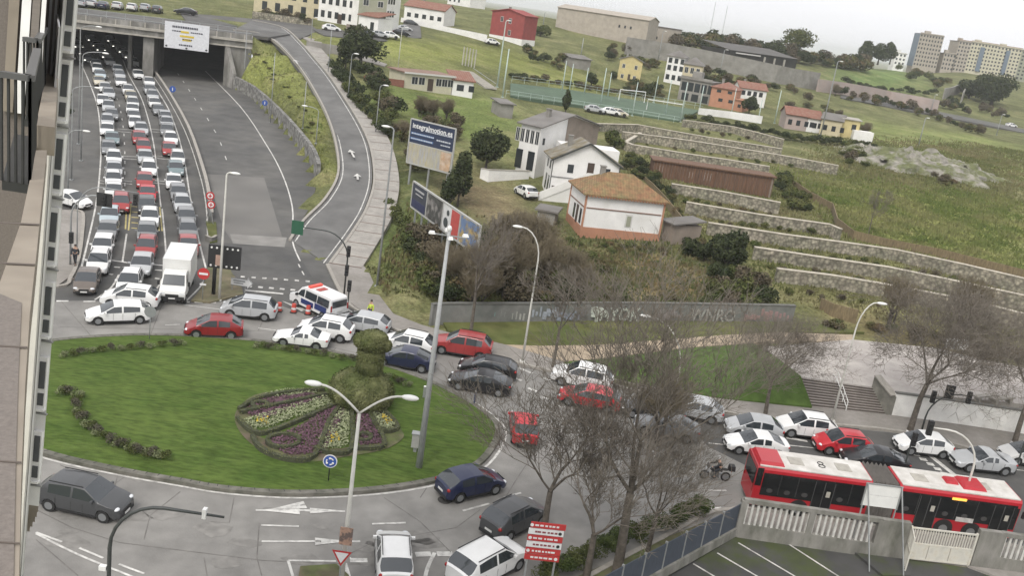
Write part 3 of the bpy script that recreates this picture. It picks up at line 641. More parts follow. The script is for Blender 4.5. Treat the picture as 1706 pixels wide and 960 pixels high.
def car(kd, col, p, head, label, group=None, on=False, flat=False, sc_=1., small=False):
    key = (kd, on)
    if key not in PROTO: PROTO[key] = car_proto(kd, on)
    nm = {'hatchback': 'hatchback_car', 'sedan': 'sedan_car', 'estate car': 'estate_car', 'minivan': 'minivan', 'coupe': 'coupe_car', 'suv': 'suv_car', 'compact crossover': 'crossover_car'}[kd]
    t = thing(nm, label, 'car', (0, 0, 0), group=group); orient(t, p, head, flat); t.scale = (sc_,)*3
    for n_p, me_, loc, sub in PROTO[key]:
        if small and n_p in ('mirror',): continue
        o = link(n_p, me_, t, loc); o.color = (*COL[col], 1)
        if sub and not small:
            for n2, m2 in sub: link(n2, m2, o)
    return t
def nearcar(kd, col, c, f, r, label, group='cars driving round the junction', dzr=.5, rev=False, sc_=1.):
    p = hit(c[0], c[1], .55); p.z = S*p.y+.02; a, b_ = hit(f[0], f[1], dzr), hit(r[0], r[1], dzr); return car(kd, col, p, (a-b_), label, group, sc_=sc_)
nearcar('estate car', 'bright white', (197, 523), (142, 525), (252, 522), 'white estate car crossing leftwards just beyond the roundabout lawn')
nearcar('compact crossover', 'bright white', (218, 498), (176, 496), (262, 503), 'white crossover stopped across the mouth of the queue, behind the white estate car')
nearcar('minivan', 'silver', (415, 516), (375, 512), (454, 520), 'silver minivan driving left past the black backboard sign island')
nearcar('hatchback', 'dark red', (357, 547), (308, 545), (405, 549), 'dark red hatchback driving left along the top edge of the roundabout lawn', sc_=1.03)
nearcar('coupe', 'bright white', (503, 563), (460, 557), (545, 568), 'low white two-door coupe nearest the shrubs at the top of the roundabout')
nearcar('compact crossover', 'bright white', (543, 550), (500, 543), (582, 556), 'white crossover beside the low white coupe')
nearcar('estate car', 'silver', (603, 539), (565, 532), (638, 545), 'pale silver estate car next to the officer in the yellow jacket')
nearcar('compact crossover', 'bright white', (680, 575), (648, 569), (712, 582), 'white crossover right of the topiary head, behind the dark blue sedan')
nearcar('sedan', 'dark blue', (674, 598), (637, 592), (712, 605), 'dark blue sedan right beside the topiary head')
nearcar('suv', 'red', (770, 578), (728, 571), (812, 585), 'red suv with roof rails by the far kerb, right of the tall floodlight mast')
nearcar('estate car', 'black', (813, 613), (772, 606), (853, 620), 'black estate car behind the red suv', sc_=.97)
nearcar('sedan', 'black', (800, 637), (750, 628), (850, 646), 'black sedan with a red tail light nearest the right end of the lawn')
nearcar('suv', 'bright white', (970, 631), (930, 622), (1020, 641), 'white suv behind the bare twigs beside the far kerb')
nearcar('estate car', 'bright red', (982, 664), (943, 656), (1022, 673), 'bright red estate car seen through the bare branches')
nearcar('hatchback', 'bright red', (872, 712), (868, 690), (874, 730), 'bright red hatchback seen from behind at the right tip of the lawn')
nearcar('sedan', 'dark grey', (1088, 684), (1050, 676), (1125, 691), 'dark grey sedan half hidden in the bare branches')
nearcar('hatchback', 'silver', (1158, 683), (1120, 676), (1194, 691), 'silver hatchback at the right edge of the bare tree crown')
nearcar('sedan', 'grey', (1110, 712), (1073, 705), (1145, 720), 'grey sedan deep inside the bare branches, nearest the median')
nearcar('hatchback', 'navy', (785, 806), (826, 797), (745, 815), 'dark blue hatchback circling the bottom right of the roundabout', sc_=1.02)
nearcar('compact crossover', 'dark grey', (858, 864), (888, 850), (838, 874), 'dark grey crossover seen from behind next to the red direction signs')
nearcar('compact crossover', 'bright white', (656, 930), (654, 905), (657, 960), 'white crossover seen from behind, waiting at the lower give way line')
nearcar('suv', 'bright white', (812, 940), (848, 920), (782, 955), 'white suv with dark rear window beside the red direction signs')
nearcar('suv', 'dark grey', (143, 832), (206, 846), (85, 820), 'dark grey suv driving right beside the pale apartment building', sc_=.97)
nearcar('hatchback', 'bright white', (120, 334), (146, 340), (98, 327), 'white hatchback alone on the side street at far left')
nearcar('hatchback', 'silver', (1255, 714), (1213, 708), (1298, 720), 'silver hatchback just behind another pale car, left of the white crossover', 'queue on the boulevard')
nearcar('sedan', 'bright white', (1259, 740), (1212, 735), (1307, 745), 'white sedan directly above the back of the red bus', 'queue on the boulevard', sc_=.95)
nearcar('compact crossover', 'bright white', (1342, 713), (1297, 708), (1388, 719), 'white crossover in front of the plaza steps', 'queue on the boulevard')
nearcar('compact crossover', 'bright red', (1403, 741), (1361, 737), (1447, 746), 'red crossover on the boulevard below the plaza steps', 'queue on the boulevard', sc_=.95)
nearcar('sedan', 'black', (1456, 767), (1410, 760), (1500, 774), 'black sedan partly hidden by the roof of the red bus', 'queue on the boulevard')
nearcar('hatchback', 'bright white', (1537, 742), (1494, 737), (1580, 747), 'small boxy white hatchback in front of the long white wall', 'queue on the boulevard')
nearcar('coupe', 'silver', (1635, 769), (1588, 764), (1683, 774), 'silver coupe at the right, nearest the front of the bus', 'queue on the boulevard', sc_=1.08)
nearcar('hatchback', 'white', (1712, 760), (1675, 755), (1745, 764), 'white car cut by the right edge of the picture', 'queue on the boulevard')
# the three queues out of the tunnel
QL = [(159,105,'grey'),(162,113,'white'),(167,123,'pale blue'),(165,133,'cream'),(175,144,'white'),(181,155,'silver'),(172,166,'bright white'),(181,176,'silver'),(185,191,'grey'),(179,200,'silver'),(179,214,'bright white'),(187,228,'teal'),(181,244,'grey'),(190,262,'bright white'),(190,281,'silver'),(189,301,'bright white'),(193,321,'white'),(194,345,'red'),(182,367,'pale blue'),(178,388,'grey'),(171,410,'bright white'),(164,437,'white'),(146,465,'brown')]
QM = [(183,101,'white'),(196,114,'silver'),(199,124,'silver'),(201,135,'white'),(213,149,'white'),(218,159,'cream'),(221,171,'white'),(221,182,'bright white'),(223,191,'silver'),(225,202,'bright white'),(235,214,'silver'),(232,228,'red'),(239,243,'red'),(242,260,'silver'),(248,279,'bright white'),(241,299,'red'),(246,321,'bright red'),(246,346,'dark grey'),(248,369,'bright white'),(245,389,'grey'),(244,412,'red'),(235,441,'silver'),(217,468,'bright white')]
QR = [(222,103,'white'),(230,123,'white'),(248,136,'white'),(249,148,'silver'),(254,158,'silver'),(257,170,'white'),(264,181,'grey'),(275,192,'silver'),(277,204,'silver'),(278,215,'grey'),(284,230,'bright white'),(282,247,'red'),(296,262,'white'),(293,279,'teal'),(290,301,'bright white'),(298,321,'grey'),(305,343,'silver'),(311,364,'grey'),(313,386,'grey'),(314,407,'red')]
TY = ['hatchback', 'compact crossover', 'hatchback', 'sedan', 'hatchback', 'minivan', 'estate car', 'compact crossover']
ORD = ['first', 'second', 'third', 'fourth', 'fifth', 'sixth', 'seventh', 'eighth', 'ninth', 'tenth', 'eleventh', 'twelfth', 'thirteenth', 'fourteenth', 'fifteenth', 'sixteenth', 'seventeenth', 'eighteenth', 'nineteenth', 'twentieth', 'twenty-first', 'twenty-second', 'twenty-third', 'twenty-fourth']
rq = random.Random(3)
for ln_, QQ, nm in (('left', QL, 'L'), ('middle', QM, 'M'), ('right', QR, 'R')):
    P = [hit(x, y, .75) for x, y, c in QQ]; 
    # keep bumpers apart along the lane, measured from the stop line backwards
    P = P[::-1]; cs = [c for _, _, c in QQ][::-1]; out = [P[0]]
    for i in range(1, len(P)):
        d = P[i]-out[-1]; g = d.length; need = 4.55
        out.append(out[-1]+d*(need/g) if g < need else P[i])
    for i, p in enumerate(out):
        a = out[max(i-2, 0)]; b_ = out[min(i+2, len(out)-1)]; hd = a-b_; p = p.copy(); p.z = S*p.y+.02
        kd = TY[(i*5+ord(nm)) % 8] if i else {'L': 'hatchback', 'M': 'compact crossover', 'R': 'hatchback'}[nm]
        c = cs[i]; 
        extra = '' if i == 0 and nm != 'R' else ''
        lab = f"{c} {kd if kd!='suv' else 'SUV'} {extra}{ORD[i]} from the front in the {ln_} queue lane" if nm != 'R' else f"{c} {kd}, {ORD[i]} behind the box truck in the right lane"
        car(kd, c, p, hd, lab.replace('compact ', ''), 'cars queueing out of the tunnel', sc_=.94 if kd != 'hatchback' else .98, small=p.y > 115, on=False)
# cars still under the bridge, headlights on
r_ = random.Random(5)
for j, (x0, y0, x1, y1) in enumerate(((146, 97, 112, 52), (176, 92, 140, 50), (214, 94, 166, 50))):
    a, b_ = hit(x0, y0, .7), hit(x1, y1, .7); d = (b_-a); nn = int(min(d.length, 60)//7.4); d.normalize()
    for i in range(nn):
        p = a+d*(7.4*i+r_.uniform(-.8, .8)); p.z = S*p.y+.02
        car(['hatchback', 'sedan', 'compact crossover'][(i+j) % 3], ['grey', 'silver', 'white', 'dark grey'][(i*3+j) % 4], p, -d, f'car with lit headlights under the bridge, {ORD[i]} from the mouth in the {["left", "middle", "right"][j]} lane', 'cars under the bridge', on=True, small=True)
# ---- cars parked on the bridge deck and in the hillside streets
def farcar(kd, col, px, py, dz, dirpx, label, group):
    if dz is None: p = G(px, py); q = G(px+dirpx[0], py+dirpx[1])
    else: p = hit(px, py, dz); q = hit(px+dirpx[0], py+dirpx[1], dz)
    hd = q-p; hd.z = 0; car(kd, col, p+Vector((0, 0, .03)), hd.normalized()*1., label, group, flat=True, small=True)
for i, (x, y, c, kd) in enumerate(((136, 9, 'silver', 'hatchback'), (153, 9.5, 'white', 'hatchback'), (172, 12, 'dark blue', 'sedan'), (196, 13, 'white', 'estate car'), (220, 15.5, 'bright white', 'hatchback'), (242, 16, 'silver', 'hatchback'), (262, 19, 'dark grey', 'hatchback'))):
    farcar(kd, c, x, y+2, 8.2, (30, -14) , f'{c} car parked on the bridge, {ORD[i]} in the row behind the parapet', 'cars parked on the bridge')
farcar('sedan', 'black', 309, 24, 8.3, (-30, -3.8), 'black sedan driving over the bridge above the white banner', 'cars on the hillside streets')
# ---- white box truck at the stop line
def truck():
    t = thing('box_truck', 'white box truck first at the stop line in the right lane', 'truck'); p = hit(296, 470, .9); p.z = S*p.y+.02; orient(t, p, hit(289, 488)-hit(318, 420))
    wm = mat('truck_white', (.66, .66, .64), .45, .05, 2, coords='obj')
    b = MB().box((-1.45, 0, 1.95), (4.3, 2.15, 2.3)); part('cargo_box', b, wm, t)
    b = MB()
    for z in (.82, 3.07):
        for s_ in (1, -1): b.beam((-3.6, s_*1.08, z), (.7, s_*1.08, z), .05, .07)
    part('box_trim', b, mat('aluminium_trim', (.4, .4, .4), .4, 0, metal=.7), t)
    prof = [(.75, .55), (3.0, .55), (3.05, .95), (2.95, 1.2), (2.35, 1.42), (1.75, 2.2), (1.45, 2.28), (.75, 2.28)]
    b = MB(); k = 0
    for s_ in (-1, 1): b.v += [(x, s_*(.98 if z < 1.5 else .86), z) for x, z in prof]
    n = len(prof); b.face(range(n)); b.face([n+i for i in range(n)][::-1])
    for i in range(n): b.face((i, n+i, n+(i+1) % n, (i+1) % n))
    o = link('cab', fixn(b.mesh('cab', wm)), t)
    b = MB(); b.poly([(2.32, -.84, 1.47), (2.32, .84, 1.47), (1.80, .78, 2.17), (1.80, -.78, 2.17)]); 
    b.v = [(x+.03, y, z+.015) for x, y, z in b.v]; part('windscreen', b, glassm, t)
    for s_ in (1, -1):
        b = MB(); b.poly([(2.1, s_*.955, 1.46), (1.1, s_*.955, 1.46), (1.1, s_*.885, 2.1), (1.72, s_*.88, 2.1)]); part('side_window', b, glassm, t)
        part('mirror', MB().box((2.1, s_*1.16, 1.55), (.14, .18, .36)), blackp, t)
        part('headlight', MB().box((2.97, s_*.72, .98), (.14, .36, .17)), lampm, t)
        for x in (2.3, -2.2): o = part('wheel', MB().disc((x, s_*.9, .37), (0, 1, 0), .37, .26, 18), tyrem, t); part('rim', MB().disc((x, s_*.94, .37), (0, 1, 0), .2, .2, 12), rimm, o)
    part('grille', MB().box((3.03, 0, .88), (.08, 1.0, .18)).box((3.04, 0, .66), (.1, 1.86, .22)), blackp, t); part('number_plate', MB().box((3.11, 0, .64), (.02, .5, .11)), platem, t)
    part('chassis', MB().box((-.9, 0, .6), (5.2, .9, .3)), blackp, t)
truck()
# ---- police van
def van():
    t = thing('police_van', 'white and dark blue police van with red light bar parked across the ramp', 'van'); p = hit(531, 503, .8); p.z = S*p.y+.02; orient(t, p, hit(503, 492)-hit(545, 512))
    W_, L_ = 1.95, 5.0; prof = [(-2.5, .35), (2.45, .35), (2.5, .8), (2.3, 1.02), (1.75, 1.15), (1.15, 1.88), (.9, 1.95), (-2.25, 1.97), (-2.4, 1.85), (-2.5, 1.1)]
    wm = mat('police_white', (.66, .66, .66), .35, 0); bl = mat('police_blue', (.02, .035, .13), .4, 0)
    b = MB(); n = len(prof)
    for s_ in (-1, 1): b.v += [(x, s_*(W_/2 if z < 1.2 else W_/2-.12), z) for x, z in prof]
    b.face(range(n)); b.face([n+i for i in range(n)][::-1])
    for i in range(n): b.face((i, n+i, n+(i+1) % n, (i+1) % n))
    link('body', fixn(b.mesh('body', wm)), t)
    part('windscreen', MB().box((0, 0, 0), (0.01, 1, 1)) if False else (lambda m: (m.poly([(1.76, -.82, 1.2), (1.76, .82, 1.2), (1.24, .76, 1.84), (1.24, -.76, 1.84)]), m)[1])(MB()), glassm, t)
    o = t.children[-1]; o.location = (.03, 0, .02)
    part('rear_window', MB().box((-2.475, 0, 1.45), (.06, 1.5, .55)), glassm, t)
    for s_ in (1, -1):
        b = MB()
        for x0, x1 in ((1.5, .72), (.6, -.75), (-.85, -2.2)):
            b.poly([(x0, s_*.985, 1.17), (x1, s_*.985, 1.17), (x1, s_*.875, 1.78), (x0-(.42 if x0 > 1 else 0), s_*.875, 1.78)])
        part('side_windows', b, glassm, t)
        b = MB().box((.3, s_*.98, .78), (1.5, .02, .42)).box((-1.3, s_*.98, .85), (1.4, .02, .5)); part('blue_livery', b, bl, t)
        part('tail_light', MB().box((-2.49, s_*.88, 1.15), (.05, .14, .5)), tailm, t); part('headlight', MB().box((2.42, s_*.75, .88), (.14, .34, .16)), lampm, t); part('mirror', MB().box((1.5, s_*1.1, 1.22), (.12, .2, .2)), blackp, t)
        for x in (1.62, -1.6): o = part('wheel', MB().disc((x, s_*.88, .34), (0, 1, 0), .34, .22, 18), tyrem, t); part('rim', MB().disc((x, s_*.9, .34), (0, 1, 0), .2, .2, 12), rimm, o)
    part('bumper', MB().box((-2.5, 0, .48), (.12, 1.9, .22)), blackp, t); part('number_plate', MB().box((-2.53, 0, .85), (.02, .5, .11)), platem, t)
    part('light_bar', MB().box((.5, 0, 2.06), (.3, 1.3, .14)), mat('light_bar_red', (.5, .05, .03), .3, 0, emit=.5), t)
    part('roof_panel', MB().box((-.3, 0, 1.99), (.5, .9, .03)), mat('red_roof_mark', (.35, .06, .05), .6, 0), t)
van()
# ---- articulated bus
def bus():
    t = thing('articulated_bus', 'long red and white articulated bus behind the slatted fence', 'bus')
    f, r = hit(1662, 878, .4), hit(1246, 823, .4); m_ = (f+r)/2; hd = f-r; Lb = 16.5; m_.z = S*m_.y+.02; orient(t, m_, hd)
    red = mat('bus_red', (.40, .012, .022), .35, .06, .8, coat=.3, coords='obj'); wh = mat('bus_roof_white', (.62, .60, .57), .5, .1, 1.5, col2=(.46, .44, .40), scale2=1., coords='obj'); gl = mat('bus_glass', (.012, .013, .014), .12, 0)
    W_ = 2.5; y0 = W_/2; xr0, xr1, xf0, xf1 = -Lb/2, -1.1, .6, Lb/2
    def sec(nm, x0, x1):
        b = MB()
        pr = [(-y0, .38), (y0, .38), (y0, 2.35), (y0-.02, 2.85), (y0-.16, 3.02), (-y0+.16, 3.02), (-y0+.02, 2.85), (-y0, 2.35)]; n = len(pr)
        for x in (x0, x1): b.v += [(x, y, z) for y, z in pr]
        b.face(range(n)); b.face([n+i for i in range(n)][::-1])
        for i in range(n): b.face((i, n+i, n+(i+1) % n, (i+1) % n))
        o = link(nm, fixn(b.mesh(nm, red)), t); part('roof', MB().prism([(x0+.15, -y0+.12), (x1-.1, -y0+.12), (x1-.1, y0-.12), (x0+.15, y0-.12)], 3.0, 3.07), wh, o); return o
    rear, front = sec('rear_section', xr0, xr1), sec('front_section', xf0, xf1)
    b = MB()
    for i in range(13):
        x = xr1+(xf0-xr1)*i/12; s_ = 1 if i % 2 else .93
        b.v += [(x, -y0*s_, .5), (x, y0*s_, .5), (x, y0*s_, 2.9*s_+.2), (x, -y0*s_, 2.9*s_+.2)]
    for i in range(12):
        for j in range(4): b.face((4*i+j, 4*i+4+j, 4*i+4+(j+1) % 4, 4*i+(j+1) % 4))
    part('bellows', b, mat('bellows_grey', (.12, .11, .10), .85, .2, 2, coords='obj'), t)
    for s_ in (1, -1):
        for o, x0, x1 in ((rear, xr0+.45, xr1-.12), (front, xf0+.08, xf1-.2)):
            part('window_band', MB().box(((x0+x1)/2, s_*(y0+.005), 1.9), (x1-x0, .03, 1.52)), gl, o)
            b = MB(); nn = 6
            for i in range(1, nn): b.box((x0+(x1-x0)*i/nn, s_*(y0+.024), 1.95), (.05, .01, 1.35))
            part('window_mullion', b, mat('mullion_dark', (.03, .03, .03), .5, 0), o)
            for i in range(nn-1): part('seat_back', MB().blob((x0+(x1-x0)*(i+.5)/nn, s_*(y0+.02), 1.5), (.2, .012, .16), 8, 5), mat('seat_behind_glass', (.05, .048, .048), .7, .2, 2), o)
        for x in (xr0+4.3, xr1-1.5, xf0+2.0, xf1-4.6, xf1-1.0):
            o = rear if x < 0 else front
            if s_ < 0:
                if x in (xr0+4.3, xf0+2.0, xf1-1.0): d = part('door', MB().box((x, s_*(y0+.012), 1.5), (1.25, .04, 2.2)), gl, o); part('door_seam', MB().box((x, s_*(y0+.035), 1.5), (.05, .02, 2.1)).box((x+.6, s_*(y0+.035), 1.5), (.04, .02, 2.1)).box((x-.6, s_*(y0+.035), 1.5), (.04, .02, 2.1)), mat('door_frame_grey', (.06, .06, .06), .5, 0), d); part('notice', MB().box((x+.3, s_*(y0+.04), 1.75), (.25, .01, .4)), mat('notice_paper', (.4, .38, .33), .7, 0), d)
        for x in (xr0+3.0, xf0+4.4-1.1, xf1-2.6):
            a = part('wheel_arch', MB().disc((x, s_*(y0-.04), .52), (0, 1, 0), .6, .12, 20), blackp, t); o = part('wheel', MB().disc((x, s_*(y0-.1), .48), (0, 1, 0), .47, .28, 20), tyrem, t); part('rim', MB().disc((x, s_*(y0-.08), .48), (0, 1, 0), .27, .28, 14), rimm, o)
    part('rear_window', MB().box((xr0-.005, 0, 2.2), (.05, 2.1, 1.1)).box((xr0+.2, -y0-.004, 2.35), (.38, .03, 1.2)), gl, t)
    part('engine_cover', MB().box((xr0+.9, 0, 3.16), (1.6, 2.0, .2), top=.85), red, t); part('front_roof_hatch', MB().box((xf1-2.8, 0, 3.15), (1.5, 1.5, .18), top=.85), red, t); part('front_roof_hatch', MB().box((xf0+3.6, .1, 3.14), (.8, .8, .16), top=.8), red, t)
    for x in (xr0+2.6, xr0+5.6, xf0+1.6, xf0+5.6): part('roof_vent', MB().box((x, 0, 3.085), (.9, .9, .03)), mat('roof_vent_grey', (.36, .34, .30), .7, .2, 3), t)
    # fleet number painted on the roof
    b = MB()
    for k_ in (0, 1): b.tube([(xr0+4.2+.2*math.cos(a)*(1-.12*k_), -.22+.36*k_+.17*math.sin(a), 3.078) for a in [i*math.pi/6 for i in range(13)]], .035, 4, cap=False)
    part('roof_number', b, mat('number_black', (.03, .03, .03), .7, 0), t)
    part('windscreen', MB().box((xf1-.02, 0, 1.85), (.1, 2.3, 1.75)).box((xf1-.3, -y0-.0, 1.75), (.5, .05, 1.5)), gl, t)
    part('destination_sign', MB().box((xf1-.9-3.0, -y0-.03, 2.62), (.9, .03, .16)), mat('amber_sign', (.9, .45, .08), .4, 0, emit=.8), t)
    part('mirror', MB().box((xf1+.15, -y0-.2, 2.2), (.12, .16, .45)), blackp, t)
    for s_ in (1, -1): part('tail_light', MB().box((xr0-.01, s_*1.05, 1.5), (.05, .14, .5)), tailm, t); part('headlight', MB().box((xf1, s_*.95, .8), (.08, .3, .2)), lampm, t)
    part('front_poster', MB().box((xf1-3.2, -y0-.03, 1.25), (1.1, .03, .3)), mat('poster_pale', (.5, .48, .46), .6, .3, 4, coords='obj'), t)
    part('skirt', MB().box((0, 0, .4), (Lb-.4, 2.3, .25)), blackp, t)
bus()
# ================================================================ PEOPLE (skin modifier bodies)
def figure(name, joints, edges, radii, m, parent=None, sub=2):
    me = bpy.data.meshes.new(name); me.from_pydata(joints, edges, []); o = bpy.data.objects.new(name, me); sc.collection.objects.link(o)
    md = o.modifiers.new('skin', 'SKIN'); sk = me.skin_vertices[0].data if me.skin_vertices else None
    if sk is None:
        bb_ = bmesh.new(); bb_.from_mesh(me); bb_.verts.layers.skin.verify(); bb_.to_mesh(me); bb_.free(); sk = me.skin_vertices[0].data
    for i, r in enumerate(radii): sk[i].radius = (r, r); sk[i].use_root = (i == 0)
    s2 = o.modifiers.new('sub', 'SUBSURF'); s2.levels = s2.render_levels = sub
    dg = bpy.context.evaluated_depsgraph_get(); dg.update(); em = bpy.data.meshes.new_from_object(o.evaluated_get(dg)); bpy.data.objects.remove(o)
    em.materials.clear(); em.materials.append(m); em.polygons.foreach_set('use_smooth', [True]*len(em.polygons)); em.name = name
    return link(name, em, parent)
skin = mat('skin', (.42, .26, .19), .6, 0); 
def person(label, p, head, top, trousers, pose='stand', helmet=None):
    t = thing('person', label, 'person'); orient(t, p, head, True)
    if pose == 'stand' or pose == 'walk':
        a = .22 if pose == 'walk' else .03
        J = [(0, 0, .95), (0, 0, 1.2), (0, 0, 1.42), (.01, 0, 1.53), (.02, 0, 1.62), (.03, 0, 1.74),
             (0, .1, .9), (a, .1, .5), (a*.9, .1, .08), (a+.14, .1, .04), (0, -.1, .9), (-a*.6, -.1, .5), (-a*1.6, -.1, .08), (-a*1.6+.14, -.1, .04),
             (0, .19, 1.4), (-a*.6, .25, 1.13), (.05-a*.3, .26, .88), (.08, .26, .8), (0, -.19, 1.4), (a*.8, -.25, 1.13), (.12+a*.8, -.24, .9), (.17+a, -.24, .83)]
    else:
        J = [(-.25, 0, .82), (-.18, 0, 1.05), (-.1, 0, 1.28), (-.06, 0, 1.38), (-.03, 0, 1.46), (-.01, 0, 1.6),
             (-.2, .12, .8), (.2, .2, .68), (.05, .2, .32), (.18, .2, .25), (-.2, -.12, .8), (.2, -.2, .68), (.05, -.2, .32), (.18, -.2, .25),
             (-.1, .2, 1.25), (.1, .28, 1.05), (.38, .3, 1.0), (.45, .3, 1.0), (-.1, -.2, 1.25), (.1, -.28, 1.05), (.38, -.3, 1.0), (.45, -.3, 1.0)]
    E_ = [(0, 1), (1, 2), (2, 3), (3, 4), (4, 5), (0, 6), (6, 7), (7, 8), (8, 9), (0, 10), (10, 11), (11, 12), (12, 13), (2, 14), (14, 15), (15, 16), (16, 17), (2, 18), (18, 19), (19, 20), (20, 21)]
    Rr = [.14, .15, .15, .06, .095, .075, .1, .07, .05, .045, .1, .07, .05, .045, .075, .05, .038, .04, .075, .05, .038, .04]
    figure('body', J, E_, Rr, skin, t)
    tj = [0, 1, 2, 14, 15, 16, 18, 19, 20]; mp_ = {v: i for i, v in enumerate(tj)}
    figure('jacket', [J[i] for i in tj], [(mp_[a], mp_[b]) for a, b in E_ if a in mp_ and b in mp_], [Rr[i]+.018 for i in tj], top, t)
    tj = [0, 6, 7, 8, 10, 11, 12]; mp_ = {v: i for i, v in enumerate(tj)}
    figure('trousers', [J[i] for i in tj], [(mp_[a], mp_[b]) for a, b in E_ if a in mp_ and b in mp_], [Rr[i]+.016 for i in tj], trousers, t)
    h = J[5]
    part('helmet' if helmet else 'hair', MB().blob((h[0]-.015, 0, h[2]-.03), (.135, .125, .14) if helmet else (.105, .095, .10), 12, 8), helmet or mat('dark_hair', (.03, .022, .018), .8, .2, 20), t, True)
    for s_ in (1, -1): part('shoe', MB().box((J[9 if s_ > 0 else 13][0]-.03, J[9 if s_ > 0 else 13][1], J[9 if s_ > 0 else 13][2]), (.26, .1, .08)), blackp, t)
    return t
dark = mat('dark_cloth', (.025, .027, .033), .9, .2, 8); hiv = mat('high_visibility_yellow', (.50, .62, .08), .8, .1, 6); navy = mat('navy_cloth', (.02, .025, .05), .9, .2, 8)
def gp(x, y, z=0., up=0.): p = hit(x, y, z); p.z += up; return p
person('officer in a yellow high visibility jacket standing by the far kerb', gp(616, 534, 0, .02), Vector((-.6, -.8, 0)), hiv, navy)
person('person in dark clothes standing at the corner pavement beside the traffic light', gp(125, 441, .13), Vector((.2, -1, 0)), dark, dark, 'walk')
person('person in dark clothes walking between the bus and the gate', gp(1608, 884, .13), Vector((-1, .1, 0)), dark, dark, 'walk')
# motorcycle
def moto():
    t = thing('motorcycle', 'dark motorcycle riding right beside the back of the bus', 'motorcycle'); p = gp(1190, 800, 0, .02); hd = Vector((-1, -.08, 0)); orient(t, p, hd)
    for x in (.72, -.68):
        b = MB(); pts = [(x+.27*math.cos(a), 0, .3+.27*math.sin(a)) for a in [i*2*math.pi/18 for i in range(19)]]; b.tube(pts, .06, 8, cap=False); w_ = part('wheel', b, tyrem, t, True); part('rim', MB().disc((x, 0, .3), (0, 1, 0), .22, .03, 16), rimm, w_)
    b = MB(); b.blob((.12, 0, .8), (.36, .17, .18), 12, 8); part('fuel_tank', b, blackp, t, True)
    part('seat', MB().blob((-.42, 0, .82), (.42, .15, .08), 12, 6), mat('seat_black', (.02, .02, .02), .7, 0), t, True)
    part('engine', MB().box((.05, 0, .45), (.5, .36, .4), top=.8), mat('engine_grey', (.09, .09, .09), .5, .2, 8), t)
    b = MB()
    for s_ in (1, -1): b.tube([(.72, s_*.09, .3), (.45, s_*.09, .95)], .03, 6)
    b.tube([(.38, -.36, 1.02), (.44, -.15, 1.0), (.44, .15, 1.0), (.38, .36, 1.02)], .02, 6); part('fork', b, rimm, t, True)
    part('windshield', MB().blob((.62, 0, .98), (.08, .2, .22), 10, 6), mat('smoked_screen', (.06, .06, .07), .2, 0), t, True); part('headlight', MB().blob((.68, 0, .82), (.1, .14, .11), 10, 6), lampm, t, True)
    part('top_box', MB().box((-.95, 0, 1.0), (.4, .46, .34), top=.85), blackp, t); part('exhaust', MB().tube([(.1, -.17, .32), (-.7, -.2, .38)], .06, 8), rimm, t)
    part('tail_light', MB().box((-.96, 0, .75), (.06, .2, .08)), tailm, t)
    person('rider in dark clothes and a white helmet on the motorcycle', p+Vector((0, 0, .02)), hd, dark, dark, 'sit', mat('white_helmet', (.55, .55, .55), .25, 0))
moto()
# striped traffic barrels
for i, (x, y) in enumerate(((465, 519), (489, 521), (513, 524))):
    t = thing('traffic_barrel', ['small red and white barrel, nearest the silver minivan', 'small red and white barrel, middle of the three behind the police van', 'small red and white barrel, nearest the police van rear wheel'][i], 'traffic barrel', gp(x, y, 0, .01), group='red and white barrels')
    b = MB().tube([(0, 0, 0), (0, 0, .75)], [.22, .17], 12); part('barrel', b, mat('cone_red', (.5, .07, .05), .6, 0), t, 40)
    part('white_band', MB().tube([(0, 0, .28), (0, 0, .45)], [.208, .196], 12), mat('reflective_white', (.6, .6, .6), .5, 0), t, 40); part('base', MB().box((0, 0, .04), (.5, .5, .07)), blackp, t)
# ================================================================ STREET FURNITURE
galv = mat('galvanised_steel', (.30, .31, .31), .5, .1, 4, metal=.3); pwhite = mat('lamp_post_white', (.58, .57, .53), .5, .12, 3); pdark = mat('dark_green_pole', (.045, .05, .048), .5, .1, 4); lampg = mat('lamp_head', (.72, .72, .70), .3, .05, 3)
camr = Vector((1, 0, 0))
def lamp(b0, top, label, arm=(1.5, .5), m=None, dz=0, tree=False, r=.1, group='street lamps', name='street_lamp', head=True, hz=None):
    p = G(*b0) if tree else hit(b0[0], b0[1], dz)
    h = hz or float(min(np.arange(1, 40, .1), key=lambda q: (proj(np.array(p)+np.array([0, 0, q]))[1]-top)**2))
    t = thing(name, label, 'street lamp' if head else 'pole', p, group=group); m = m or galv; ax, az = arm
    pts = [(0, 0, -.3), (0, 0, (h-az)*.5), (0, 0, h-az)]; rs = [r, r*.8, r*.6]
    if ax:
        for i in range(1, 7): a = i/6*math.pi/2; pts.append((ax*(1-math.cos(a)) if True else 0, 0, h-az+az*math.sin(a))); rs.append(r*.5)
    else: pts.append((0, 0, h)); rs.append(r*.5)
    part('pole', MB().tube(pts, rs, 8), m, t, True)
    if head:
        s_ = 1 if ax >= 0 else -1; part('lamp_head', MB().blob((ax+s_*.3, 0, h-.02), (.42, .16, .11), 10, 6), lampg, t, True)
    part('base_plate', MB().box((0, 0, .04), (r*4, r*4, .1)), m, t)
    return t, h
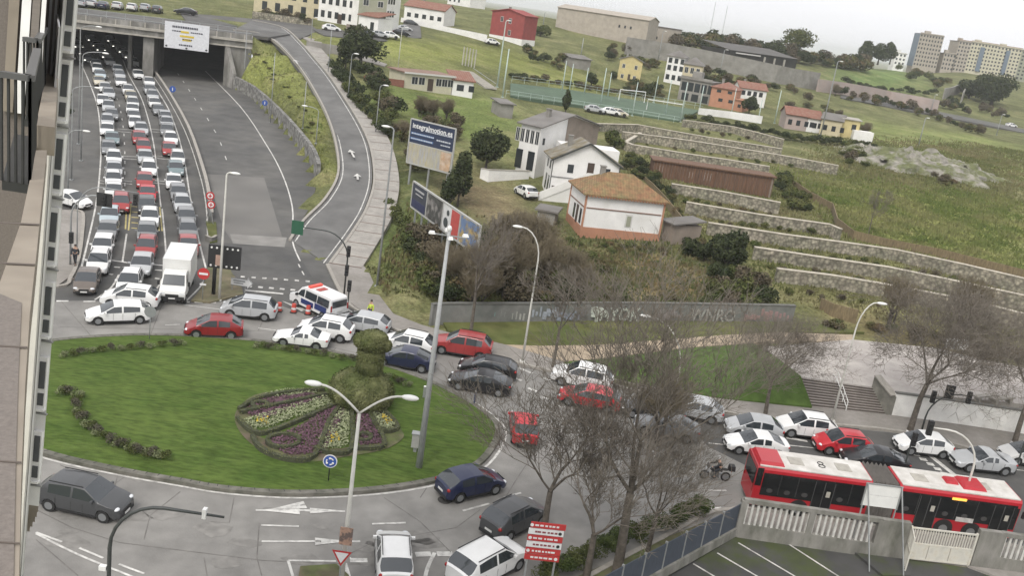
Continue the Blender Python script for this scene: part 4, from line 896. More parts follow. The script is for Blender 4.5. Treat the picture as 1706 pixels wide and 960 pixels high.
# double-headed lamp in the foreground
p = hit(568, 975); t = thing('street_lamp', 'white double-armed street lamp in the foreground over the lower roundabout lane', 'street lamp', p)
h = 9.2; part('pole', MB().tube([(0, 0, -.2), (0, 0, 4), (0, 0, h)], [.13, .11, .08], 10), pwhite, t, True)
for s_ in (1, -1):
    pts = [(0, 0, h)]+[(s_*1.95*(1-math.cos(a)) if False else s_*1.95*f, 0, h+1.15*math.sin(f*math.pi/2)) for f, a in [(i/7, 0) for i in range(1, 8)]]
    part('arm', MB().tube([(p_[0], 0, p_[2]+.16*0) for p_ in pts], .055, 8), pwhite, t, True); part('lamp_head', MB().blob((s_*2.25, 0, h+1.15), (.42, .2, .13), 12, 7), lampg, t, True)
t2 = thing('poster', 'weathered pinkish poster wrapped round the foreground lamp pole', 'poster', p+Vector((0, 0, 2.2+.6))); 
part('sheet', MB().box((0.02, -.16, 0), (.62, .03, .95)), mat('pink_poster', (.42, .27, .20), .8, .3, 3, col2=(.12, .09, .08), scale2=2.5, coords='obj', lo=.45, hi=.55), t2); part('backing', MB().box((0, -.12, 0), (.5, .04, .8)), mat('board_grey', (.2, .19, .18), .8, .1, 3), t2)
# tall floodlight mast
p = IH(698, 778); t = thing('floodlight_mast', 'tall grey floodlight mast rising from the right side of the roundabout lawn', 'floodlight mast', p); h = 14.8
part('mast', MB().tube([(0, 0, -.2), (0, 0, h)], [.21, .09], 12), mat('mast_grey', (.36, .37, .37), .5, .1, 4), t, True); b = MB(); 
for a in (0, math.pi/2): b.beam((-1.0*math.cos(a), -1.0*math.sin(a), h-.35), (1.0*math.cos(a), 1.0*math.sin(a), h-.35), .07, .07)
part('crossbar', b, galv, t)
for a in range(4):
    an = a*math.pi/2+.2; part('floodlight', MB().box((.95*math.cos(an), .95*math.sin(an), h-.25), (.38, .3, .14), an, top=.7), lampg, t)
part('lamp_cap', MB().blob((0, 0, h+.05), (.14, .14, .2), 10, 6), lampg, t, True)
t = thing('electrical_cabinet', 'small grey cabinet on a post behind the foot of the floodlight mast', 'cabinet', IH(691, 752)); part('box', MB().box((0, 0, .75), (.5, .4, .9)), mat('cabinet_grey', (.32, .32, .30), .6, .1, 5), t); part('post', MB().box((0, 0, .15), (.2, .2, .5)), galv, t); part('lid', MB().box((0, 0, 1.23), (.6, .5, .06)), galv, t)
lamp((365, 500), 287, 'tall pale street lamp rising from the grass island behind the black backboard sign', (.4, .3), pwhite, r=.12)
lamp((870, 603), 384, 'pale street lamp curving left over the pavement, above the red suv', (-1.6, 2.4), pwhite, .13)
lamp((1386, 702), 500, 'pale street lamp curving right in front of the plaza steps', (1.1, 2.4), pwhite, .13)
lamp((1122, 668), 538, 'pale street lamp curving left behind the bare tree crown', (-3.0, 4.0), pwhite, .13, r=.09)
lamp((628, 478), 212, 'very tall thin grey pole on the grass beside the ramp pavement', (-.4, .3), galv, .2, r=.11)
for i, (bx, by, ty, ax, lb) in enumerate(((131, 240, 40, 1.9, 'tallest curved street lamp beside the left edge of the tunnel queue'), (135, 268, 83, 2.3, 'curved street lamp below the tallest one, left of the queue'), (119, 300, 140, 2.4, 'curved street lamp left of the queue, level with the middle of the cars'), (113, 330, 213, 1.5, 'short street lamp nearest the white hatchback on the side street'))):
    lamp((bx, by), ty, lb, (ax, .7), galv, r=.1)
for bx, by, tx, ty, ax, lb in ((450, 205, 459, 88, 0, 'thin pole on the stone wall beside the outgoing carriageway, furthest left'), (504, 217, 512, 136, 0, 'thin pole on the grass bank, left of the curved lamp'), (526, 243, 528, 180, -1.6, 'lamp curving left over the end of the stone wall'), (405, 150, 409, 50, 0, 'thin pole at the top of the grass bank beside the bridge'),
        (579, 169, 586, 88, .4, 'thin lamp at the hedge beside the ramp pavement'), (625, 226, 633, 141, .5, 'thin lamp by the dark hedge above the pedestrian crossing'), (546, 126, 552, 45, 0, 'thin lamp at the top of the ramp'), (663, 113, 671, 44, .5, 'pale lamp standing left of the bungalow'), (640, 52, 644, 20, .3, 'short lamp in front of the grey green apartment block'), (518, 68, 522, 28, .5, 'lamp at the hillside junction above the ramp')):
    lamp((bx, by), ty, lb, (ax, .5 if ax else 0), galv if bx != 663 else pwhite, tree=True, r=.08, head=ax != 0)
pg = mat('pale_green_pole', (.42, .50, .47), .5, .1, 3)
for bx, by, ty in ((936, 153, 101), (948, 154, 106), (973, 158, 113), (1000, 176, 113), (1012, 163, 121), (1053, 193, 137), (1089, 171, 127), (1108, 193, 132), (1133, 203, 137), (1164, 188, 142), (1218, 191, 147), (1290, 205, 150), (1262, 205, 165)):
    lamp((bx, by), ty, 'pale slender net pole by the pitch, '+{936: 'leftmost', 948: 'second from the left', 973: 'third from the left', 1000: 'below the yellow house left side', 1012: 'in front of the yellow house', 1053: 'left of the far goal post', 1089: 'left of the sports pavilion', 1108: 'inside the near goal', 1133: 'at the near goal right post', 1164: 'in front of the sports pavilion', 1218: 'before the terracotta building', 1290: 'nearest the red roofed row', 1262: 'by the round bush tree'}[bx], (0, 0), pg, tree=True, r=.13, group='net poles round the football pitch', name='net_pole', head=False)
for bx, by, ty, ax, lb in ((1096, 102, 51, .4, 'tall lamp on the slope below the long hill wall'), (1199, 124, 82, .5, 'lamp in front of the black hangar wall'), (967, 97, 63, 0, 'utility pole on the slope below the factory'), (1010, 60, 38, 0, 'utility pole against the factory wall'), (1367, 226, 101, .5, 'very tall grey mast right of the red roofed row houses'), (1530, 243, 196, .3, 'pale pole standing by the rock outcrop'), (828, 145, 33, .3, 'tall green and white floodlight mast below the red house'), (837, 162, 81, 0, 'shorter pale pole right of the tall floodlight mast'),
        (1550, 188, 157, .3, 'lamp at the end of the pink wall'), (1660, 225, 190, .3, 'lamp on the slope below the dark round tree'), (905, 40, 20, .3, 'lamp beside the white hilltop houses')):
    lamp((bx, by), ty, lb, (ax, .5 if ax else 0), pg if bx in (828, 837) else galv, tree=True, r=.16, head=ax != 0)
for bx, by, ty, lb in ((1179, 66, 3, 'left one of the two lattice radio masts on the skyline'), (1199, 70, 9, 'right one of the two lattice radio masts on the skyline')):
    p = G(bx, by+6); t = thing('radio_mast', lb, 'radio mast', p); h = float(min(np.arange(1, 60, .2), key=lambda q: (proj(np.array(p)+np.array([0, 0, q]))[1]-ty)**2)); b = MB()
    for a in range(3): b.tube([(.5*math.cos(a*2.09), .5*math.sin(a*2.09), -1), (.15*math.cos(a*2.09), .15*math.sin(a*2.09), h)], .09, 4)
    for i in range(14):
        z = h*i/14; f = .5-.35*i/14; q = [(f*math.cos(a*2.09), f*math.sin(a*2.09), z+(h/14 if a % 2 else 0)) for a in range(3)]; b.tube(q+[q[0]], .05, 3, cap=False)
    part('lattice', b, galv, t); part('antenna', MB().box((.4, 0, h*.8), (.3, .3, 1.4)).box((-.3, .2, h*.92), (.3, .3, 1.2)), lampg, t)
# ---- text helper
def text(name, s_, size, m, parent, loc, rot, depth=.01, bold=0., align='CENTER', sx=1.):
    cu = bpy.data.curves.new(name, 'FONT'); cu.body = s_; cu.size = size; cu.extrude = depth; cu.offset = bold; cu.align_x = align; cu.resolution_u = 2
    o = bpy.data.objects.new(name, cu); sc.collection.objects.link(o); dg = bpy.context.evaluated_depsgraph_get(); dg.update()
    me_ = bpy.data.meshes.new_from_object(o.evaluated_get(dg)); bpy.data.objects.remove(o); me_.materials.clear(); me_.materials.append(m); o = link(name, me_, parent, loc, rot); o.scale = (sx, 1, 1); return o
def zat(p, y):     # height above p of the pixel row y
    return float(min(np.arange(-3, 45, .05), key=lambda q: (proj(np.array(p)+np.array([0, 0, q]))[1]-y)**2))
def flatm(n, c, **k): return mat(n, c, .75, .1, 3, **k)
# ---- hoardings
def panel_thing(name, label, cat, pL, pR, zb, zt, th=.15):
    """thing whose x axis runs pL->pR; returns thing, width"""
    d = pR-pL; wd = Vector((d.x, d.y)).length; t = thing(name, label, cat, pL, math.atan2(d.y, d.x)); return t, wd, d.z/wd
pL, pR = G(674, 306), G(746, 330); pR.z = pL.z
t, wd, _ = panel_thing('billboard', 'large two part billboard with a navy upper poster above a faded grey one', 'billboard', pL, pR, 0, 0)
z0, z1 = zat(pL, 270), zat(pL, 197); zm = z0+(z1-z0)*.47
part('upper_poster', MB().box((wd/2, -.08, (zm+z1)/2), (wd-.2, .1, z1-zm-.1)), flatm('navy_poster', (.018, .028, .062)), t); u = t.children[-1]
text('lettering', 'integralmotion.es', .86*1.13*wd/7.6, flatm('white_letters', (.7, .7, .7)), u, (wd/2, -.15, z1-1.0), (math.pi/2, 0, 0), bold=.012)
b = MB(); rr = random.Random(2)
for x, y, l_ in ((.42, .40, .50), (.04, .56, .50), (.04, .70, .50), (.04, .84, .46)):
    pass
part('text_band', MB().box((wd*.29, -.145, zm+(z1-zm)*.42), (wd*.52, .02, .26)).box((wd*.29, -.145, zm+(z1-zm)*.2), (wd*.52, .02, .26)), flatm('blue_band', (.06, .13, .28)), u)
b = MB()
for zz, x0, x1, hh in ((.62, .35, .95, .12), (.42, .05, .53, .13), (.2, .05, .50, .13), (.36, .62, .93, .17), (.2, .72, .9, .13)):
    x = wd*x0
    while x < wd*x1: l_ = rr.uniform(.1, .3); b.box((x+l_/2, -.16, zm+(z1-zm)*zz), (l_, .02, hh)); x += l_+.07
part('small_print_lines', b, flatm('print_pale', (.5, .53, .58)), u)
part('lower_poster', MB().box((wd/2, -.08, (z0+zm)/2), (wd-.2, .1, zm-z0-.1)), mat('faded_poster', (.30, .31, .33), .8, .12, 2, col2=(.38, .34, .22), scale2=1.1, coords='obj', stretch=(2.5, 1, .5)), t); u = t.children[-1]
part('orange_figure', MB().box((wd*.86, -.15, (z0+zm)/2), (wd*.22, .02, (zm-z0)*.86)), mat('poster_orange', (.42, .27, .16), .8, .25, 1.5, col2=(.45, .36, .28), scale2=2, coords='obj'), u)
b = MB(); b.box((wd/2, -.05, z1), (wd, .2, .14)).box((wd/2, -.05, zm), (wd, .2, .12)).box((wd/2, -.05, z0), (wd, .2, .14)).box((0, -.05, (z0+z1)/2), (.14, .2, z1-z0)).box((wd, -.05, (z0+z1)/2), (.14, .2, z1-z0)); part('frame', b, flatm('frame_grey', (.38, .38, .36)), t)
for f in (.08, .5, .92): part('post', MB().box((wd*f, .12, (z1-1)/2), (.18, .18, z1+1)), galv, t)
pL, pR = G(682, 374), G(788, 478); pR.z = pL.z = max(pL.z, pR.z)-.3
d = pR-pL; t = thing('billboard', 'long low row of billboards with four posters facing the ramp road', 'billboard', pL, math.atan2(d.y, d.x)); wd = Vector((d.x, d.y)).length
zl0, zl1, = zat(pL, 344), zat(pL, 300); zr0, zr1 = zat(pR, 426), zat(pR, 379); z0, z1 = (zl0+zr0)/2, (zl1+zr1)/2
pm = [mat('dark_poster', (.035, .04, .055), .7, .3, 1.2, coords='obj'), mat('photo_poster', (.05, .05, .045), .7, .3, 1.5, col2=(.20, .19, .18), scale2=.9, coords='obj', lo=.48, hi=.6), mat('white_red_poster', (.55, .55, .54), .7, .1, 2, coords='obj'), mat('yellow_poster', (.36, .27, .11), .7, .2, 1, col2=(.12, .18, .30), scale2=.8, coords='obj', lo=.45, hi=.55)]
for i in range(4):
    part('poster', MB().box((wd*(i+.5)/4, -.08, (z0+z1)/2), (wd/4-.35, .1, z1-z0-.25)), pm[i], t, label=['dark poster with a navy foot', 'dark photographic poster', 'white and red poster', 'yellow and blue poster'][i]); u = t.children[-1]
    if i == 2: part('red_panel', MB().box((wd*.685, -.14, (z0+z1)/2), (wd*.11, .03, z1-z0-.3)), flatm('poster_red', (.42, .07, .06)), u); part('figure_mark', MB().blob((wd*.56, -.15, z0+(z1-z0)*.35), (.6, .03, .5), 10, 6).blob((wd*.58, -.15, z0+(z1-z0)*.72), (.35, .03, .3), 10, 6), flatm('poster_black', (.05, .06, .06)), u)
    if i == 0: part('navy_foot', MB().box((wd*.125, -.14, z0+(z1-z0)*.22), (wd*.22, .03, (z1-z0)*.3)), flatm('navy_poster2', (.02, .025, .07)), u); part('small_print', MB().box((wd*.125, -.14, z0+(z1-z0)*.78), (wd*.15, .03, .2)).box((wd*.125, -.14, z0+(z1-z0)*.62), (wd*.12, .03, .12)), flatm('print_grey', (.35, .35, .35)), u)
b = MB()
for z in (z0, z1): b.box((wd/2, -.05, z), (wd, .2, .16))
for i in range(5): b.box((wd*i/4, -.05, (z0+z1)/2), (.16, .2, z1-z0))
part('frame', b, flatm('frame_grey', (.38, .38, .36)), t)
for i in range(9): part('post', MB().box((wd*(i+.5)/9, .15, (z1-2.5)/2), (.16, .16, z1+2.5)), galv, t)
# white banner on the bridge
ba, bb_ = hit(276, 41, 9.4), hit(350, 49.5, 9.4); ba -= pn*.9; bb_ -= pn*.9; ba.z += .8; bb_.z += .8; t = thing('banner', 'white banner with black and yellow lettering hung over the right tunnel mouth', 'banner', (ba.x, ba.y, ba.z), math.atan2((bb_-ba).y, (bb_-ba).x)); wd = Vector(((bb_-ba).x, (bb_-ba).y)).length; hB = 4.5
part('cloth', MB().box((wd/2, -.5, -hB/2), (wd, .06, hB)), flatm('banner_white', (.62, .63, .66)), t); b = MB(); rr = random.Random(4)
for z, x0, x1, hh in ((.17, .17, .72, .34), (.33, .17, .32, .2), (.33, .58, .82, .2), (.62, .4, .62, .2), (.84, .33, .62, .26)):
    x = wd*x0
    while x < wd*x1: l_ = rr.uniform(.16, .34); b.box((x+l_/2, -.55, -hB*z), (l_, .03, hh)); x += l_+.08
part('lettering', b, flatm('letter_dark', (.05, .05, .07)), t); b = MB()
b.box((wd*.45, -.55, -hB*.34), (wd*.18, .03, .34)).box((wd*.50, -.55, -hB*.50), (wd*.32, .03, .34)).box((wd*.50, -.55, -hB*.63), (wd*.2, .026, .4)); part('yellow_stripes', b, flatm('banner_yellow', (.6, .45, .05)), t)
part('eyelet', MB().blob((wd*.05, -.55, -hB*.93), (.2, .05, .16), 8, 5).blob((wd*.5, -.55, -hB*.95), (.2, .05, .16), 8, 5).blob((wd*.95, -.55, -hB*.93), (.2, .05, .16), 8, 5), blackp, t)
# ---- road signs
def sign(b0, top, label, face, shape='disc', r=.3, dz=.1, col2=None, head=None, p=None, pole=galv, name='road_sign'):
    p = p or hit(b0[0], b0[1], dz); h = zat(p, top); hd = head or Vector((-p.x*.3, -p.y, 0)); t = thing(name, label, 'road sign', p, math.atan2(hd.y, hd.x)); part('post', MB().tube([(0, 0, -.1), (0, 0, h+r*.6)], .035, 6), pole, t, True)
    if shape == 'disc': part('sign_face', MB().disc((.06, 0, h), (1, 0, 0), r, .04, 20), face, t)
    return t, h
redp = flatm('sign_red', (.42, .03, .03)); whp = flatm('sign_white', (.65, .65, .65)); blp = flatm('sign_blue', (.03, .08, .30)); gry = flatm('sign_back_grey', (.22, .23, .23))
t, h = sign((546, 803), 768, 'round blue roundabout sign on the bottom edge of the lawn', blp, r=.36, p=IH(547, 801), pole=blackp); part('rim', MB().disc((.05, 0, h), (1, 0, 0), .41, .035, 20), whp, t); b = MB()
for a in range(3):
    an = a*2.094+.5; b.tube([(.095, .2*math.cos(an+x), h+.2*math.sin(an+x)) for x in (0, .4, .8, 1.2, 1.5)], [.04, .04, .04, .08, .01], 5)
part('arrows', b, whp, t)
sign((249, 566), 519, 'round grey sign seen from behind at the top edge of the lawn', gry, r=.42, dz=.2)
t, h = sign((337, 500), 456, 'red no entry sign on the island beside the white truck', redp, r=.48); part('bar', MB().box((.09, 0, h), (.02, .7, .17)), whp, t); part('plate', MB().box((.06, 0, h-.9), (.03, .5, .14)), whp, t)
for i, (x, y, top) in enumerate(((348, 372, 326), (350, 373, 341))):
    t, h = sign((x, y), top, ['upper round red ringed sign beside the barrier between the carriageways', 'lower round red ringed sign beside the barrier between the carriageways'][i], redp, r=.42); part('disc', MB().disc((.09, 0, h), (1, 0, 0), .28, .02, 18), whp, t); part('bar', MB().box((.11, 0, h), (.02, .1, .4)).box((.11, .0, h), (.02, .35, .09)), redp, t); part('brace', MB().tube([(0, -.35, -.1), (0, 0, h-.6)], .03, 5).tube([(0, .35, -.1), (0, 0, h-.6)], .03, 5), galv, t)
t, h = sign((287, 166), 148, 'small blue arrow sign on the barrier near the tunnel mouth', blp, r=.5); part('arrow', MB().box((.1, 0, h), (.02, .12, .5)), whp, t)
t, h = sign((440, 190), 171, 'small blue sign at the foot of the stone wall', blp, r=.45); part('arrow', MB().box((.1, 0, h), (.02, .12, .45)), whp, t)
# direction arrow board and black backboard sign on the island
p = gp(386, 484, .1); t = thing('direction_sign', 'white arrow shaped direction sign on the island tip', 'road sign', p, 0); b = MB(); hs_ = .55
b.v = [(-.1, -.05, .55), (1.3, -.05, .55), (1.3, -.05, .35), (1.75, -.05, .85), (1.3, -.05, 1.35), (1.3, -.05, 1.15), (-.1, -.05, 1.15)]; n = 7; b.v += [(x, .02, z) for x, _, z in b.v]; b.face(range(7)); b.face([7+i for i in range(7)][::-1])
for i in range(7): b.face((i, 7+i, 7+(i+1) % 7, (i+1) % 7))
part('board', b, whp, t); part('border', MB().beam((-.1, -.07, .55), (1.3, -.07, .55), .02, .05).beam((-.1, -.07, 1.15), (1.3, -.07, 1.15), .02, .05).beam((1.3, -.07, 1.35), (1.75, -.07, .85), .02, .05).beam((1.3, -.07, .35), (1.75, -.07, .85), .02, .05).box((.6, -.07, .95), (1.0, .02, .1)).box((.55, -.07, .75), (.8, .02, .1)), gry, t)
for x in (0, 1.1): part('post', MB().box((x, .05, .3), (.06, .06, .8)), galv, t)
p = gp(355, 491, .1); zb, zt = zat(p, 446), zat(p, 408); t = thing('message_board', 'black electronic backboard sign with white lamps, on a thick black post', 'sign board', p, .12)
part('board', MB().box((.75, 0, (zb+zt)/2), (2.6, .22, zt-zb)), blackp, t); part('post', MB().tube([(0, .1, -.1), (0, .1, zt-.3)], .16, 8), blackp, t, True)
for i in range(6):
    for z in (zt-.22, zb+.22): part('lamp', MB().disc((-.3+i*.42, -.13, z), (0, 1, 0), .085, .05, 8), lampg, t)
part('maintenance_poster', MB().box((.32, -.18, zb+.7), (.5, .03, .9)), mat('pink_poster2', (.36, .24, .19), .8, .3, 5, coords='obj'), t)
# yield sign on the lower island
p = gp(563, 985, .14); h = zat(p, 926); t = thing('yield_sign', 'triangular give way sign beside the foreground lamp pole', 'road sign', p, 0); part('post', MB().tube([(0, 0, -.1), (0, 0, h+.3)], .035, 6), galv, t)
def tri(r, y): return [(-r, y, h+r*.58), (r, y, h+r*.58), (0, y, h-r*1.15)]
for nm, r, y, m in (('sign_face', .48, -.06, redp), ('inner', .33, -.075, whp)):
    b = MB(); q = tri(r, y); b.poly(q[::-1]); b.poly([(x, y+.012, z) for x, _, z in q]); b.face((0, 1, 4, 3)); b.face((1, 2, 5, 4)); b.face((2, 0, 3, 5)); part(nm, b, m, t)
# red direction boards by the dark crossover
p = gp(868, 985, .1); t = thing('direction_sign', 'stack of red and white direction boards beside the white suv at the bottom', 'road sign', p, .08); h = zat(p, 872)
for x in (.05, 1.45): part('post', MB().box((x, .08, (h-.2)/2), (.09, .09, h-.2)), galv, t)
for i in range(6):
    z = h-.1-i*.36; o = part('board', MB().box((.75+(.06 if i == 0 else 0), 0, z), (1.75, .06, .31)), redp if i in (0, 2, 4, 5) else whp, t, label='red board' if i in (0, 2, 4, 5) else 'white board'); b = MB(); rr = random.Random(i)
    x = .25
    while x < 1.3: l_ = rr.uniform(.08, .2); b.box((x, -.036, z), (l_, .015, .09)); x += l_+.06
    part('lettering', b, whp if i in (0, 2, 4, 5) else flatm('letter_red', (.2, .04, .05)), o); part('symbol', MB().disc((-.0 if i % 2 == 0 else 1.45, -.036, z), (0, 1, 0), .09, .015, 10), whp if i in (0, 2, 4, 5) else blackp, o)
# far right sign stack and traffic lights
p = gp(1690, 790, .13); t = thing('direction_sign', 'stack of grey direction boards at the right edge, beside the plane tree', 'road sign', p, .1); h = zat(p, 660)
part('post', MB().tube([(0, 0, 0), (0, 0, h)], .06, 6), pdark, t)
for i in range(5): o = part('board', MB().box((.35, -.08, h-.3-i*.42), (1.6, .05, .36)), gry if i != 3 else whp, t); part('lettering', MB().box((.3, -.11, h-.3-i*.42), (1.0, .01, .1)), whp if i != 3 else gry, o)
def signal(parent, x, y, z, rz=0, back=False):
    o = part('signal_head', MB().box((x, y, z), (.3, .25, .95)), blackp, parent); part('visor', MB().box((x, y-.18, z+.3), (.22, .14, .05)).box((x, y-.18, z), (.22, .14, .05)).box((x, y-.18, z-.3), (.22, .14, .05)), blackp, o); return o
def mast(b0, tipx, tipy, label, dz=.1, m=pdark, r=.09, rise=.5, boards=(), poles=()):
    p = hit(b0[0], b0[1], dz); h = zat(p, tipy); x = 0
    best = min(np.arange(-9, 9, .05), key=lambda q: (proj(np.array(p)+np.array([q, 0, h]))[0]-tipx)**2); h = float(min(np.arange(0, 20, .05), key=lambda q: (proj(np.array(p)+np.array([best, 0, q]))[1]-tipy)**2))
    t = thing('traffic_light', label, 'traffic light', p); R2 = min(2.2, abs(best)*.8); s_ = 1 if best > 0 else -1; pts = [(0, 0, -.2), (0, 0, h-R2)]
    for i in range(1, 8): a = i/7*math.pi/2; pts.append((s_*R2*(1-math.cos(a)), 0, h-R2+R2*math.sin(a)))
    pts.append((best, 0, h)); part('mast_arm', MB().tube(pts, [r, r*.9]+[r*.75]*7+[r*.5], 8), m, t, True); return t, best, h
t, bx, h = mast((178, 1075), 372, 862, 'dark curved traffic light arm in the foreground with a white camera on it', m=pdark, r=.1)
part('camera_box', MB().box((bx-.8, 0, h+.05), (.16, .25, .42)), lampg, t); part('camera_box', MB().box((-.25, 0, h-3.2), (.3, .2, .2)), lampg, t)
t, bx, h = mast((117, 441), 184, 330, 'traffic light arm over the left lane, with a large black backboard', m=galv)
part('backboard', MB().box((bx-.5, -.05, h-.25), (1.3, .08, 1.15)), blackp, t); signal(t, bx-.5, -.1, h-.25); signal(t, .1, -.1, 2.4)
t, bx, h = mast((128, 420), 232, 322, 'traffic light arm reaching the middle lane, with a narrow black signal', m=galv, r=.06); signal(t, bx-.3, -.1, h-.6)
t, bx, h = mast((573, 492), 497, 377, 'traffic light with curved arm carrying a green backed signal over the ramp mouth', m=pdark, r=.08)
part('green_backboard', MB().box((bx, -.05, h-.1), (1.0, .08, 1.2)), flatm('sign_green', (.02, .09, .05)), t); signal(t, .05, -.1, 2.3); signal(t, .05, -.1, 4.0)
t, bx, h = mast((1536, 716), 1612, 660, 'traffic light with curved arm beside the trunk of the big plane tree', m=pdark, r=.08)
part('backboard', MB().box((bx*.45, -.05, h+.1), (.7, .08, 1.1)), blackp, t); signal(t, bx, -.1, h-.1); signal(t, .1, -.1, 2.8)
t, bx, h = mast((1592, 876), 1552, 712, 'pale curved pole with a small black signal standing in front of the bus', m=pwhite, r=.08); signal(t, bx, -.1, h)
t = thing('traffic_light', 'black traffic signal on a short post between the red crossover and the black sedan', 'traffic light', gp(1502, 795, 0)); part('post', MB().tube([(0, 0, 0), (0, 0, 3.2)], .06, 6), pdark, t); signal(t, .1, -.08, 2.9)
t = thing('traffic_light', 'small traffic signal at the far kerb below the ramp pavement', 'traffic light', gp(578, 520, .13)); part('post', MB().tube([(0, 0, 0), (0, 0, 2.2)], .06, 6), pdark, t); signal(t, 0, -.08, 2.3)
t = thing('bollard', 'small dark marker post at the right edge of the roundabout lawn', 'bollard', IH(790, 672)); part('post', MB().tube([(0, 0, -.1), (0, 0, .9)], .07, 8), flatm('bollard_blue', (.05, .06, .10)), t); part('cap', MB().blob((0, 0, .9), (.08, .08, .06), 8, 5), galv, t)
t = thing('bollard', 'short grey marker beside the tall floodlight mast, on the lawn', 'bollard', IH(706, 662)); part('post', MB().tube([(0, 0, -.1), (0, 0, .8)], .09, 8), galv, t); part('cap', MB().blob((0, 0, .8), (.1, .1, .06), 8, 5), lampg, t)
tag(link('manhole_cover', MB().disc((0, 0, 0), (0, 0, 1), .42, .02, 20).mesh('manhole', mat('cast_iron', (.05, .048, .045), .7, .2, 8)), None, gp(741, 834, 0, .012)), 'round iron manhole cover on the lane below the dark blue hatchback', 'manhole cover')
# ---- barriers
def rail(pts, label, h=.75, wd=.14, m=None, name='road_barrier', n=3, world=False, post=None):
    P = (pts if world else pl(pts, n)); t = thing(name, label, 'barrier', P[0]); b = MB(); Q2 = [p-P[0] for p in P]
    if post:
        for z in (h, h*.55): b.tube([q+Vector((0, 0, z)) for q in Q2], .035, 4)
        part('rail', b, m, t)
        R_ = resample(Q2, post)[:95]
        for q in R_: part('post', MB().box((q.x, q.y, h/2), (.06, .06, h)) if False else MB().box((q.x, q.y, q.z+h/2), (.06, .06, h+.1)), m, t)
    else:
        ribbon(b, Q2, wd, 0, h); part('barrier_wall', b, m, t); c = MB(); ribbon(c, [q+Vector((0, 0, h)) for q in Q2], wd+.08, .01); part('coping', c, kerbm, t)
    return t
rail([(253, 118), (280, 158), (313, 218), (337, 288), (347, 330), (352, 366)], 'low concrete barrier between the queue and the outgoing carriageway', .8, .3, mat('barrier_concrete', (.16, .155, .145), .9, .2, 2))
rail([(343, 400), (352, 404), (360, 400)], 'short barrier end at the tip of the median', .5, .2, mat('barrier_concrete', (.16,)*3))
# stone wall at the foot of the bank
stonem = mat('dry_stone', (.33, .295, .235), .95, .25, 1.2, col2=(.24, .23, .17), scale2=.5, bump=.6, bscale=4, stones=2.6)
def wall(pts, label, h, wd=.4, m=None, tree=False, cap=None, name='stone_wall', drop=1., group=None):
    P = [G(*p) for p in pts] if tree else pl(pts, 2); P2 = []
    if tree:
        for a, c in zip(P, P[1:]):
            k_ = max(1, int((c-a).length//6))
            for i in range(k_): q = a.lerp(c, i/k_); q.z = T(q.x, q.y); P2.append(q)
        P2.append(P[-1]); zs = [q.z for q in P2]; P2 = [Vector((q.x, q.y, sum(zs[max(0, i-2):i+3])/len(zs[max(0, i-2):i+3]))) for i, q in enumerate(P2)]
    else: P2 = P
    t = thing(name, label, 'wall', P2[0], group=group); Q2 = [p-P2[0] for p in P2]; b = MB(); n = len(Q2); A = []
    for i in range(n):
        d = (Q2[min(i+1, n-1)]-Q2[max(i-1, 0)]); d.z = 0; d.normalize(); s_ = Vector((d.y, -d.x, 0))*(wd/2); q = Q2[i]
        b.v += [tuple(q+s_-Vector((0, 0, drop))), tuple(q+s_+Vector((0, 0, h))), tuple(q-s_+Vector((0, 0, h))), tuple(q-s_-Vector((0, 0, drop)))]
    for i in range(n-1):
        for j in range(4): b.face((4*i+j, 4*i+4+j, 4*i+4+(j+1) % 4, 4*i+(j+1) % 4))
    b.face((0, 1, 2, 3)); b.face([4*n-4+i for i in (3, 2, 1, 0)]); part('masonry', b, m or stonem, t)
    if cap: c = MB(); ribbon(c, [q+Vector((0, 0, h-.02+.0)) for q in Q2], wd+.12, 0, .1); c.v = [(x, y, z if z > 0 else z) for x, y, z in c.v]; part('coping', MB_cap(Q2, h, wd+.12), cap, t)
    return t
def MB_cap(Q2, h, wd):
    b = MB(); n = len(Q2)
    for i in range(n):
        d = (Q2[min(i+1, n-1)]-Q2[max(i-1, 0)]); d.z = 0; d.normalize(); s_ = Vector((d.y, -d.x, 0))*(wd/2); q = Q2[i]
        b.v += [tuple(q+s_+Vector((0, 0, h+.003))), tuple(q+s_+Vector((0, 0, h+.1))), tuple(q-s_+Vector((0, 0, h+.1))), tuple(q-s_+Vector((0, 0, h+.003)))]
    for i in range(n-1):
        for j in range(4): b.face((4*i+j, 4*i+4+j, 4*i+4+(j+1) % 4, 4*i+(j+1) % 4))
    b.face((0, 1, 2, 3)); b.face([4*n-4+i for i in (3, 2, 1, 0)]); return b
capm = mat('pale_coping', (.36, .34, .30), .9, .2, 1.5)
wall([(384, 144), (421, 164), (461, 201), (496, 241), (521, 276), (529, 302)], 'grey stone retaining wall along the outgoing carriageway', 2.2, .5, mat('retaining_stone', (.26, .255, .24), .95, .2, 1., col2=(.19, .185, .17), scale2=.8, bump=.6, bscale=3, stones=1.8))
cap2 = mat('terrace_coping', (.44, .40, .33), .9, .25, 1.2)
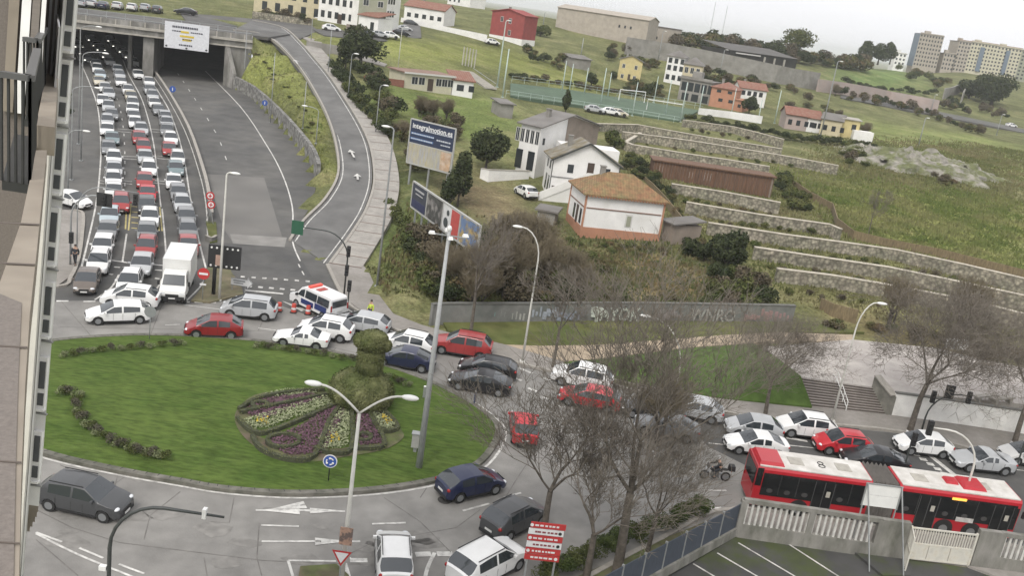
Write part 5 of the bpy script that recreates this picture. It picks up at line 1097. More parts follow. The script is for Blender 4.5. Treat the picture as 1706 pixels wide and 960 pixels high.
TW = [([(1136, 211), (1220, 222), (1302, 247)], 'uppermost terrace wall below the football pitch'), ([(990, 218), (1060, 222), (1180, 243), (1300, 262)], 'second terrace wall from the top'), ([(1035, 232), (1200, 256), (1310, 275), (1393, 293)], 'third terrace wall from the top, the longest behind the brown shed'),
      ([(1042, 252), (1150, 272), (1278, 296)], 'terrace wall immediately behind the brown wooden shed'), ([(1116, 322), (1200, 337), (1296, 358)], 'terrace wall immediately in front of the brown wooden shed'), ([(1140, 356), (1260, 376), (1378, 392), (1396, 402)], 'terrace wall above the long pair, ending at the reed fence'),
      ([(1176, 391), (1300, 410), (1488, 434), (1600, 462), (1730, 496)], 'long upper terrace wall running to the right edge'), ([(1253, 432), (1360, 448), (1476, 465), (1600, 494), (1730, 524)], 'long middle terrace wall running to the right edge'), ([(1290, 470), (1380, 480), (1467, 494), (1600, 522), (1730, 558)], 'lowest terrace wall behind the bare plane trees')]
for q, lb in TW: wall(q, 'rough stone '+lb, 1.5, .5, stonem, True, cap2, 'terrace_wall', group='stone terrace walls')
wall([(1065, 232), (1040, 250), (1052, 256)], 'short stone wall end closing the terraces beside the white house', 1.2, .5, stonem, True, cap2, 'terrace_wall', group='stone terrace walls')
# graffiti wall
gm_ = mat('graffiti_wall_concrete', (.20, .195, .185), .9, .2, 1.2, col2=(.13, .14, .13), scale2=.5)
t = wall([(716, 541), (740, 539), (860, 538), (1000, 536), (1150, 536), (1318, 538)], 'low concrete wall covered in graffiti behind the rough lawn', 1.75, .3, gm_, cap=mat('dark_coping', (.12, .12, .11), .9, .2, 2), name='graffiti_wall')
def on_wall(px, up): p = hit(px, 537.5); p.z += up; return p-t.location
dirw = (hit(1200, 537)-hit(800, 537)); aw = math.atan2(dirw.y, dirw.x)
gw = mat('graffiti_pale', (.42, .45, .40), .8, .2, 6); 
o = text('graffiti_letters', 'AYOK', 1.75, gw, t, on_wall(1030, .25)+Vector((0, -.24, 0)), (math.pi/2, 0, aw), bold=.05, sx=.82)
part('graffiti_figure', MB().blob(on_wall(992, 1.15)+Vector((0, -.2, 0)), (.75, .04, .42), 12, 7).box(on_wall(992, .55)+Vector((0, -.22, 0)), (.28, .05, .9)).box(on_wall(987, .7)+Vector((0, -.22, 0)), (.5, .04, .25)), gw, t)
o = text('graffiti_letters', 'SNA', 1.5, mat('graffiti_pink', (.30, .22, .22), .8, .2, 5), t, on_wall(758, .25)+Vector((0, -.24, 0)), (math.pi/2, 0, aw), bold=.02)
o = text('graffiti_letters', 'WNRO', 1.7, mat('graffiti_grey', (.29, .29, .27), .8, .3, 5), t, on_wall(1185, .2)+Vector((0, -.24, 0)), (math.pi/2, 0, aw), bold=.03, sx=.9)
for x, c, n_ in ((800, (.16, .30, .30), 'teal'), (850, (.24, .24, .25), 'grey'), (905, (.25, .27, .30), 'blue_grey'), (950, (.20, .22, .26), 'slate'), (1260, (.30, .19, .18), 'rose'), (1110, (.22, .2, .2), 'brown'), (1295, (.26, .17, .17), 'wine')):
    b = MB(); rr = random.Random(x)
    for i in range(7): a = on_wall(x-20+i*6.5, rr.uniform(.5, 1.1))+Vector((0, -.19, 0)); b.beam(a-Vector((rr.uniform(-.2, .2), 0, .45)), a+Vector((rr.uniform(-.3, .3), 0, .45)), .02, rr.uniform(.12, .3), up=(0, 1, 0)) if False else b.box(a, (rr.uniform(.15, .5), .035, rr.uniform(.3, 1.0)))
    part('graffiti_patch', b, mat('graffiti_'+n_, c, .8, .3, 4), t)
# plaza wall, cheek wall and handrails
t = wall([(1482, 693), (1580, 706), (1694, 723), (1720, 727)], 'long whitewashed wall with a dark coping below the plaza', 1.95, .25, mat('whitewash', (.74, .73, .70), .8, .12, 1.5, col2=(.56, .55, .51), scale2=.6, lo=.5, hi=.75), cap=mat('dark_coping', (.12, .12, .11), .9, .2, 2), name='white_wall')
t = thing('cheek_wall', 'sloping concrete wall at the right side of the plaza steps', 'wall', pb); qa, qb = Vector((0, 0, 0)), pe-pb; b = MB(); wd = Vector((.9, .2, 0)); q_ = [qa-Vector((0, 0, .3)), qa+Vector((0, 0, 1.7)), qb+Vector((0, 0, 1.0)), qb-Vector((0, 0, 2))]
b.v = [tuple(q) for q in q_]+[tuple(q+wd*.5) for q in q_]; b.face((0, 1, 2, 3)); b.face((7, 6, 5, 4))
for i in range(4): b.face((i, 4+i, 4+(i+1) % 4, (i+1) % 4))
o = link('concrete', fixn(b.mesh('concrete', mat('stained_concrete', (.24, .23, .20), .9, .25, 1.2, col2=(.12, .12, .10), scale2=.8))), t); part('coping', MB().beam(q_[1]+wd*.25+Vector((0, 0, .07)), q_[2]+wd*.25+Vector((0, 0, .07)), .7, .1), kerbm, t)
t = thing('handrail', 'white tubular handrail in the middle of the plaza steps', 'handrail', pa.lerp(pb, .5)); e0 = Vector((0, 0, 0)); e1 = pc.lerp(pe, .5)-pa.lerp(pb, .5)
for dx in (0,):
    b = MB()
    for hh in (.9, .4): b.tube([e0+Vector((dx, 0, hh)), e0.lerp(e1, .45)+Vector((dx, 0, hh)), e0.lerp(e1, .6)+Vector((dx, 0, hh)), e1+Vector((dx, 0, hh)), e1+Vector((dx-.1, .8, hh))], .03, 6)
    part('rail', b, lampg, t)
    for f in (0, .33, .66, 1): q = e0.lerp(e1, f); part('post', MB().box((q.x+dx, q.y, q.z+.45), (.05, .05, .95)), lampg, t)
for i, (x, y) in enumerate(((1640, 668), (1668, 672))):
    t = thing('bench', ['left one of two grey stone benches on the plaza', 'right one of two grey stone benches on the plaza'][i], 'bench', hit(x, y, PZ), .5, group='stone benches'); part('seat', MB().box((0, 0, .45), (2.6, .5, .12)), kerbm, t); part('leg', MB().box((-.9, 0, .2), (.3, .45, .4)), kerbm, t); part('leg', MB().box((.9, 0, .2), (.3, .45, .4)), kerbm, t)
t = thing('kiosk', 'small pale panel structure on the plaza behind the big plane tree', 'kiosk', hit(1588, 596, .9), .2); part('panel', MB().box((0, 0, 1.3), (2.0, .4, .9)), lampg, t); part('leg', MB().box((-.8, 0, .4), (.1, .1, .9)), galv, t); part('leg', MB().box((.8, 0, .4), (.1, .1, .9)), galv, t)
# ---- slatted concrete fence, gate, blue fence, white board
fcon = mat('fence_concrete', (.25, .24, .22), .9, .25, 1.2, col2=(.11, .11, .09), scale2=1.0, stretch=(1, 1, .35), bump=.2)
slat = mat('slat_white', (.50, .49, .46), .8, .2, 3)
def fence(a, c, label, top=2.35, door=None):
    A0, C0 = W(a), W(c); d = C0-A0; Ln = d.length; rz = math.atan2(d.y, d.x); t = thing('slatted_fence', label, 'fence', A0, rz, group='slatted concrete fence'); sl = d.z/Vector((d.x, d.y)).length
    part('base_wall', MB().box((Ln/2, 0, .35), (Ln, .3, 1.0)), fcon, t); part('top_beam', MB().box((Ln/2, 0, top), (Ln+.1, .3, .26)), fcon, t)
    n = int(Ln/.34); 
    for i in range(min(n, 100)):
        x = .2+i*(Ln-.4)/n; part('slat', MB().box((x, 0, (top+.75)/2), (.13, .16, top-.95)), slat, t)
    for x in (0.0, Ln*.5, Ln): part('pillar', MB().box((x, .01, top/2), (.34, .36, top)), fcon, t)
    return t
fence((1227, 893), (1452, 926), 'slatted concrete fence between the parking lot and the red bus')
fence((1652, 948), (1770, 966), 'slatted concrete fence right of the white gate')
for a, c, lb in (((1454, 926), (1500, 932), 'stained concrete wall section left of the white gate'), ((1614, 943), (1651, 948), 'stained concrete wall section right of the white gate')):
    wall([a, c], lb, 2.45, .34, fcon, name='concrete_wall')
gA, gC = W((1504, 932)), W((1612, 944)); d = gC-gA; Ln = d.length; t = thing('gate', 'white metal gate with vertical bars above solid panels', 'gate', gA, math.atan2(d.y, d.x)); gwm = mat('gate_white', (.56, .54, .48), .6, .2, 2, col2=(.40, .36, .28), scale2=2, lo=.5, hi=.75)
for i in range(3): part('panel', MB().box((Ln*(i+.5)/3, 0, .6), (Ln/3-.04, .06, .9)), gwm, t)
b = MB(); b.box((Ln/2, 0, 1.1), (Ln, .09, .1)).box((Ln/2, 0, 2.1), (Ln, .09, .09)).box((Ln/2, 0, .12), (Ln, .09, .1)).box((0, 0, 1.1), (.12, .12, 2.2)).box((Ln, 0, 1.1), (.12, .12, 2.2)); part('frame', b, gwm, t)
n = int(Ln/.16)
for i in range(min(n, 60)): part('bar', MB().box((.08+i*(Ln-.16)/n, 0, 1.6), (.05, .04, 1.0)), gwm, t)
t = thing('gate', 'open white gate leaf left of the white gate', 'gate', gA, math.atan2(d.y, d.x)-1.9); part('frame', MB().box((.75, 0, 1.15), (1.5, .06, .08)).box((.75, 0, 2.15), (1.5, .06, .08)).box((1.45, 0, 1.1), (.08, .08, 2.2)), gwm, t)
for i in range(7): part('bar', MB().box((.15+i*.2, 0, 1.1), (.04, .04, 2.1)), gwm, t)
t = thing('notice_board', 'white board on slanted steel legs beside the slatted fence', 'board', W((1416, 921))); d = W((1474, 928))-W((1416, 921)); wd = d.length; zb, zt = zat(W((1416, 921)), 846), zat(W((1416, 921)), 808); ang = math.atan2(d.y, d.x); t.rotation_euler = (0, 0, ang)
for i in (0, 1): part('board_panel', MB().box((wd/2, .25, zb+(zt-zb)*(i+.5)/2), (wd, .05, (zt-zb)/2-.03)), lampg, t)
part('frame', MB().box((wd/2, .2, zt), (wd+.1, .06, .06)).box((0, .2, zb/2+zt/2), (.07, .07, zt-zb)).box((wd, .2, zb/2+zt/2), (.07, .07, zt-zb)), galv, t)
for x in (0.05, wd-.05): part('post', MB().box((x, .2, zb/2), (.07, .07, zb)), galv, t); part('brace', MB().beam((x, .18, zt), (x+.4, -1.9, 0), .06, .06), galv, t)
A0, C0 = W((1222, 892)), W((985, 1040)); d = C0-A0; Ln = d.length; t = thing('panel_fence', 'dark blue grey panel fence along the planted bank', 'fence', A0, math.atan2(d.y, d.x)); bl_ = mat('blue_grey_panel', (.055, .065, .085), .7, .2, 4, stretch=(6, 6, .5)); n = 7
for i in range(n): part('fence_panel', MB().box((Ln*(i+.5)/n, 0, 1.25), (Ln/n-.05, .05, 1.6)), bl_, t); part('post', MB().box((Ln*i/n, 0, 1.1), (.09, .12, 2.1)), galv, t)
part('footing', MB().box((Ln/2, 0, .25), (Ln, .35, .55)), fcon, t)
sheetP = [(A0.x, A0.y)]
# ================================================================ BUILDINGS
tile = mat('roof_tiles', (.24, .125, .065), .9, .35, 2.2, col2=(.19, .155, .07), scale2=.9, bump=.8, bscale=7, wave=1.7); rtile = mat('red_tiles', (.27, .11, .075), .9, .3, 1.5, col2=(.20, .12, .09), bump=.5, bscale=8, wave=1.0); rgrey = mat('grey_fibre_roof', (.20, .19, .18), .9, .2, 1, col2=(.13, .12, .11), scale2=.5)
wmat = {'white': mat('white_render', (.74, .73, .71), .85, .1, 1, col2=(.56, .55, .52), scale2=.5, lo=.5, hi=.75), 'cream': mat('cream_render', (.50, .44, .30), .85, .12, 1), 'yellow': mat('yellow_render', (.52, .44, .22), .85, .12, 1), 'pale yellow': mat('pale_yellow_render', (.50, .47, .36), .85, .12, 1), 'red': mat('red_render', (.26, .055, .05), .85, .15, 1), 'orange': mat('orange_render', (.40, .20, .125), .85, .12, 1),
        'grey': mat('grey_render', (.27, .26, .24), .85, .15, .8, col2=(.20, .19, .17), scale2=.3), 'greygreen': mat('grey_green_render', (.28, .29, .22), .85, .1, 1), 'beige': mat('beige_render', (.36, .32, .27), .85, .15, .8), 'brown': mat('brown_grey_render', (.24, .20, .165), .9, .2, .8), 'pink': mat('pinkish_wall', (.40, .32, .29), .9, .15, .6, col2=(.30, .26, .24), scale2=.3), 'blue': mat('blue_panel', (.13, .17, .22), .5, .1, .5), 'black': mat('charred_black', (.025, .024, .023), .9, .3, .5)}
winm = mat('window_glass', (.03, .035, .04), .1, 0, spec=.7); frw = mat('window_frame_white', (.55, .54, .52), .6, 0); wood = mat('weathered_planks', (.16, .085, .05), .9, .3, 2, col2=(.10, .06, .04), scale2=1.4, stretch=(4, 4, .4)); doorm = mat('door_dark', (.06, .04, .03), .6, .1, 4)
def GY(px, py, Y):
    d = ray(px, py); p = d*(Y/d[1]); return Vector((p[0], p[1], HC+p[2]))
def house(name, label, B, C, h, depth=8, A=None, wallm='white', roof='gable', rh=1.5, roofm=None, win=(), ridge='BC', over=.35, found=2., cat='house', group=None, dz=None, plinth=None, Yd=None):
    h0 = h
    """B,C pixel base corners of the visible face; A (or depth) the side. win: (face, u0, v0, w, h[, kind]) u,v in metres from B or fractions"""
    b_, c_ = (GY(*B, Yd), GY(*C, Yd)) if Yd else (G(*B), G(*C)) if dz is None else (hit(*B, dz), hit(*C, dz)); x = c_-b_; x.z = 0; Lx = x.length; x.normalize(); y = Vector((-x.y, x.x, 0))
    if A: a_ = GY(*A, Yd+9) if Yd else G(*A) if dz is None else hit(*A, dz); v = a_-b_; depth = v.dot(y)
    z = (b_.z+c_.z)/2; t = thing(name, label, cat, (b_.x, b_.y, z), math.atan2(x.y, x.x), group=group); wm = wmat[wallm]
    D = max(depth, 1.5); b = MB()
    if roof == 'gable' and ridge == 'AB':      # gable on the BC face
        n = [(0, -found), (Lx, -found), (Lx, h), (Lx/2, h+rh), (0, h)]
        for yy in (0, D): b.v += [(px, yy, pz) for px, pz in n]
        b.face((0, 1, 2, 3, 4)); b.face((9, 8, 7, 6, 5))
        for i in range(5):
            if i in (2, 3): continue
            b.face((i, 5+i, 5+(i+1) % 5, (i+1) % 5))
    elif roof == 'gable':
        n = [(0, -found), (D, -found), (D, h), (D/2, h+rh), (0, h)]
        for xx in (0, Lx): b.v += [(xx, py, pz) for py, pz in n]
        b.face((4, 3, 2, 1, 0)); b.face((5, 6, 7, 8, 9))
        for i in range(5):
            if i in (2, 3): continue
            b.face((i, 5+i, 5+(i+1) % 5, (i+1) % 5))
    else: b.prism([(0, 0), (Lx, 0), (Lx, D), (0, D)], -found, h)
    link('wall', fixn(b.mesh('wall', wm)), t)
    rm_ = roofm or tile; b = MB(); o_ = over; th = .16
    def slab(q):
        q = [Vector(p) for p in q]; nn = (q[1]-q[0]).cross(q[2]-q[0]).normalized(); nn = nn if nn.z > 0 else -nn; k = len(b.v); b.v += [tuple(p+nn*.02) for p in q]+[tuple(p+nn*(th+.02)) for p in q]; m_ = len(q)
        b.face(range(k, k+m_)); b.face([k+m_+i for i in range(m_)][::-1])
        for i in range(m_): b.face((k+i, k+m_+i, k+m_+(i+1) % m_, k+(i+1) % m_))
    if roof == 'gable' and ridge == 'AB':
        s_ = rh/(Lx/2)
        slab([(-o_, -o_, h-o_*s_), (-o_, D+o_, h-o_*s_), (Lx/2, D+o_, h+rh), (Lx/2, -o_, h+rh)]); slab([(Lx+o_, -o_, h-o_*s_), (Lx/2, -o_, h+rh), (Lx/2, D+o_, h+rh), (Lx+o_, D+o_, h-o_*s_)])
    elif roof == 'gable':
        s_ = rh/(D/2)
        slab([(-o_, -o_, h-o_*s_), (Lx+o_, -o_, h-o_*s_), (Lx+o_, D/2, h+rh), (-o_, D/2, h+rh)]); slab([(-o_, D+o_, h-o_*s_), (-o_, D/2, h+rh), (Lx+o_, D/2, h+rh), (Lx+o_, D+o_, h-o_*s_)])
    elif roof == 'hip':
        k = min(D, Lx)/2*.95; e = .02; q = [(-o_, -o_, h+e), (Lx+o_, -o_, h+e), (Lx+o_, D+o_, h+e), (-o_, D+o_, h+e), (k, D/2, h+rh), (Lx-k, D/2, h+rh)] if Lx >= D else [(-o_, -o_, h+e), (Lx+o_, -o_, h+e), (Lx+o_, D+o_, h+e), (-o_, D+o_, h+e), (Lx/2, k, h+rh), (Lx/2, D-k, h+rh)]
        b.v = q+[(q[i][0], q[i][1], h-.14) for i in range(4)]
        for f in ([(0, 1, 5, 4), (1, 2, 5), (2, 3, 4, 5), (3, 0, 4)] if Lx >= D else [(0, 1, 4), (1, 2, 5, 4), (2, 3, 5), (3, 0, 4, 5)]): b.face(f)
        for i in range(4): b.face((6+i, 6+(i+1) % 4, (i+1) % 4, i))
        b.face((9, 8, 7, 6))
    elif roof == 'mono': slab([(-o_, -o_, h+.05), (Lx+o_, -o_, h+.05), (Lx+o_, D+o_, h+rh), (-o_, D+o_, h+rh)])
    else: b.box((Lx/2, D/2, h+.1), (Lx+2*o_, D+2*o_, .2))
    ro_ = link('roof', fixn(b.mesh('roof', rm_)), t)
    if roof in ('gable', 'hip') and cat == 'house' and Lx > 6: part('chimney', MB().box((Lx*.28, D*.6, h+rh*.9), (.55, .55, 1.3)).box((Lx*.28, D*.6, h+rh*.9+.7), (.7, .7, .12)), wmat['grey'], ro_)
    elif cat in ('building', 'apartment tower') and roof == 'flat': part('rooftop_hut', MB().box((Lx*.4, D*.5, h+1.1), (min(3.2, Lx*.3), 2.6, 2.0)), wm, ro_); part('parapet', MB().box((Lx/2, -.0, h+.45), (Lx, .2, .7)), wm, ro_)
    if plinth: part('plinth', MB().box((Lx/2, D/2, plinth[0]/2-.4), (Lx+.1, D+.1, plinth[0]+.8)), wmat[plinth[1]], t)
    for wv in win:
        f, u0, v0, ww, hh = wv[:5]; kd = wv[5] if len(wv) > 5 else 'w'
        if u0 < 1 and ww <= 1 and f[-1] == '%': pass
        if f == 'BC': c0 = (u0+ww/2, 0, v0+hh/2); sz = (ww, .1, hh); s1 = (ww+.16, .06, hh+.16); mull = [(.05, .14, hh)]; n_ = (0, -1)
        elif f == 'AB': c0 = (0, u0+ww/2, v0+hh/2); sz = (.1, ww, hh); s1 = (.06, ww+.16, hh+.16); mull = [(.14, .05, hh)]; n_ = (-1, 0)
        else: c0 = (Lx, u0+ww/2, v0+hh/2); sz = (.1, ww, hh); s1 = (.06, ww+.16, hh+.16); mull = [(.14, .05, hh)]; n_ = (1, 0)
        if kd == 'd': o = part('door', MB().box(c0, sz), doorm, t)
        elif kd == 'g': o = part('door', MB().box(c0, sz), frw, t)
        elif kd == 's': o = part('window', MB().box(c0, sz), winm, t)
        else:
            o = part('window', MB().box(c0, s1), frw, t); part('pane', MB().box(c0, sz), winm, o)
            if hh > .7: part('mullion', MB().box(c0, mull[0]), frw, o)
    return t, Lx, D
def row(f, n, u0, du, vs_, w_, h_, kd='w'): return [(f, u0+i*du, v, w_, h_, kd) for v in vs_ for i in range(n)]
# the three houses in the compound
t, Lx, D = house('house', 'tall white house with a glazed gallery and low grey roof, behind the dark pine', (889, 298), (988, 272), 6.3, A=(845, 287), wallm='white', roof='gable', ridge='AB', rh=1.6, roofm=rgrey, win=row('AB', 5, .15, .82, (3.9,), .5, 1.7)+[('AB', .4, .2, 1.1, 2.6, 's'), ('AB', 2.4, .2, 1.1, 2.6, 's'), ('BC', .8, 3.9, .5, .9, 's')], over=.5)  # lower AB panes stand for porch openings, their shade painted dark
b = MB(); b.poly([(Lx*.42, -.03, 4.2), (Lx, -.03, 3.4), (Lx, -.03, 6.2), (Lx/2, -.03, 7.75), (Lx*.42, -.03, 7.6)]); b.v += [(x, .02, z) for x, y, z in b.v]; b.face((9, 8, 7, 6, 5)); part('weathered_gable', b, wmat['brown'], t)
t, Lx, D = house('house', 'white gabled house with an outside staircase', (912, 331), (1022, 341), 5.3, A=(896, 308), wallm='white', roof='gable', ridge='AB', rh=2.3, roofm=mat('slate_lichen_roof', (.22, .21, .19), .9, .25, 1, col2=(.16, .13, .07), scale2=.8), win=[('BC', 2.0, 3.6, .8, 1.1, 's'), ('BC', 6.9, 3.6, .8, 1.1, 's'), ('BC', 4.6, 3.3, .9, 1.9, 'd'), ('BC', 4.9, .9, 1.1, 1.1), ('BC', .3, .0, .8, 1.7, 'd'), ('AB', .8, .8, .8, 2.0, 's'), ('AB', 2.5, .8, .8, 2.0, 's'), ('AB', 1.0, 3.7, .7, 1.0, 's'), ('AB', 2.8, 3.7, .7, 1.0, 's')])
b = MB(); n = 14
for i in range(n): f = i/n; b.box((-1.3+5.8*(f+.5/n), -.6, (3.2*(i+1)/n-1)/2), (5.8/n+.01, 1.0, 3.2*(i+1)/n+1))
part('staircase', b, wmat['white'], t); b = MB(); q = [(-1.4, .5), (4.5, 3.7), (5.6, 3.7), (5.6, 2.6), (4.5, 2.6), (-1.4, -.6)]
for y_ in (-1.2, -1.08): b.v += [(x, y_, z+.35) for x, z in q]
b.face(range(6)); b.face([6+i for i in range(6)][::-1])
for i in range(6): b.face((i, 6+i, 6+(i+1) % 6, (i+1) % 6))
link('parapet', fixn(b.mesh('parapet', wmat['white'])), t); part('landing', MB().box((5.05, -.6, 3.15), (1.1, 1.1, .15)), wmat['white'], t)
part('drainpipe', MB().box((0, -.04, 2.6), (.09, .09, 5.2)).box((Lx, -.04, 2.6), (.09, .09, 5.2)), pdark, t); part('gable_trim', MB().beam((-.35, -.38, 5.0), (Lx/2, -.38, 7.7), .08, .2).beam((Lx+.35, -.38, 5.0), (Lx/2, -.38, 7.7), .08, .2), pdark, t); part('string_course', MB().box((Lx/2, -.02, 2.9), (Lx, .1, .12)), mat('band_grey', (.2, .2, .2), .8, 0), t)
part('lean_to', MB().box((Lx/2+1.5, D+2.2, 2.8), (Lx*.9, 4, 7.2)), wmat['white'], t)
t, Lx, D = house('house', 'white and orange house with a mossy hipped tile roof', (966, 396), (1096, 402), 4.9, A=(934, 366), wallm='white', roof='hip', rh=2.2, roofm=tile, over=.45, plinth=(1.05, 'orange'), win=[('BC', 5.0, 1.5, .8, 1.5, 'g'), ('AB', .9, 1.2, .7, 1.7, 's'), ('AB', 2.4, .9, .8, 2.1, 'd'), ('AB', 3.8, 1.2, .7, 1.7, 's')])
b = MB()
for x, y_ in ((0, 0), (Lx, 0), (0, D)): b.box((x, y_, 2.4), (.2, .2, 4.9))
part('corner_pilaster', b, wmat['orange'], t); part('string_course', MB().box((Lx/2, -.02, 3.3), (Lx-.4, .1, .12)).box((-.02, D/2, 3.3), (.1, D-.4, .12)), mat('band_brown', (.2, .12, .09), .8, 0), t)
b = MB()
for i in range(26): b.box((.25+i*(Lx-.5)/25, -.3, 4.72), (.16, .34, .16))
part('eaves_brackets', b, wmat['orange'], t)
part('grey_green_panel', MB().box((5.4, -.04, 2.2), (.5, .1, 1.2)), wmat['greygreen'], t)  # grey green panel on the white frame
# porch wall of the compound
wall([(800, 297), (812, 303), (852, 300), (880, 298)], 'low whitewashed yard wall in front of the tall white house', 1.3, .25, wmat['white'], True, capm, 'yard_wall')
house('shed', 'small grey lean-to roof beside the yard wall', (832, 195), (853, 198), 2.2, 4, wallm='grey', roof='mono', rh=.4, roofm=rgrey, cat='shed')
house('shed', 'low dark tin shed left of the orange house', (893, 372), (922, 378), 1.6, 3, wallm='grey', roof='flat', roofm=rgrey, cat='shed')
house('shed', 'small ruined shed right of the orange house', (1100, 398), (1118, 408), 2.2, 4, wallm='brown', roof='mono', rh=.5, roofm=rgrey, cat='shed')
nearcar_p = G(875, 328); car('hatchback', 'bright white', nearcar_p+Vector((0, 0, .05)), Vector((-.5, .85, 0)), 'white car parked beside the white gabled house', None, flat=True)
# brown timber shed on the terraces
t, Lx, D = house('wooden_shed', 'long brown plank shed on the stone terraces', (1086, 294), (1282, 330), 2.7, 3.5, wallm='brown', roof='flat', roofm=wood, cat='shed', win=[('BC', .8, 1.2, .9, .9, 'g'), ('BC', 5.3, .9, .9, .9, 'g'), ('BC', 7.5, .9, 1.1, 1.1, 'g'), ('BC', 6.2, .2, 1.1, 2.2, 's')])
b = MB()
for i in range(int(Lx/.45)): b.box((.22+i*.45, -.06, 1.2), (.40, .07, 3.0+.06*math.sin(i*7)))
part('planks', b, wood, t); part('planks', MB().box((-.06, D/2, 1.2), (.07, D, 3)).box((Lx+.06, D/2, 1.2), (.07, D, 3)), wood, t); part('sloped_canopy', MB().box((Lx*.72, .5, 2.55), (Lx*.38, 1.4, .1)), wood, t)
for x in (3.5, 9, 14): part('post', MB().box((x, -.14, 1.4), (.12, .12, 3.2)), wood, t)
# bungalow
t, Lx, D = house('bungalow', 'low cream bungalow with a red roofed wing on the grass slope', (673, 146), (751, 158), 2.9, 6, wallm='pale yellow', roof='flat', roofm=mat('terracotta_flat', (.22, .14, .11), .9, .2, 1), win=[('BC', 1.4, 1.1, 1.1, 1.2), ('BC', 2.8, 1.1, 1.1, 1.2), ('BC', 4.6, .1, 1.1, 2.1, 'd'), ('BC', 6.3, 1.1, 1., 1.2), ('BC', 7.5, 1.1, 1., 1.2), ('BC', 8.7, 1.1, 1., 1.2)], over=.4)
part('white_fascia', MB().box((Lx/2, -.42, 2.95), (Lx+.8, .08, .3)), frw, t)
house('bungalow_wing', 'white wing with a sloping red roof, right of the cream bungalow', (752, 158), (786, 164), 2.7, 6, wallm='white', roof='mono', rh=1.2, roofm=rtile, win=[('BC', .8, 1.0, 1.3, 1.1, 's'), ('BC', 3.0, 1.0, 1.0, 1.1, 's')])
wall([(606, 133), (640, 139), (672, 146)], 'low red brick garden wall left of the bungalow', 1.0, .25, mat('brick_red', (.20, .085, .06), .9, .2, 3, bump=.3), True, None, 'brick_wall')
# outdoor stair seen on the slope
a0, b0 = G(778, 122), G(818, 150); t = thing('outdoor_staircase', 'pale concrete staircase descending the slope right of the bungalow', 'staircase', a0); d = b0-a0; b = MB(); s_ = Vector((-d.y, d.x, 0)).normalized()*1.2
for i in range(18): q = d*(i/18); b.box((q.x, q.y, q.z+.25), (1.2, 2.6, .3), math.atan2(d.y, d.x))
part('treads', b, capm, t); part('handrail', MB().tube([s_+Vector((0, 0, 1.2)), d+s_+Vector((0, 0, 1.2))], .06, 4), galv, t)
for i in range(5): q = G(770+i*5, 108+i*1.2); tag(link('fence_post', MB().box((0, 0, 1.8), (.25, .25, 4)).mesh('fp', capm), None, q), f'pale slender post above the hillside staircase, {ORD[i]} from the left', 'post', 'posts above the staircase')
# hillside settlement, upper left
house('apartment_block', 'cream yellow building behind the grey hedge, upper left', (422, 18), (529, 32), 6.5, 8, wallm='cream', roof='flat', cat='building', win=row('BC', 6, 1.2, 2.6, (3.6,), 1., 1.2, 's')+row('BC', 5, 2, 3.1, (.6,), 1.2, 1.9, 's'))
house('apartment_block', 'white apartment building with a small red porch roof', (529, 33), (594, 45), 9.5, 9, wallm='white', roof='flat', cat='building', win=row('BC', 5, .8, 1.9, (1, 4, 7), 1.0, 1.5, 's')+[('BC', 5.4, .1, 1.2, 2.1, 'd')])
house('porch', 'little white porch with a red pitched roof in front of the white apartments', (566, 38), (585, 42), 3.6, 2.5, wallm='white', roof='gable', ridge='AB', rh=1.2, roofm=rtile, win=[('BC', .9, .3, 1.1, 2.0, 's')])
house('apartment_block', 'grey green apartment building beside the hillside car park', (594, 48), (640, 56), 11, 9, wallm='greygreen', roof='flat', cat='building', win=row('BC', 2, 1.0, 3.2, (5.5, 8.5), 1.1, 1.2))
house('apartment_block', 'narrow grey white tower block, right of the grey green one', (640, 56), (662, 58), 11, 9, wallm='white', roof='flat', cat='building', win=row('BC', 3, .4, 1.1, (1, 3.8, 6.6, 9), .7, 1.3, 's')+row('CD', 3, 1, 2.6, (1, 3.8, 6.6), 1., 1.3, 's'))
house('house', 'small white annex with an orange red roof below the apartments', (596, 50), (628, 58), 3.4, 5, wallm='white', roof='mono', rh=1.2, roofm=rtile, win=[('BC', 3.5, .4, 1.0, 2.0, 's')])
wall([(576, 54), (610, 58)], 'reddish brown parking wall under the apartments', 1.8, .3, wmat['brown'], True, None, 'brick_wall')
house('house', 'white house with an orange tiled roof above the car park', (672, 32), (738, 44), 4.2, 9, wallm='white', roof='gable', rh=1.8, roofm=rtile, win=row('BC', 5, 1, 2.4, (1.2,), 1.2, 1.2, 's'))
wall([(668, 36), (738, 51), (810, 70)], 'long whitewashed garden wall running down from the orange roofed house', 1.4, .3, wmat['white'], True, None, 'white_wall')
house('house', 'tall red house with three white framed windows', (815, 60), (868, 76), 7.6, depth=7, wallm='red', roof='gable', ridge='AB', rh=1.2, roofm=wmat['red'], win=[('BC', 3.2, 5.2, .8, 1.3), ('BC', 6.0, 5.0, .8, 1.3), ('BC', 6.2, 1.8, .8, 1.3)], plinth=(1.2, 'white'))
house('house', 'white house at the top edge left of the skyline, with dark windows', (858, 14), (908, 22), 5, 8, wallm='white', roof='gable', rh=1.5, roofm=rtile, win=row('BC', 5, 1, 2.3, (1.5,), 1, 1.4, 's'))
house('house', 'pinkish house at the top edge above the red house', (790, 8), (840, 16), 4, 8, wallm='pink', roof='gable', rh=1.3, roofm=rtile, win=row('BC', 4, 1, 2.6, (1.2,), 1, 1.2, 's'))
house('house', 'white house at the top edge between the orange roof and the pink house', (745, 6), (782, 12), 4, 8, wallm='white', roof='gable', rh=1.3, roofm=rtile, win=row('BC', 3, 1, 2.6, (1.2,), 1, 1.2, 's'))
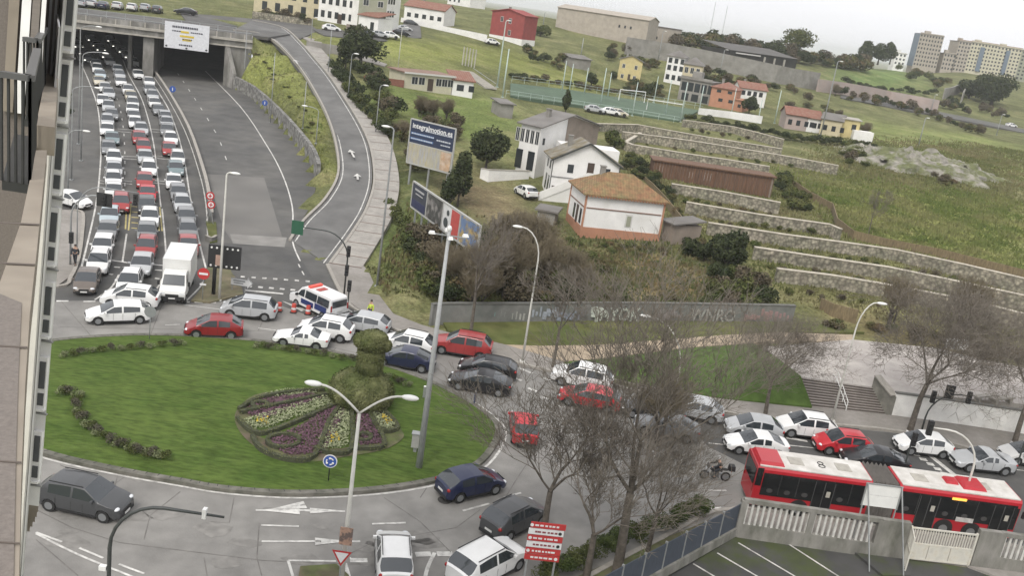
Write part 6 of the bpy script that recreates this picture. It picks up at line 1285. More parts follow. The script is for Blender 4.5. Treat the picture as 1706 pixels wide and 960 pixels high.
# factory ridge
t, Lx, D = house('factory', 'long beige hall with a low gable end on the ridge', (925, 44), (1074, 78), 7.6, 20, wallm='beige', roof='gable', rh=1.3, roofm=wmat['beige'], cat='factory', win=row('BC', 3, 22, 2, (4,), .6, .9, 's'))
house('factory', 'flat roofed concrete hall at the right end of the ridge factory', (1070, 68), (1131, 78), 6.0, 14, wallm='beige', roof='flat', roofm=rgrey, cat='factory', win=row('BC', 3, 1, 2, (1.5,), 1, 1, 's'))
tag(link('chimney', MB().tube([(0, 0, -2), (0, 0, 8)], [.8, .7], 10).mesh('chimney', wmat['white'], True), None, G(1130, 66)), 'white round chimney at the right end of the factory', 'chimney')
wall([(1040, 92), (1075, 96), (1180, 114), (1290, 138), (1360, 150)], 'long grey concrete retaining wall below the factory', 5.5, .5, wmat['grey'], True, None, 'retaining_wall')
wall([(1360, 152), (1390, 156), (1480, 170), (1560, 190)], 'long pinkish wall continuing right along the hill road', 4.2, .5, wmat['pink'], True, None, 'retaining_wall')
house('house', 'little white tower house beside the radio masts', (1183, 78), (1203, 82), 3.8, 5, wallm='white', roof='flat', win=row('BC', 2, .8, 1.8, (1.2,), .8, 1, 's'))
t, Lx, D = house('hangar', 'dark burnt out open hangar on the hill wall', (1212, 108), (1322, 128), 5.5, 14, wallm='black', roof='mono', rh=2, roofm=mat('dark_roof', (.09, .085, .08), .9, .2, .5), cat='hangar'); part('white_beam', MB().box((Lx*.25, -.4, 5.0), (Lx*.35, .4, .4)), frw, t)
for f in (.5, .65, .8): part('column', MB().box((Lx*f, -.3, 2.4), (.5, .5, 5)), capm, t)
# yellow house and the cluster beyond the pitch
house('house', 'pale yellow house alone on the slope beyond the football pitch', (1028, 131), (1065, 139), 5.6, A=(1008, 126), wallm='yellow', roof='gable', ridge='AB', rh=1.3, roofm=rgrey, win=[('BC', .9, 3.4, .7, 1.), ('BC', 4.3, 3.4, .7, 1.), ('BC', .9, .6, .7, 1.), ('BC', 2.8, .3, .7, 1.6, 'd'), ('BC', 4.3, .6, .7, 1.), ('AB', .7, 3.4, .6, 1.2, 's'), ('AB', 2.2, 3.4, .6, 1.2, 's'), ('AB', 3.7, 3.4, .6, 1.2, 's')])
house('shed', 'low grey ruined hut left of the yellow house', (950, 112), (982, 118), 2.6, 5, wallm='grey', roof='mono', rh=.8, roofm=rgrey, cat='shed')
house('house', 'narrow white three storey house with many balconies beyond the pitch', (1105, 136), (1133, 142), 7.5, 7, wallm='white', roof='hip', rh=1.6, roofm=rgrey, win=row('BC', 3, .4, 1.7, (1, 3.6, 5.6), 1, 1.4, 's'))
house('house', 'white and cream house with a dark slate roof, touching the three storey one', (1133, 142), (1164, 148), 6.2, 8, wallm='cream', roof='hip', rh=2, roofm=rgrey, win=row('BC', 3, .5, 1.6, (1, 3.8), .9, 1.5))
t, Lx, D = house('pavilion', 'grey glass fronted sports pavilion behind the goal', (1128, 165), (1180, 175), 5.5, 8, wallm='grey', roof='flat', roofm=rgrey, cat='building', win=row('BC', 5, .5, 1.75, (2.6,), 1.4, 2.2, 's')+row('BC', 3, 1, 2.6, (.2,), 1.8, 1.8, 's'))
house('house', 'terracotta orange building behind the pitch', (1180, 176), (1222, 184), 5.0, 8, wallm='orange', roof='hip', rh=1.5, roofm=rtile, win=row('BC', 2, 2.2, 2.6, (1.6,), 1.1, .8, 's')+row('BC', 2, 1.4, 2.8, (3.8,), 1.1, .7, 's'))
house('house', 'low orange annex right of the terracotta building', (1222, 184), (1236, 187), 2.8, 6, wallm='orange', roof='flat', roofm=wmat['orange'], win=[('BC', .8, 1, .8, .8, 's')])
house('house', 'white house with small red roof left of the dark round bush', (1228, 172), (1272, 180), 4.4, 7, wallm='white', roof='gable', rh=1.5, roofm=rtile, win=row('BC', 4, .6, 1.6, (2.6,), 1, 1.2, 's'))
wall([(1163, 190), (1215, 197), (1268, 206)], 'low white wall in front of the terracotta building', 1.6, .3, wmat['white'], True, None, 'white_wall')
house('row_house', 'pale pink row house under a red roof, far right of the pitch', (1306, 214), (1342, 219), 3.4, 7, wallm='pink', roof='gable', rh=1.5, roofm=rtile, win=row('BC', 4, .6, 1.9, (1.1,), .9, 1.2, 's'))
house('row_house', 'white row house with a red roof, second in the row', (1342, 219), (1364, 222), 3.2, 7, wallm='white', roof='gable', rh=1.5, roofm=rtile, win=row('BC', 2, .6, 1.9, (1.1,), .9, 1.2, 's'))
house('row_house', 'cream row house with a brown roof, beside the tall mast', (1364, 223), (1398, 229), 3.6, 7, wallm='cream', roof='gable', rh=1.2, roofm=rgrey, win=row('BC', 3, .6, 1.9, (1.1,), .9, 1.2, 's'))
house('row_house', 'yellow row house at the right end of the row', (1398, 228), (1427, 233), 4.2, 7, wallm='yellow', roof='flat', roofm=capm, win=row('BC', 1, 2.2, 1.9, (2.,), 1, 1.3, 's'))
tag(link('portable_cabin', MB().box((0, 0, 1.1), (4.5, 3, 2.2)).mesh('cab', wmat['white']), None, G(1433, 234)), 'small white flat cabin right of the yellow row house', 'cabin')
# apartment towers on the skyline
def tower(name, label, B, C, h, depth, wallm, floors, cols, ridge=None, glass=None, A=None):
    Yd = 600; b_, c_ = GY(*B, Yd), GY(*C, Yd); Ln = Vector(((c_-b_).x, (c_-b_).y)).length; fh = h/floors
    return house(name, label, B, C, h, depth, A=A, wallm=wallm, roof='flat', roofm=rgrey, cat='apartment tower', over=.3, found=14, Yd=Yd, win=[('BC', (j+.25)*Ln/cols, (i+.35)*fh, Ln/cols*.5, fh*.5, 's') for i in range(floors) for j in range(cols)])
t, Lx, D = tower('apartment_tower', 'grey concrete tower with a blue glass end on the skyline', (1520, 110), (1559, 115), 19, 12, 'beige', 8, 8, A=(1506, 106))
part('blue_end', MB().box((-.2, D/2, 9.5), (.3, D, 19)), wmat['blue'], t)
for i, (B, C, lb, ml) in enumerate((((1585, 119), (1606, 120), 'leftmost bay of the curved yellow apartment tower with a red rooftop', 'beige'), ((1606, 120), (1650, 123), 'middle of the curved yellow apartment tower with blue window bays', 'pale yellow'), ((1650, 123), (1690, 131), 'right end of the curved yellow apartment tower with blue window bays', 'pale yellow'))):
    t, Lx, D = tower('apartment_tower', lb, B, C, 17.5-i*.5, 14, ml, 8, [4, 8, 7][i]); part('red_parapet', MB().box((Lx/2, .3, 18.1-i*.5), (Lx, .6, .9)), rtile, t)
    if i: part('blue_bay', MB().box((Lx*.45, -.4, 8), (Lx*.16, .8, 14)), wmat['blue'], t)
tower('apartment_tower', 'pale green grey tower cut by the right edge', (1690, 133), (1730, 138), 17, 14, 'greygreen', 8, 6)
tower('apartment_tower', 'low distant beige block between the grey tower and the yellow tower', (1566, 117), (1586, 119), 10, 10, 'beige', 4, 4)
tower('apartment_tower', 'small pale blue distant block left of the grey tower', (1488, 108), (1506, 110), 7, 8, 'white', 3, 3)
wall([(1570, 165), (1610, 150), (1600, 172)], 'pale retaining wall left of the dark round tree', 4, .5, wmat['grey'], True, None, 'retaining_wall')
# football pitch
def fpoly(pts, lift, m, name, skirt=.6): sheet(name, [G(*p)+Vector((0, 0, 0)) for p in pts], lift, m, skirt, world=True)
fp = [G(850, 141), G(950, 152), G(1165, 186), G(1130, 204), G(1000, 183), G(850, 162)]; zf = sum(p.z for p in fp)/6
sheet('football_pitch', [Vector((p.x, p.y, p.z+.35)) for p in fp], 0, mat('artificial_turf', (.075, .115, .075), .95, .2, .3), 1.2, world=True)
P = [G(842, 164), G(920, 175), G(1000, 187), G(1060, 196), G(1130, 208)]
rail([Vector((p.x, p.y, p.z+.3)) for p in P], 'pale railing along the near side of the football pitch', 1.3, m=pg, world=True, post=3.2, name='pitch_railing')
P = [G(852, 139), G(950, 150), G(1060, 168), G(1170, 184)]
rail([Vector((p.x, p.y, p.z+.3)) for p in P], 'pale railing along the far side of the football pitch', 1.3, m=pg, world=True, post=3.2, name='pitch_railing')
for i, (a, c) in enumerate((((1030, 170), (1072, 176)), ((1076, 187), (1134, 199)))):
    A0, C0 = G(*a), G(*c); d = C0-A0; wd = Vector((d.x, d.y)).length; t = thing('football_goal', ['white football goal on the far side of the pitch', 'white football goal nearest the terrace walls'][i], 'goal', A0+Vector((0, 0, .4)), math.atan2(d.y, d.x)); b = MB()
    b.tube([(0, 0, 0), (0, 0, 2.4), (wd, 0, 2.4), (wd, 0, 0)], .1, 6); part('goal_frame', b, lampg, t); part('net_support', MB().tube([(0, 0, 2.4), (0, 1.6, 0)], .05, 4).tube([(wd, 0, 2.4), (wd, 1.6, 0)], .05, 4), galv, t)
for i, (x, y, c) in enumerate(((1017, 192, 'bright white'), (990, 188, 'silver'), (1030, 194, 'cream'))): car('hatchback', c, G(x, y)+Vector((0, 0, .1)), Vector((1, -.1, 0)), f'{c} car parked by the railing of the football pitch', 'cars parked by the pitch', flat=True, small=True)
for x, y, c, lb in ((552, 52, 'bright white', 'white car in front of the white apartment building'), (615, 62, 'dark grey', 'dark car nearest the brown parking wall'), (632, 63, 'silver', 'silver car in the hillside car park'), (650, 64, 'bright white', 'white car in the hillside car park, nearest the tower block'), (668, 60, 'black', 'black car in the hillside car park'), (674, 52, 'silver', 'pale silver car at the top of the hillside car park'), (684, 42, 'dark grey', 'dark grey car on the street by the orange roofed house'), (820, 74, 'bright white', 'white car parked against the red house'), (1684, 212, 'bright white', 'white car on the road at far right')):
    car('hatchback', c, G(x, y)+Vector((0, 0, .08)), Vector((.9, .2, 0)), lb, 'cars on the hillside streets', flat=True, small=True)
sheet('hillside_car_park', [G(*p)+Vector((0, 0, .12)) for p in ((520, 50), (560, 50), (620, 60), (660, 48), (680, 36), (700, 44), (702, 64), (640, 70), (590, 66), (540, 60))], .12, asph, .8, world=True)
sheet('hillside_road', [G(*p) for p in ((500, 62), (508, 58), (560, 82), (600, 92), (645, 108), (640, 112), (590, 98), (545, 88))], .18, pave, .8, world=True)
sheet('deck_car_park', [Q(-50, 10.05, 8.2), Q(plen+6, 10.05, 8.2), Q(plen+10, 20, 8.2), Q(-50, 22, 8.2)], .02, asph, .6, world=True)
sheet('hillside_road', [G(*p) for p in ((300, 22), (440, 34), (520, 44), (530, 52), (500, 66), (480, 60), (430, 48), (380, 44), (310, 36))], .2, asph, 1., world=True)
sheet('hillside_road', [G(*p) for p in ((1400, 158), (1560, 186), (1706, 216), (1706, 222), (1560, 193), (1400, 164))], .25, asph, 1., world=True)
wall([(420, 32), (470, 37), (520, 42)], 'grey stone garden wall under the cream yellow building', 1.5, .3, stonem, True, None, 'garden_wall')
wall([(510, 85), (545, 92), (600, 100)], 'grey concrete wall left of the dark hedge at the ramp top', 2.0, .3, wmat['grey'], True, None, 'concrete_wall')
# rock outcrop
rm2 = mat('granite_outcrop', (.25, .235, .205), .95, .35, .8, col2=(.12, .13, .06), scale2=.35, bump=1, bscale=1.4, lo=.42, hi=.56); rr = random.Random(9); RK = MB()
c0 = G(1545, 288); bm_ = bmesh.new(); bmesh.ops.create_icosphere(bm_, subdivisions=6, radius=1)
from mathutils import noise
for v in bm_.verts:
    n_ = v.co.copy(); q = Vector((n_.x*17.5, n_.y*14, 0)); f = 1+.35*noise.noise(q*.12)+.25*noise.noise(q*.3+Vector((3, 1, 0))); z = max(0, n_.z)
    st_ = noise.noise(Vector((q.x*.25, q.y*.9, 5)))*.5+abs(noise.noise(Vector((q.x*.6, q.y*1.5, 9))))*.5
    v.co = Vector((q.x*f*1.0, q.y*f, -1+z*(3.6+2.4*st_)+(.35*st_ if z > .1 else 0)))
mr_ = bpy.data.meshes.new('rock'); bm_.to_mesh(mr_); bm_.free(); mr_.materials.append(rm2); o = link('rock_outcrop', mr_, None, c0+Vector((1, 8, -.2)), (0, 0, -.25)); tag(o, 'broad grey rock outcrop on the green slope at right', 'rock')
# ---- bridge over the tunnel mouths
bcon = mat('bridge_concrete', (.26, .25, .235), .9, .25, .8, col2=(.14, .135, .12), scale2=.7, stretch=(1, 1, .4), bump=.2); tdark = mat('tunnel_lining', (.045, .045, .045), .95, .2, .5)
t = thing('tunnel_bridge', 'concrete road bridge over the two dark tunnel mouths', 'bridge', (0, 0, 0))
def bx(name, u0, u1, v0, v1, z0, z1, m, par=None):
    b = MB(); P = [Q(u0, v0, 0), Q(u1, v0, 0), Q(u1, v1, 0), Q(u0, v1, 0)]; zz = S*PA.y
    b.v = [(p.x, p.y, p.z*0+S*p.y+z0) for p in P]+[(p.x, p.y, S*p.y+z1) for p in P]
    for f in ((3, 2, 1, 0), (4, 5, 6, 7), (0, 1, 5, 4), (1, 2, 6, 5), (2, 3, 7, 6), (3, 0, 4, 7)): b.face(f)
    return part(name, b, m, par or t)
bx('deck', -60, plen+3.2, 0, 10, 7.2, 8.16, bcon); bx('deck_road', -60, plen+3, .5, 9.8, 8.165, 8.2, asph); bx('fascia', -60, plen+3.5, -.5, 0, 7.0, 8.5, bcon); bx('cornice', -60, plen+3.5, -.8, -.5, 8.1, 8.5, capm)
pr = bx('parapet', -60, plen+3.3, -.35, -.05, 8.5, 9.35, bcon); bx('handrail', -60, plen+3.3, -.24, -.16, 9.6, 9.7, galv, pr); bx('cornice_band', -60, plen+3.5, -.62, -.5, 7.0, 7.25, capm)
for i in range(24): bx('parapet_post', plen+2-i*2.4, plen+2.2-i*2.4, -.45, -.36, 8.5, 9.4, capm)
um = 0
for u in np.arange(0, plen, .2):
    if abs(proj(Q(u, 0, 0))[0]-246) < abs(proj(Q(um, 0, 0))[0]-246): um = u
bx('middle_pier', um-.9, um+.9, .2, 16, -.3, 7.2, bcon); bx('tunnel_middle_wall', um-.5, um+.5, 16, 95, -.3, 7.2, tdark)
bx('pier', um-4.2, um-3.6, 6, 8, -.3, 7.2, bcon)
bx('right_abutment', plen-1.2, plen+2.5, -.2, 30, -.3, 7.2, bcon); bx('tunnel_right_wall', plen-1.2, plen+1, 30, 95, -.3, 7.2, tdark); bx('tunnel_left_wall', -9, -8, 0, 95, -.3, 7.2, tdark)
bx('tunnel_dark_end', -9, plen+1, 95, 96, -.3, 7.2, tdark); bx('tunnel_ceiling', -9, plen+2, 10, 96, 7.2, 7.6, tdark)  # added black wall closes the tunnel, its darkness put into the colour
# wing wall
b = MB(); w0, w1 = Q(plen-1.2, -.2, 0), hit(386, 147); b.v = [tuple(w0), (w0.x, w0.y, w0.z+7.6), (w1.x, w1.y, w1.z+2.6), tuple(w1)]; wv = pd*.6+Vector((0, .2, 0)); b.v += [(x+wv.x, y+wv.y, z) for x, y, z in b.v]
b.face((0, 1, 2, 3)); b.face((7, 6, 5, 4))
for i in range(4): b.face((i, 4+i, 4+(i+1) % 4, (i+1) % 4))
link('wing_wall', fixn(b.mesh('wing_wall', bcon)), t)
# fence posts on bridge row
t = thing('railing', 'thin railing behind the row of cars parked on the bridge', 'railing', Q(-20, 10.4, 8.2)); d = Q(plen, 10.4, 8.2)-Q(-20, 10.4, 8.2); part('rail', MB().tube([(0, 0, 1.1), (d.x, d.y, d.z+1.1)], .06, 4), galv, t)
for i in range(16): q = d*(i/15); part('post', MB().box((q.x, q.y, q.z+.55), (.12, .12, 1.2)), galv, t)

# ================================================================ APARTMENT BUILDING AT THE LEFT (the camera looks along its facade)
gran = mat('pink_granite', (.20, .175, .155), .75, .15, 30, col2=(.14, .12, .105), scale2=60); gran2 = mat('smooth_granite', (.30, .26, .21), .7, .12, 8, col2=(.235, .20, .16), scale2=2.); frameW = mat('gallery_white', (.86, .85, .83), .5, .08, 3); irn = mat('dark_iron', (.035, .036, .036), .5, .2, 6)
ua = 0
def azx(px, Y, y=480):
    d = ray(px, y); return Vector((d[0]/d[1]*Y, Y, 0))
t = thing('apartment_building', 'pink granite apartment building with white glazed galleries at the left edge', 'building', (0, 0, 0))
def lean(mb, Y, k=.064):
    z0 = HC+ray(80, 480)[2]/ray(80, 480)[1]*Y; mb.v = [(x+k*(z-z0), y, z) for x, y, z in mb.v]; return mb
def bay(name, pl_, pr_, Y, z0, z1, m, deep=1.35, par=None):
    a, c = azx(pl_, Y), azx(pr_, Y); q = [a, c, c*deep, a*deep]; return link(name, fixn(lean(MB().prism([(p.x, p.y) for p in q], z0, z1), Y).mesh(name, m)), par or t)
zb = HC+ray(76, 846)[2]/ray(76, 846)[1]*20
bay('gallery', 64, 93, 20, zb, 45, frameW)
for k_ in range(5): bay('gallery_corbel', 64, 92-1.5*k_**1.5, 20+.03*k_, zb-.16*(k_+1), zb-.16*k_, gran2)
def zpx(px, y, Y): return HC+ray(px, y)[2]/ray(px, y)[1]*Y
ggl = mat('gallery_glass', (.10, .105, .11), .15, .1, 2)
zs = [zpx(86, y, 19.9) for y in (775, 652, 528, 405, 283, 160, 40)]
for zt_ in zs:
    a, c = azx(75, 19.95), azx(90, 19.95); m_ = (a+c)/2; wd = (c-a).length; o = part('window', lean(MB().box((m_.x, m_.y, zt_+.15), (wd, .1, 1.28)), 20), frameW, t)
    part('pane', lean(MB().box((m_.x+.01, m_.y-.05, zt_+.36), (wd*.66, .05, .66)).box((m_.x+.01, m_.y-.05, zt_-.24), (wd*.66, .05, .30)), 20), ggl, o); part('sill', lean(MB().box((m_.x, m_.y-.04, zt_-.5), (wd*1.1, .14, .06)), 20), frameW, t)
    part('spandrel_line', lean(MB().box((m_.x, m_.y-.01, zt_-.62), (wd*1.7, .06, .03)), 20), mat('line_grey', (.3, .3, .29), .7, 0), t)
bay('white_column', 56, 66, 14, -2, 27.2, mat('beige_column', (.62, .60, .55), .7, .1, 3)); bay('white_mullion', 66, 69, 14.6, -2, 29, frameW); bay('white_mullion', 70, 73, 16, -2, 45, frameW); bay('grey_recess', 66, 75, 17, -2, 45, mat('recess_grey', (.60, .59, .57), .7, .1, 3))
def zplane(pts, z): 
    o = []
    for x, y in pts: d = ray(x, y); tt_ = (z-HC)/d[2]; o.append((d[0]*tt_, d[1]*tt_))
    return o
part('granite_ledge', MB().prism(zplane([(78, 250), (70, 330), (60, 430), (50, 520), (42, 640), (36, 780), (31, 990), (-200, 990), (-120, 600), (0, 470), (35, 370), (60, 250)], 27.9), 27.7, 27.9), gran2, t)
part('granite_strip', MB().prism(zplane([(36, 505), (30, 640), (26, 780), (22, 990), (-190, 985), (-110, 610), (0, 490)], 27.905), 27.86, 27.907), gran, t)
jm = mat('stone_joint', (.12, .10, .085), .9, 0)
for y in (373, 440, 578, 770, 905):
    x1 = {373: 66, 440: 59, 578: 46, 770: 36, 905: 33}[y]; q = zplane([(x1, y), (-60, y-6), (-60, y-4), (x1, y+2)], 27.91); part('joint', MB().prism(q, 27.908, 27.912), jm, t)
part('granite_balcony', MB().prism(zplane([(77, 122), (97, 130), (91, 212), (60, 208)], 28.1), 27.75, 28.1), gran2, t)
part('granite_balcony', MB().prism(zplane([(86, 64), (103, 68), (99, 104), (80, 100)], 28.1), 27.75, 28.1), gran2, t)
bay('upper_wall', -120, 46, 14, 18, 45, gran); bay('upper_wall_far', 46, 64, 17, 24, 45, mat('upper_pinkish', (.33, .28, .25), .8, .1, 2))
for a_, c_, m_ in ((8, 22, frameW), (24, 36, mat('roller_shutter', (.21, .185, .165), .7, .12, 3, stretch=(1, 1, 14))), (38, 45, frameW), (-12, 4, gran2)): bay('pilaster', a_, c_, 13.9, 27.75, 45, m_, 1.004)
for a_, c_, m_ in ((50, 54, frameW), (58, 62, frameW)): bay('pilaster', a_, c_, 16.9, 27.75, 45, m_, 1.004)
def balcony(px0, px1, Y0, Y1, lab):
    a, a2 = azx(px0, Y0, 120), azx(px1, Y0, 120); c2 = azx(px1+{9.5: 12, 13: 13, 18: 6}[Y0], Y1, 60); c = c2+(a-a2); z = 27.85; zr = 28.92
    o = part('balcony', MB().prism([(p.x, p.y) for p in (a, a2, c2, c)], z-.1, z), irn, t, label=lab); u = Vector((0, 0, 1))
    part('handrail', MB().beam(a+u*zr, a2+u*zr, .09, .06).beam(a2+u*zr, c2+u*zr, .09, .06), mat('iron_rail_top', (.10, .10, .10), .45, .1, 6), o); k_ = MB(); L_ = (c2-a2).length; n2 = int(L_/.1)
    for i in range(n2+1): p = a2.lerp(c2, i/n2); k_.box((p.x, p.y, (z+zr)/2), (.022, .022, zr-z))
    for i in range(5): p = a.lerp(a2, i/4); k_.box((p.x, p.y, (z+zr)/2), (.022, .022, zr-z))
    part('bars', k_, irn, o)
balcony(2, 50, 9.5, 11.9, 'nearest dark iron balcony'); balcony(40, 62, 13, 14.8, 'middle dark iron balcony'); balcony(68, 82, 18, 20, 'farthest dark iron balcony')
# ================================================================ VEGETATION
def leafmat(n, c, c2, rough=.8): return mat(n, c, rough, .35, 1.1, col2=c2, scale2=.6, spec=.15, lo=.4, hi=.62, coords='obj')
evg = leafmat('evergreen_leaves', (.030, .042, .018), (.055, .065, .028)); bushg = leafmat('bush_leaves', (.06, .078, .024), (.105, .11, .04)); scrubm = leafmat('scrub_twigs', (.085, .068, .048), (.11, .095, .06)); hedgem = leafmat('topiary_leaves', (.075, .09, .032), (.155, .16, .075)); brk = leafmat('bramble', (.07, .085, .03), (.14, .10, .055))
bark = mat('bark_grey', (.135, .115, .095), .9, .3, 5, col2=(.075, .065, .052), scale2=3, coords='obj'); twig = mat('twig_brown', (.165, .143, .118), .9, .2, 3, coords='obj'); barkd = mat('bark_dark', (.06, .05, .042), .9, .3, 5, coords='obj')
def leaves(n, r, size, seed, lumps=7, flat=False, hollow=.55, base=0.):
    """cloud of small leaf faces grouped in clumps inside an ellipsoid of radii r, standing on z=0"""
    rg = np.random.default_rng(seed); cs = []
    for i in range(lumps):
        d = rg.normal(size=3); d /= np.linalg.norm(d); cs.append((d*rg.uniform(.25, .62), rg.uniform(.38, .58)))
    which = rg.integers(0, lumps, n); d = rg.normal(size=(n, 3)); d /= np.linalg.norm(d, axis=1)[:, None]; rad = rg.uniform(hollow, 1, n)**.6
    C = np.array([c for c, _ in cs])[which]; R_ = np.array([q for _, q in cs])[which]; p = (C+d*(rad*R_)[:, None])*np.array(r); p[:, 2] += r[2]*(1-base)
    p[:, 2] = np.maximum(p[:, 2], rg.uniform(0, .25, n)*r[2])
    u = rg.normal(size=(n, 3)); u /= np.linalg.norm(u, axis=1)[:, None]; v = np.cross(u, d+.4*rg.normal(size=(n, 3))); v /= np.linalg.norm(v, axis=1)[:, None]+1e-6; s_ = size*rg.uniform(.6, 1.4, n)[:, None]
    V = np.stack([p-u*s_*.5, p+v*s_*.35, p+u*s_*.5, p-v*s_*.35], 1).reshape(-1, 3); return V, np.arange(4*n).reshape(-1, 4)
def leafmesh(name, n, r, size, seed, m, **k):
    V, Fc = leaves(n, r, size, seed, **k); me_ = bpy.data.meshes.new(name); me_.from_pydata(V.tolist(), [], Fc.tolist()); me_.materials.append(m); return me_
def tubes_mesh(name, segs, m):
    """segs: list of (p0, p1, r0, r1) -> one mesh of 3..6 sided tapered tubes"""
    V = []; Fc = []
    for p0, p1, r0, r1 in segs:
        ns = 7 if r0 > .08 else (4 if r0 > .025 else 3); d = (p1-p0); 
        if d.length < 1e-5: continue
        d.normalize(); x = d.orthogonal().normalized(); y = d.cross(x); k_ = len(V)
        for p, r in ((p0, r0), (p1, r1)):
            for j in range(ns): a = 2*math.pi*j/ns; q = p+x*(math.cos(a)*r)+y*(math.sin(a)*r); V.append((q.x, q.y, q.z))
        for j in range(ns): Fc.append((k_+j, k_+(j+1) % ns, k_+ns+(j+1) % ns, k_+ns+j))
    me_ = bpy.data.meshes.new(name); me_.from_pydata(V, [], Fc); me_.materials.append(m); me_.polygons.foreach_set('use_smooth', [True]*len(Fc)); return me_
def bare(seed, H, r0, fork=.22, spread=.5, up=.35, levels=6, kids=(3, 4), decay=.68, twig_r=.008, droop=0., first=None, stems=1, wob=.12):
    rg = random.Random(seed); tr, cr = [], []
    def grow(p, d, ln_, r, lv):
        n = 3 if lv < 3 else 2; q = p; rr_ = r
        for i in range(n):
            d2 = (d+Vector((rg.gauss(0, wob)*(.3 if lv == 0 else 1), rg.gauss(0, wob)*(.3 if lv == 0 else 1), rg.gauss(0, wob*.6)+up*.12))).normalized(); q2 = q+d2*(ln_/n); r2 = max(twig_r*.7, rr_*(.88 if lv < levels else .6)); (tr if lv < 2 else cr).append((q, q2, rr_, r2)); q, d, rr_ = q2, d2, r2
            if lv >= 1 and lv < levels and i < n-1 and rg.random() < .75:
                side(q, d, ln_*decay*rg.uniform(.5, .8), rr_*.5, lv+1)
        if lv < levels:
            k_ = rg.randint(*kids)
            for j in range(k_): side(q, d, ln_*decay*rg.uniform(.75, 1.15), rr_*(.72 if j == 0 else .58), lv+1, j/k_*6.283+rg.uniform(-.5, .5), .45 if j == 0 else 1)
    def side(q, d, ln_, r, lv, az=None, f=1.):
        az = rg.uniform(0, 6.283) if az is None else az; x = d.orthogonal().normalized(); y = d.cross(x); an = spread*f*rg.uniform(.6, 1.25); v = (d*math.cos(an)+(x*math.cos(az)+y*math.sin(az))*math.sin(an)); v.z += up*.35-droop*lv*.05; grow(q, v.normalized(), ln_, max(twig_r, r), lv)
    for s_ in range(stems):
        a = rg.uniform(0, 6.28); b0 = Vector((math.cos(a), math.sin(a), 0))*(.25 if stems > 1 else 0)
        grow(b0, (Vector((0, 0, 1))+b0*.5).normalized(), H*fork, r0, 0)
    zm_ = max(s_[1].z for s_ in tr+cr); f = H/zm_
    sc3 = lambda L3: [(a*f, b_*f, c*f**.5, d*f**.5) for a, b_, c, d in L3]
    return sc3(tr), sc3(cr)
BT = {}
def bare_tree(px, py, kind, label, H=None, rz=0., sc3=1., group=None, dz=None, sx=1., name='bare_tree'):
    trm, crm = BT[kind]; p = G(px, py) if dz is None else hit(px, py, dz); t = thing(name, label, 'tree', p, rz, group); t.scale = (sc3*sx, sc3*sx, sc3); link('trunk', trm, t); link('crown', crm, t); return t
def mk(kind, m1=bark, m2=twig, **k): a, c = bare(**k); BT[kind] = (tubes_mesh('trunk_'+kind, a, m1), tubes_mesh('crown_'+kind, c, m2))
import time; T0_ = time.time()
mk('upright', seed=11, H=16, r0=.15, fork=.13, spread=.62, up=.42, levels=6, kids=(3, 4), decay=.77, twig_r=.007)
mk('upright2', seed=29, H=11.0, r0=.13, fork=.13, spread=.62, up=.42, levels=6, kids=(3, 3), decay=.78, twig_r=.008)
mk('plane', seed=5, H=13.5, r0=.20, fork=.22, spread=.85, up=.16, levels=6, kids=(4, 4), decay=.76, twig_r=.009)
mk('slim', seed=8, H=9, r0=.13, fork=.3, spread=.6, up=.3, levels=6, kids=(3, 3), decay=.68, twig_r=.012)
mk('thicket', seed=17, H=7, r0=.12, fork=.16, spread=.55, up=.4, levels=5, kids=(3, 4), decay=.75, twig_r=.014, stems=4, m1=barkd, m2=mat('thicket_twigs', (.175, .145, .095), .9, .25, 3, coords='obj'))
for k_ in BT: pass
FG = 'bare trees in the foreground bed'
bare_tree(905, 905, 'upright2', 'leafless tree beside the dark grey crossover, left of the two foreground trees', rz=.5, group=FG, sx=1.2)
bare_tree(1026, 962, 'upright', 'larger leafless tree with a dense upright crown hiding the cars, right foreground', rz=4.3, group=FG, sc3=1.13, sx=1.25)
bare_tree(975, 968, 'upright2', 'shorter leafless tree between the two larger foreground trees', rz=2.9, sc3=.9, sx=1.25, group=FG)
bare_tree(1078, 925, 'upright', 'leafless tree with fine upright twigs beside the planted bank, nearest the blue fence', rz=1.2, sc3=.62, sx=1.1, group=FG)
bare_tree(1100, 742, 'thicket', 'leafless bushy tree on the median behind the foreground trees', rz=1., sc3=.8, dz=0)
ST = 'bare trees along the pavement'
bare_tree(921, 612, 'slim', 'bare tree with a straight trunk beside the pavement, right of the tall curved lamp', rz=.3, sc3=1., group=ST, dz=.1)
bare_tree(784, 556, 'slim', 'bare tree with a reddish trunk in front of the pink graffiti', rz=2.2, sc3=1.15, group=ST, dz=.1)
bare_tree(1275, 690, 'plane', 'bare tree between the lawn and the plaza steps', rz=4.2, sc3=.66, group=ST, dz=.1, sx=1.1)
bare_tree(1516, 717, 'plane', 'big leafless plane tree in front of the white wall', rz=2.4, group=ST, dz=.1, sx=1.12)
bare_tree(1690, 738, 'plane', 'leafless plane tree cut by the right edge of the picture', rz=3.1, sc3=.98, group=ST, dz=.1)
bare_tree(1000, 584, 'thicket', 'tall brown leafless thicket behind the sandy path', rz=1., sc3=1.15, sx=1.1) if False else None
bare_tree(1446, 392, 'slim', 'small solitary leafless tree on the green slope', rz=1., sc3=.75, sx=.8)
TH_ = 'leafless thicket trees above the graffiti wall'
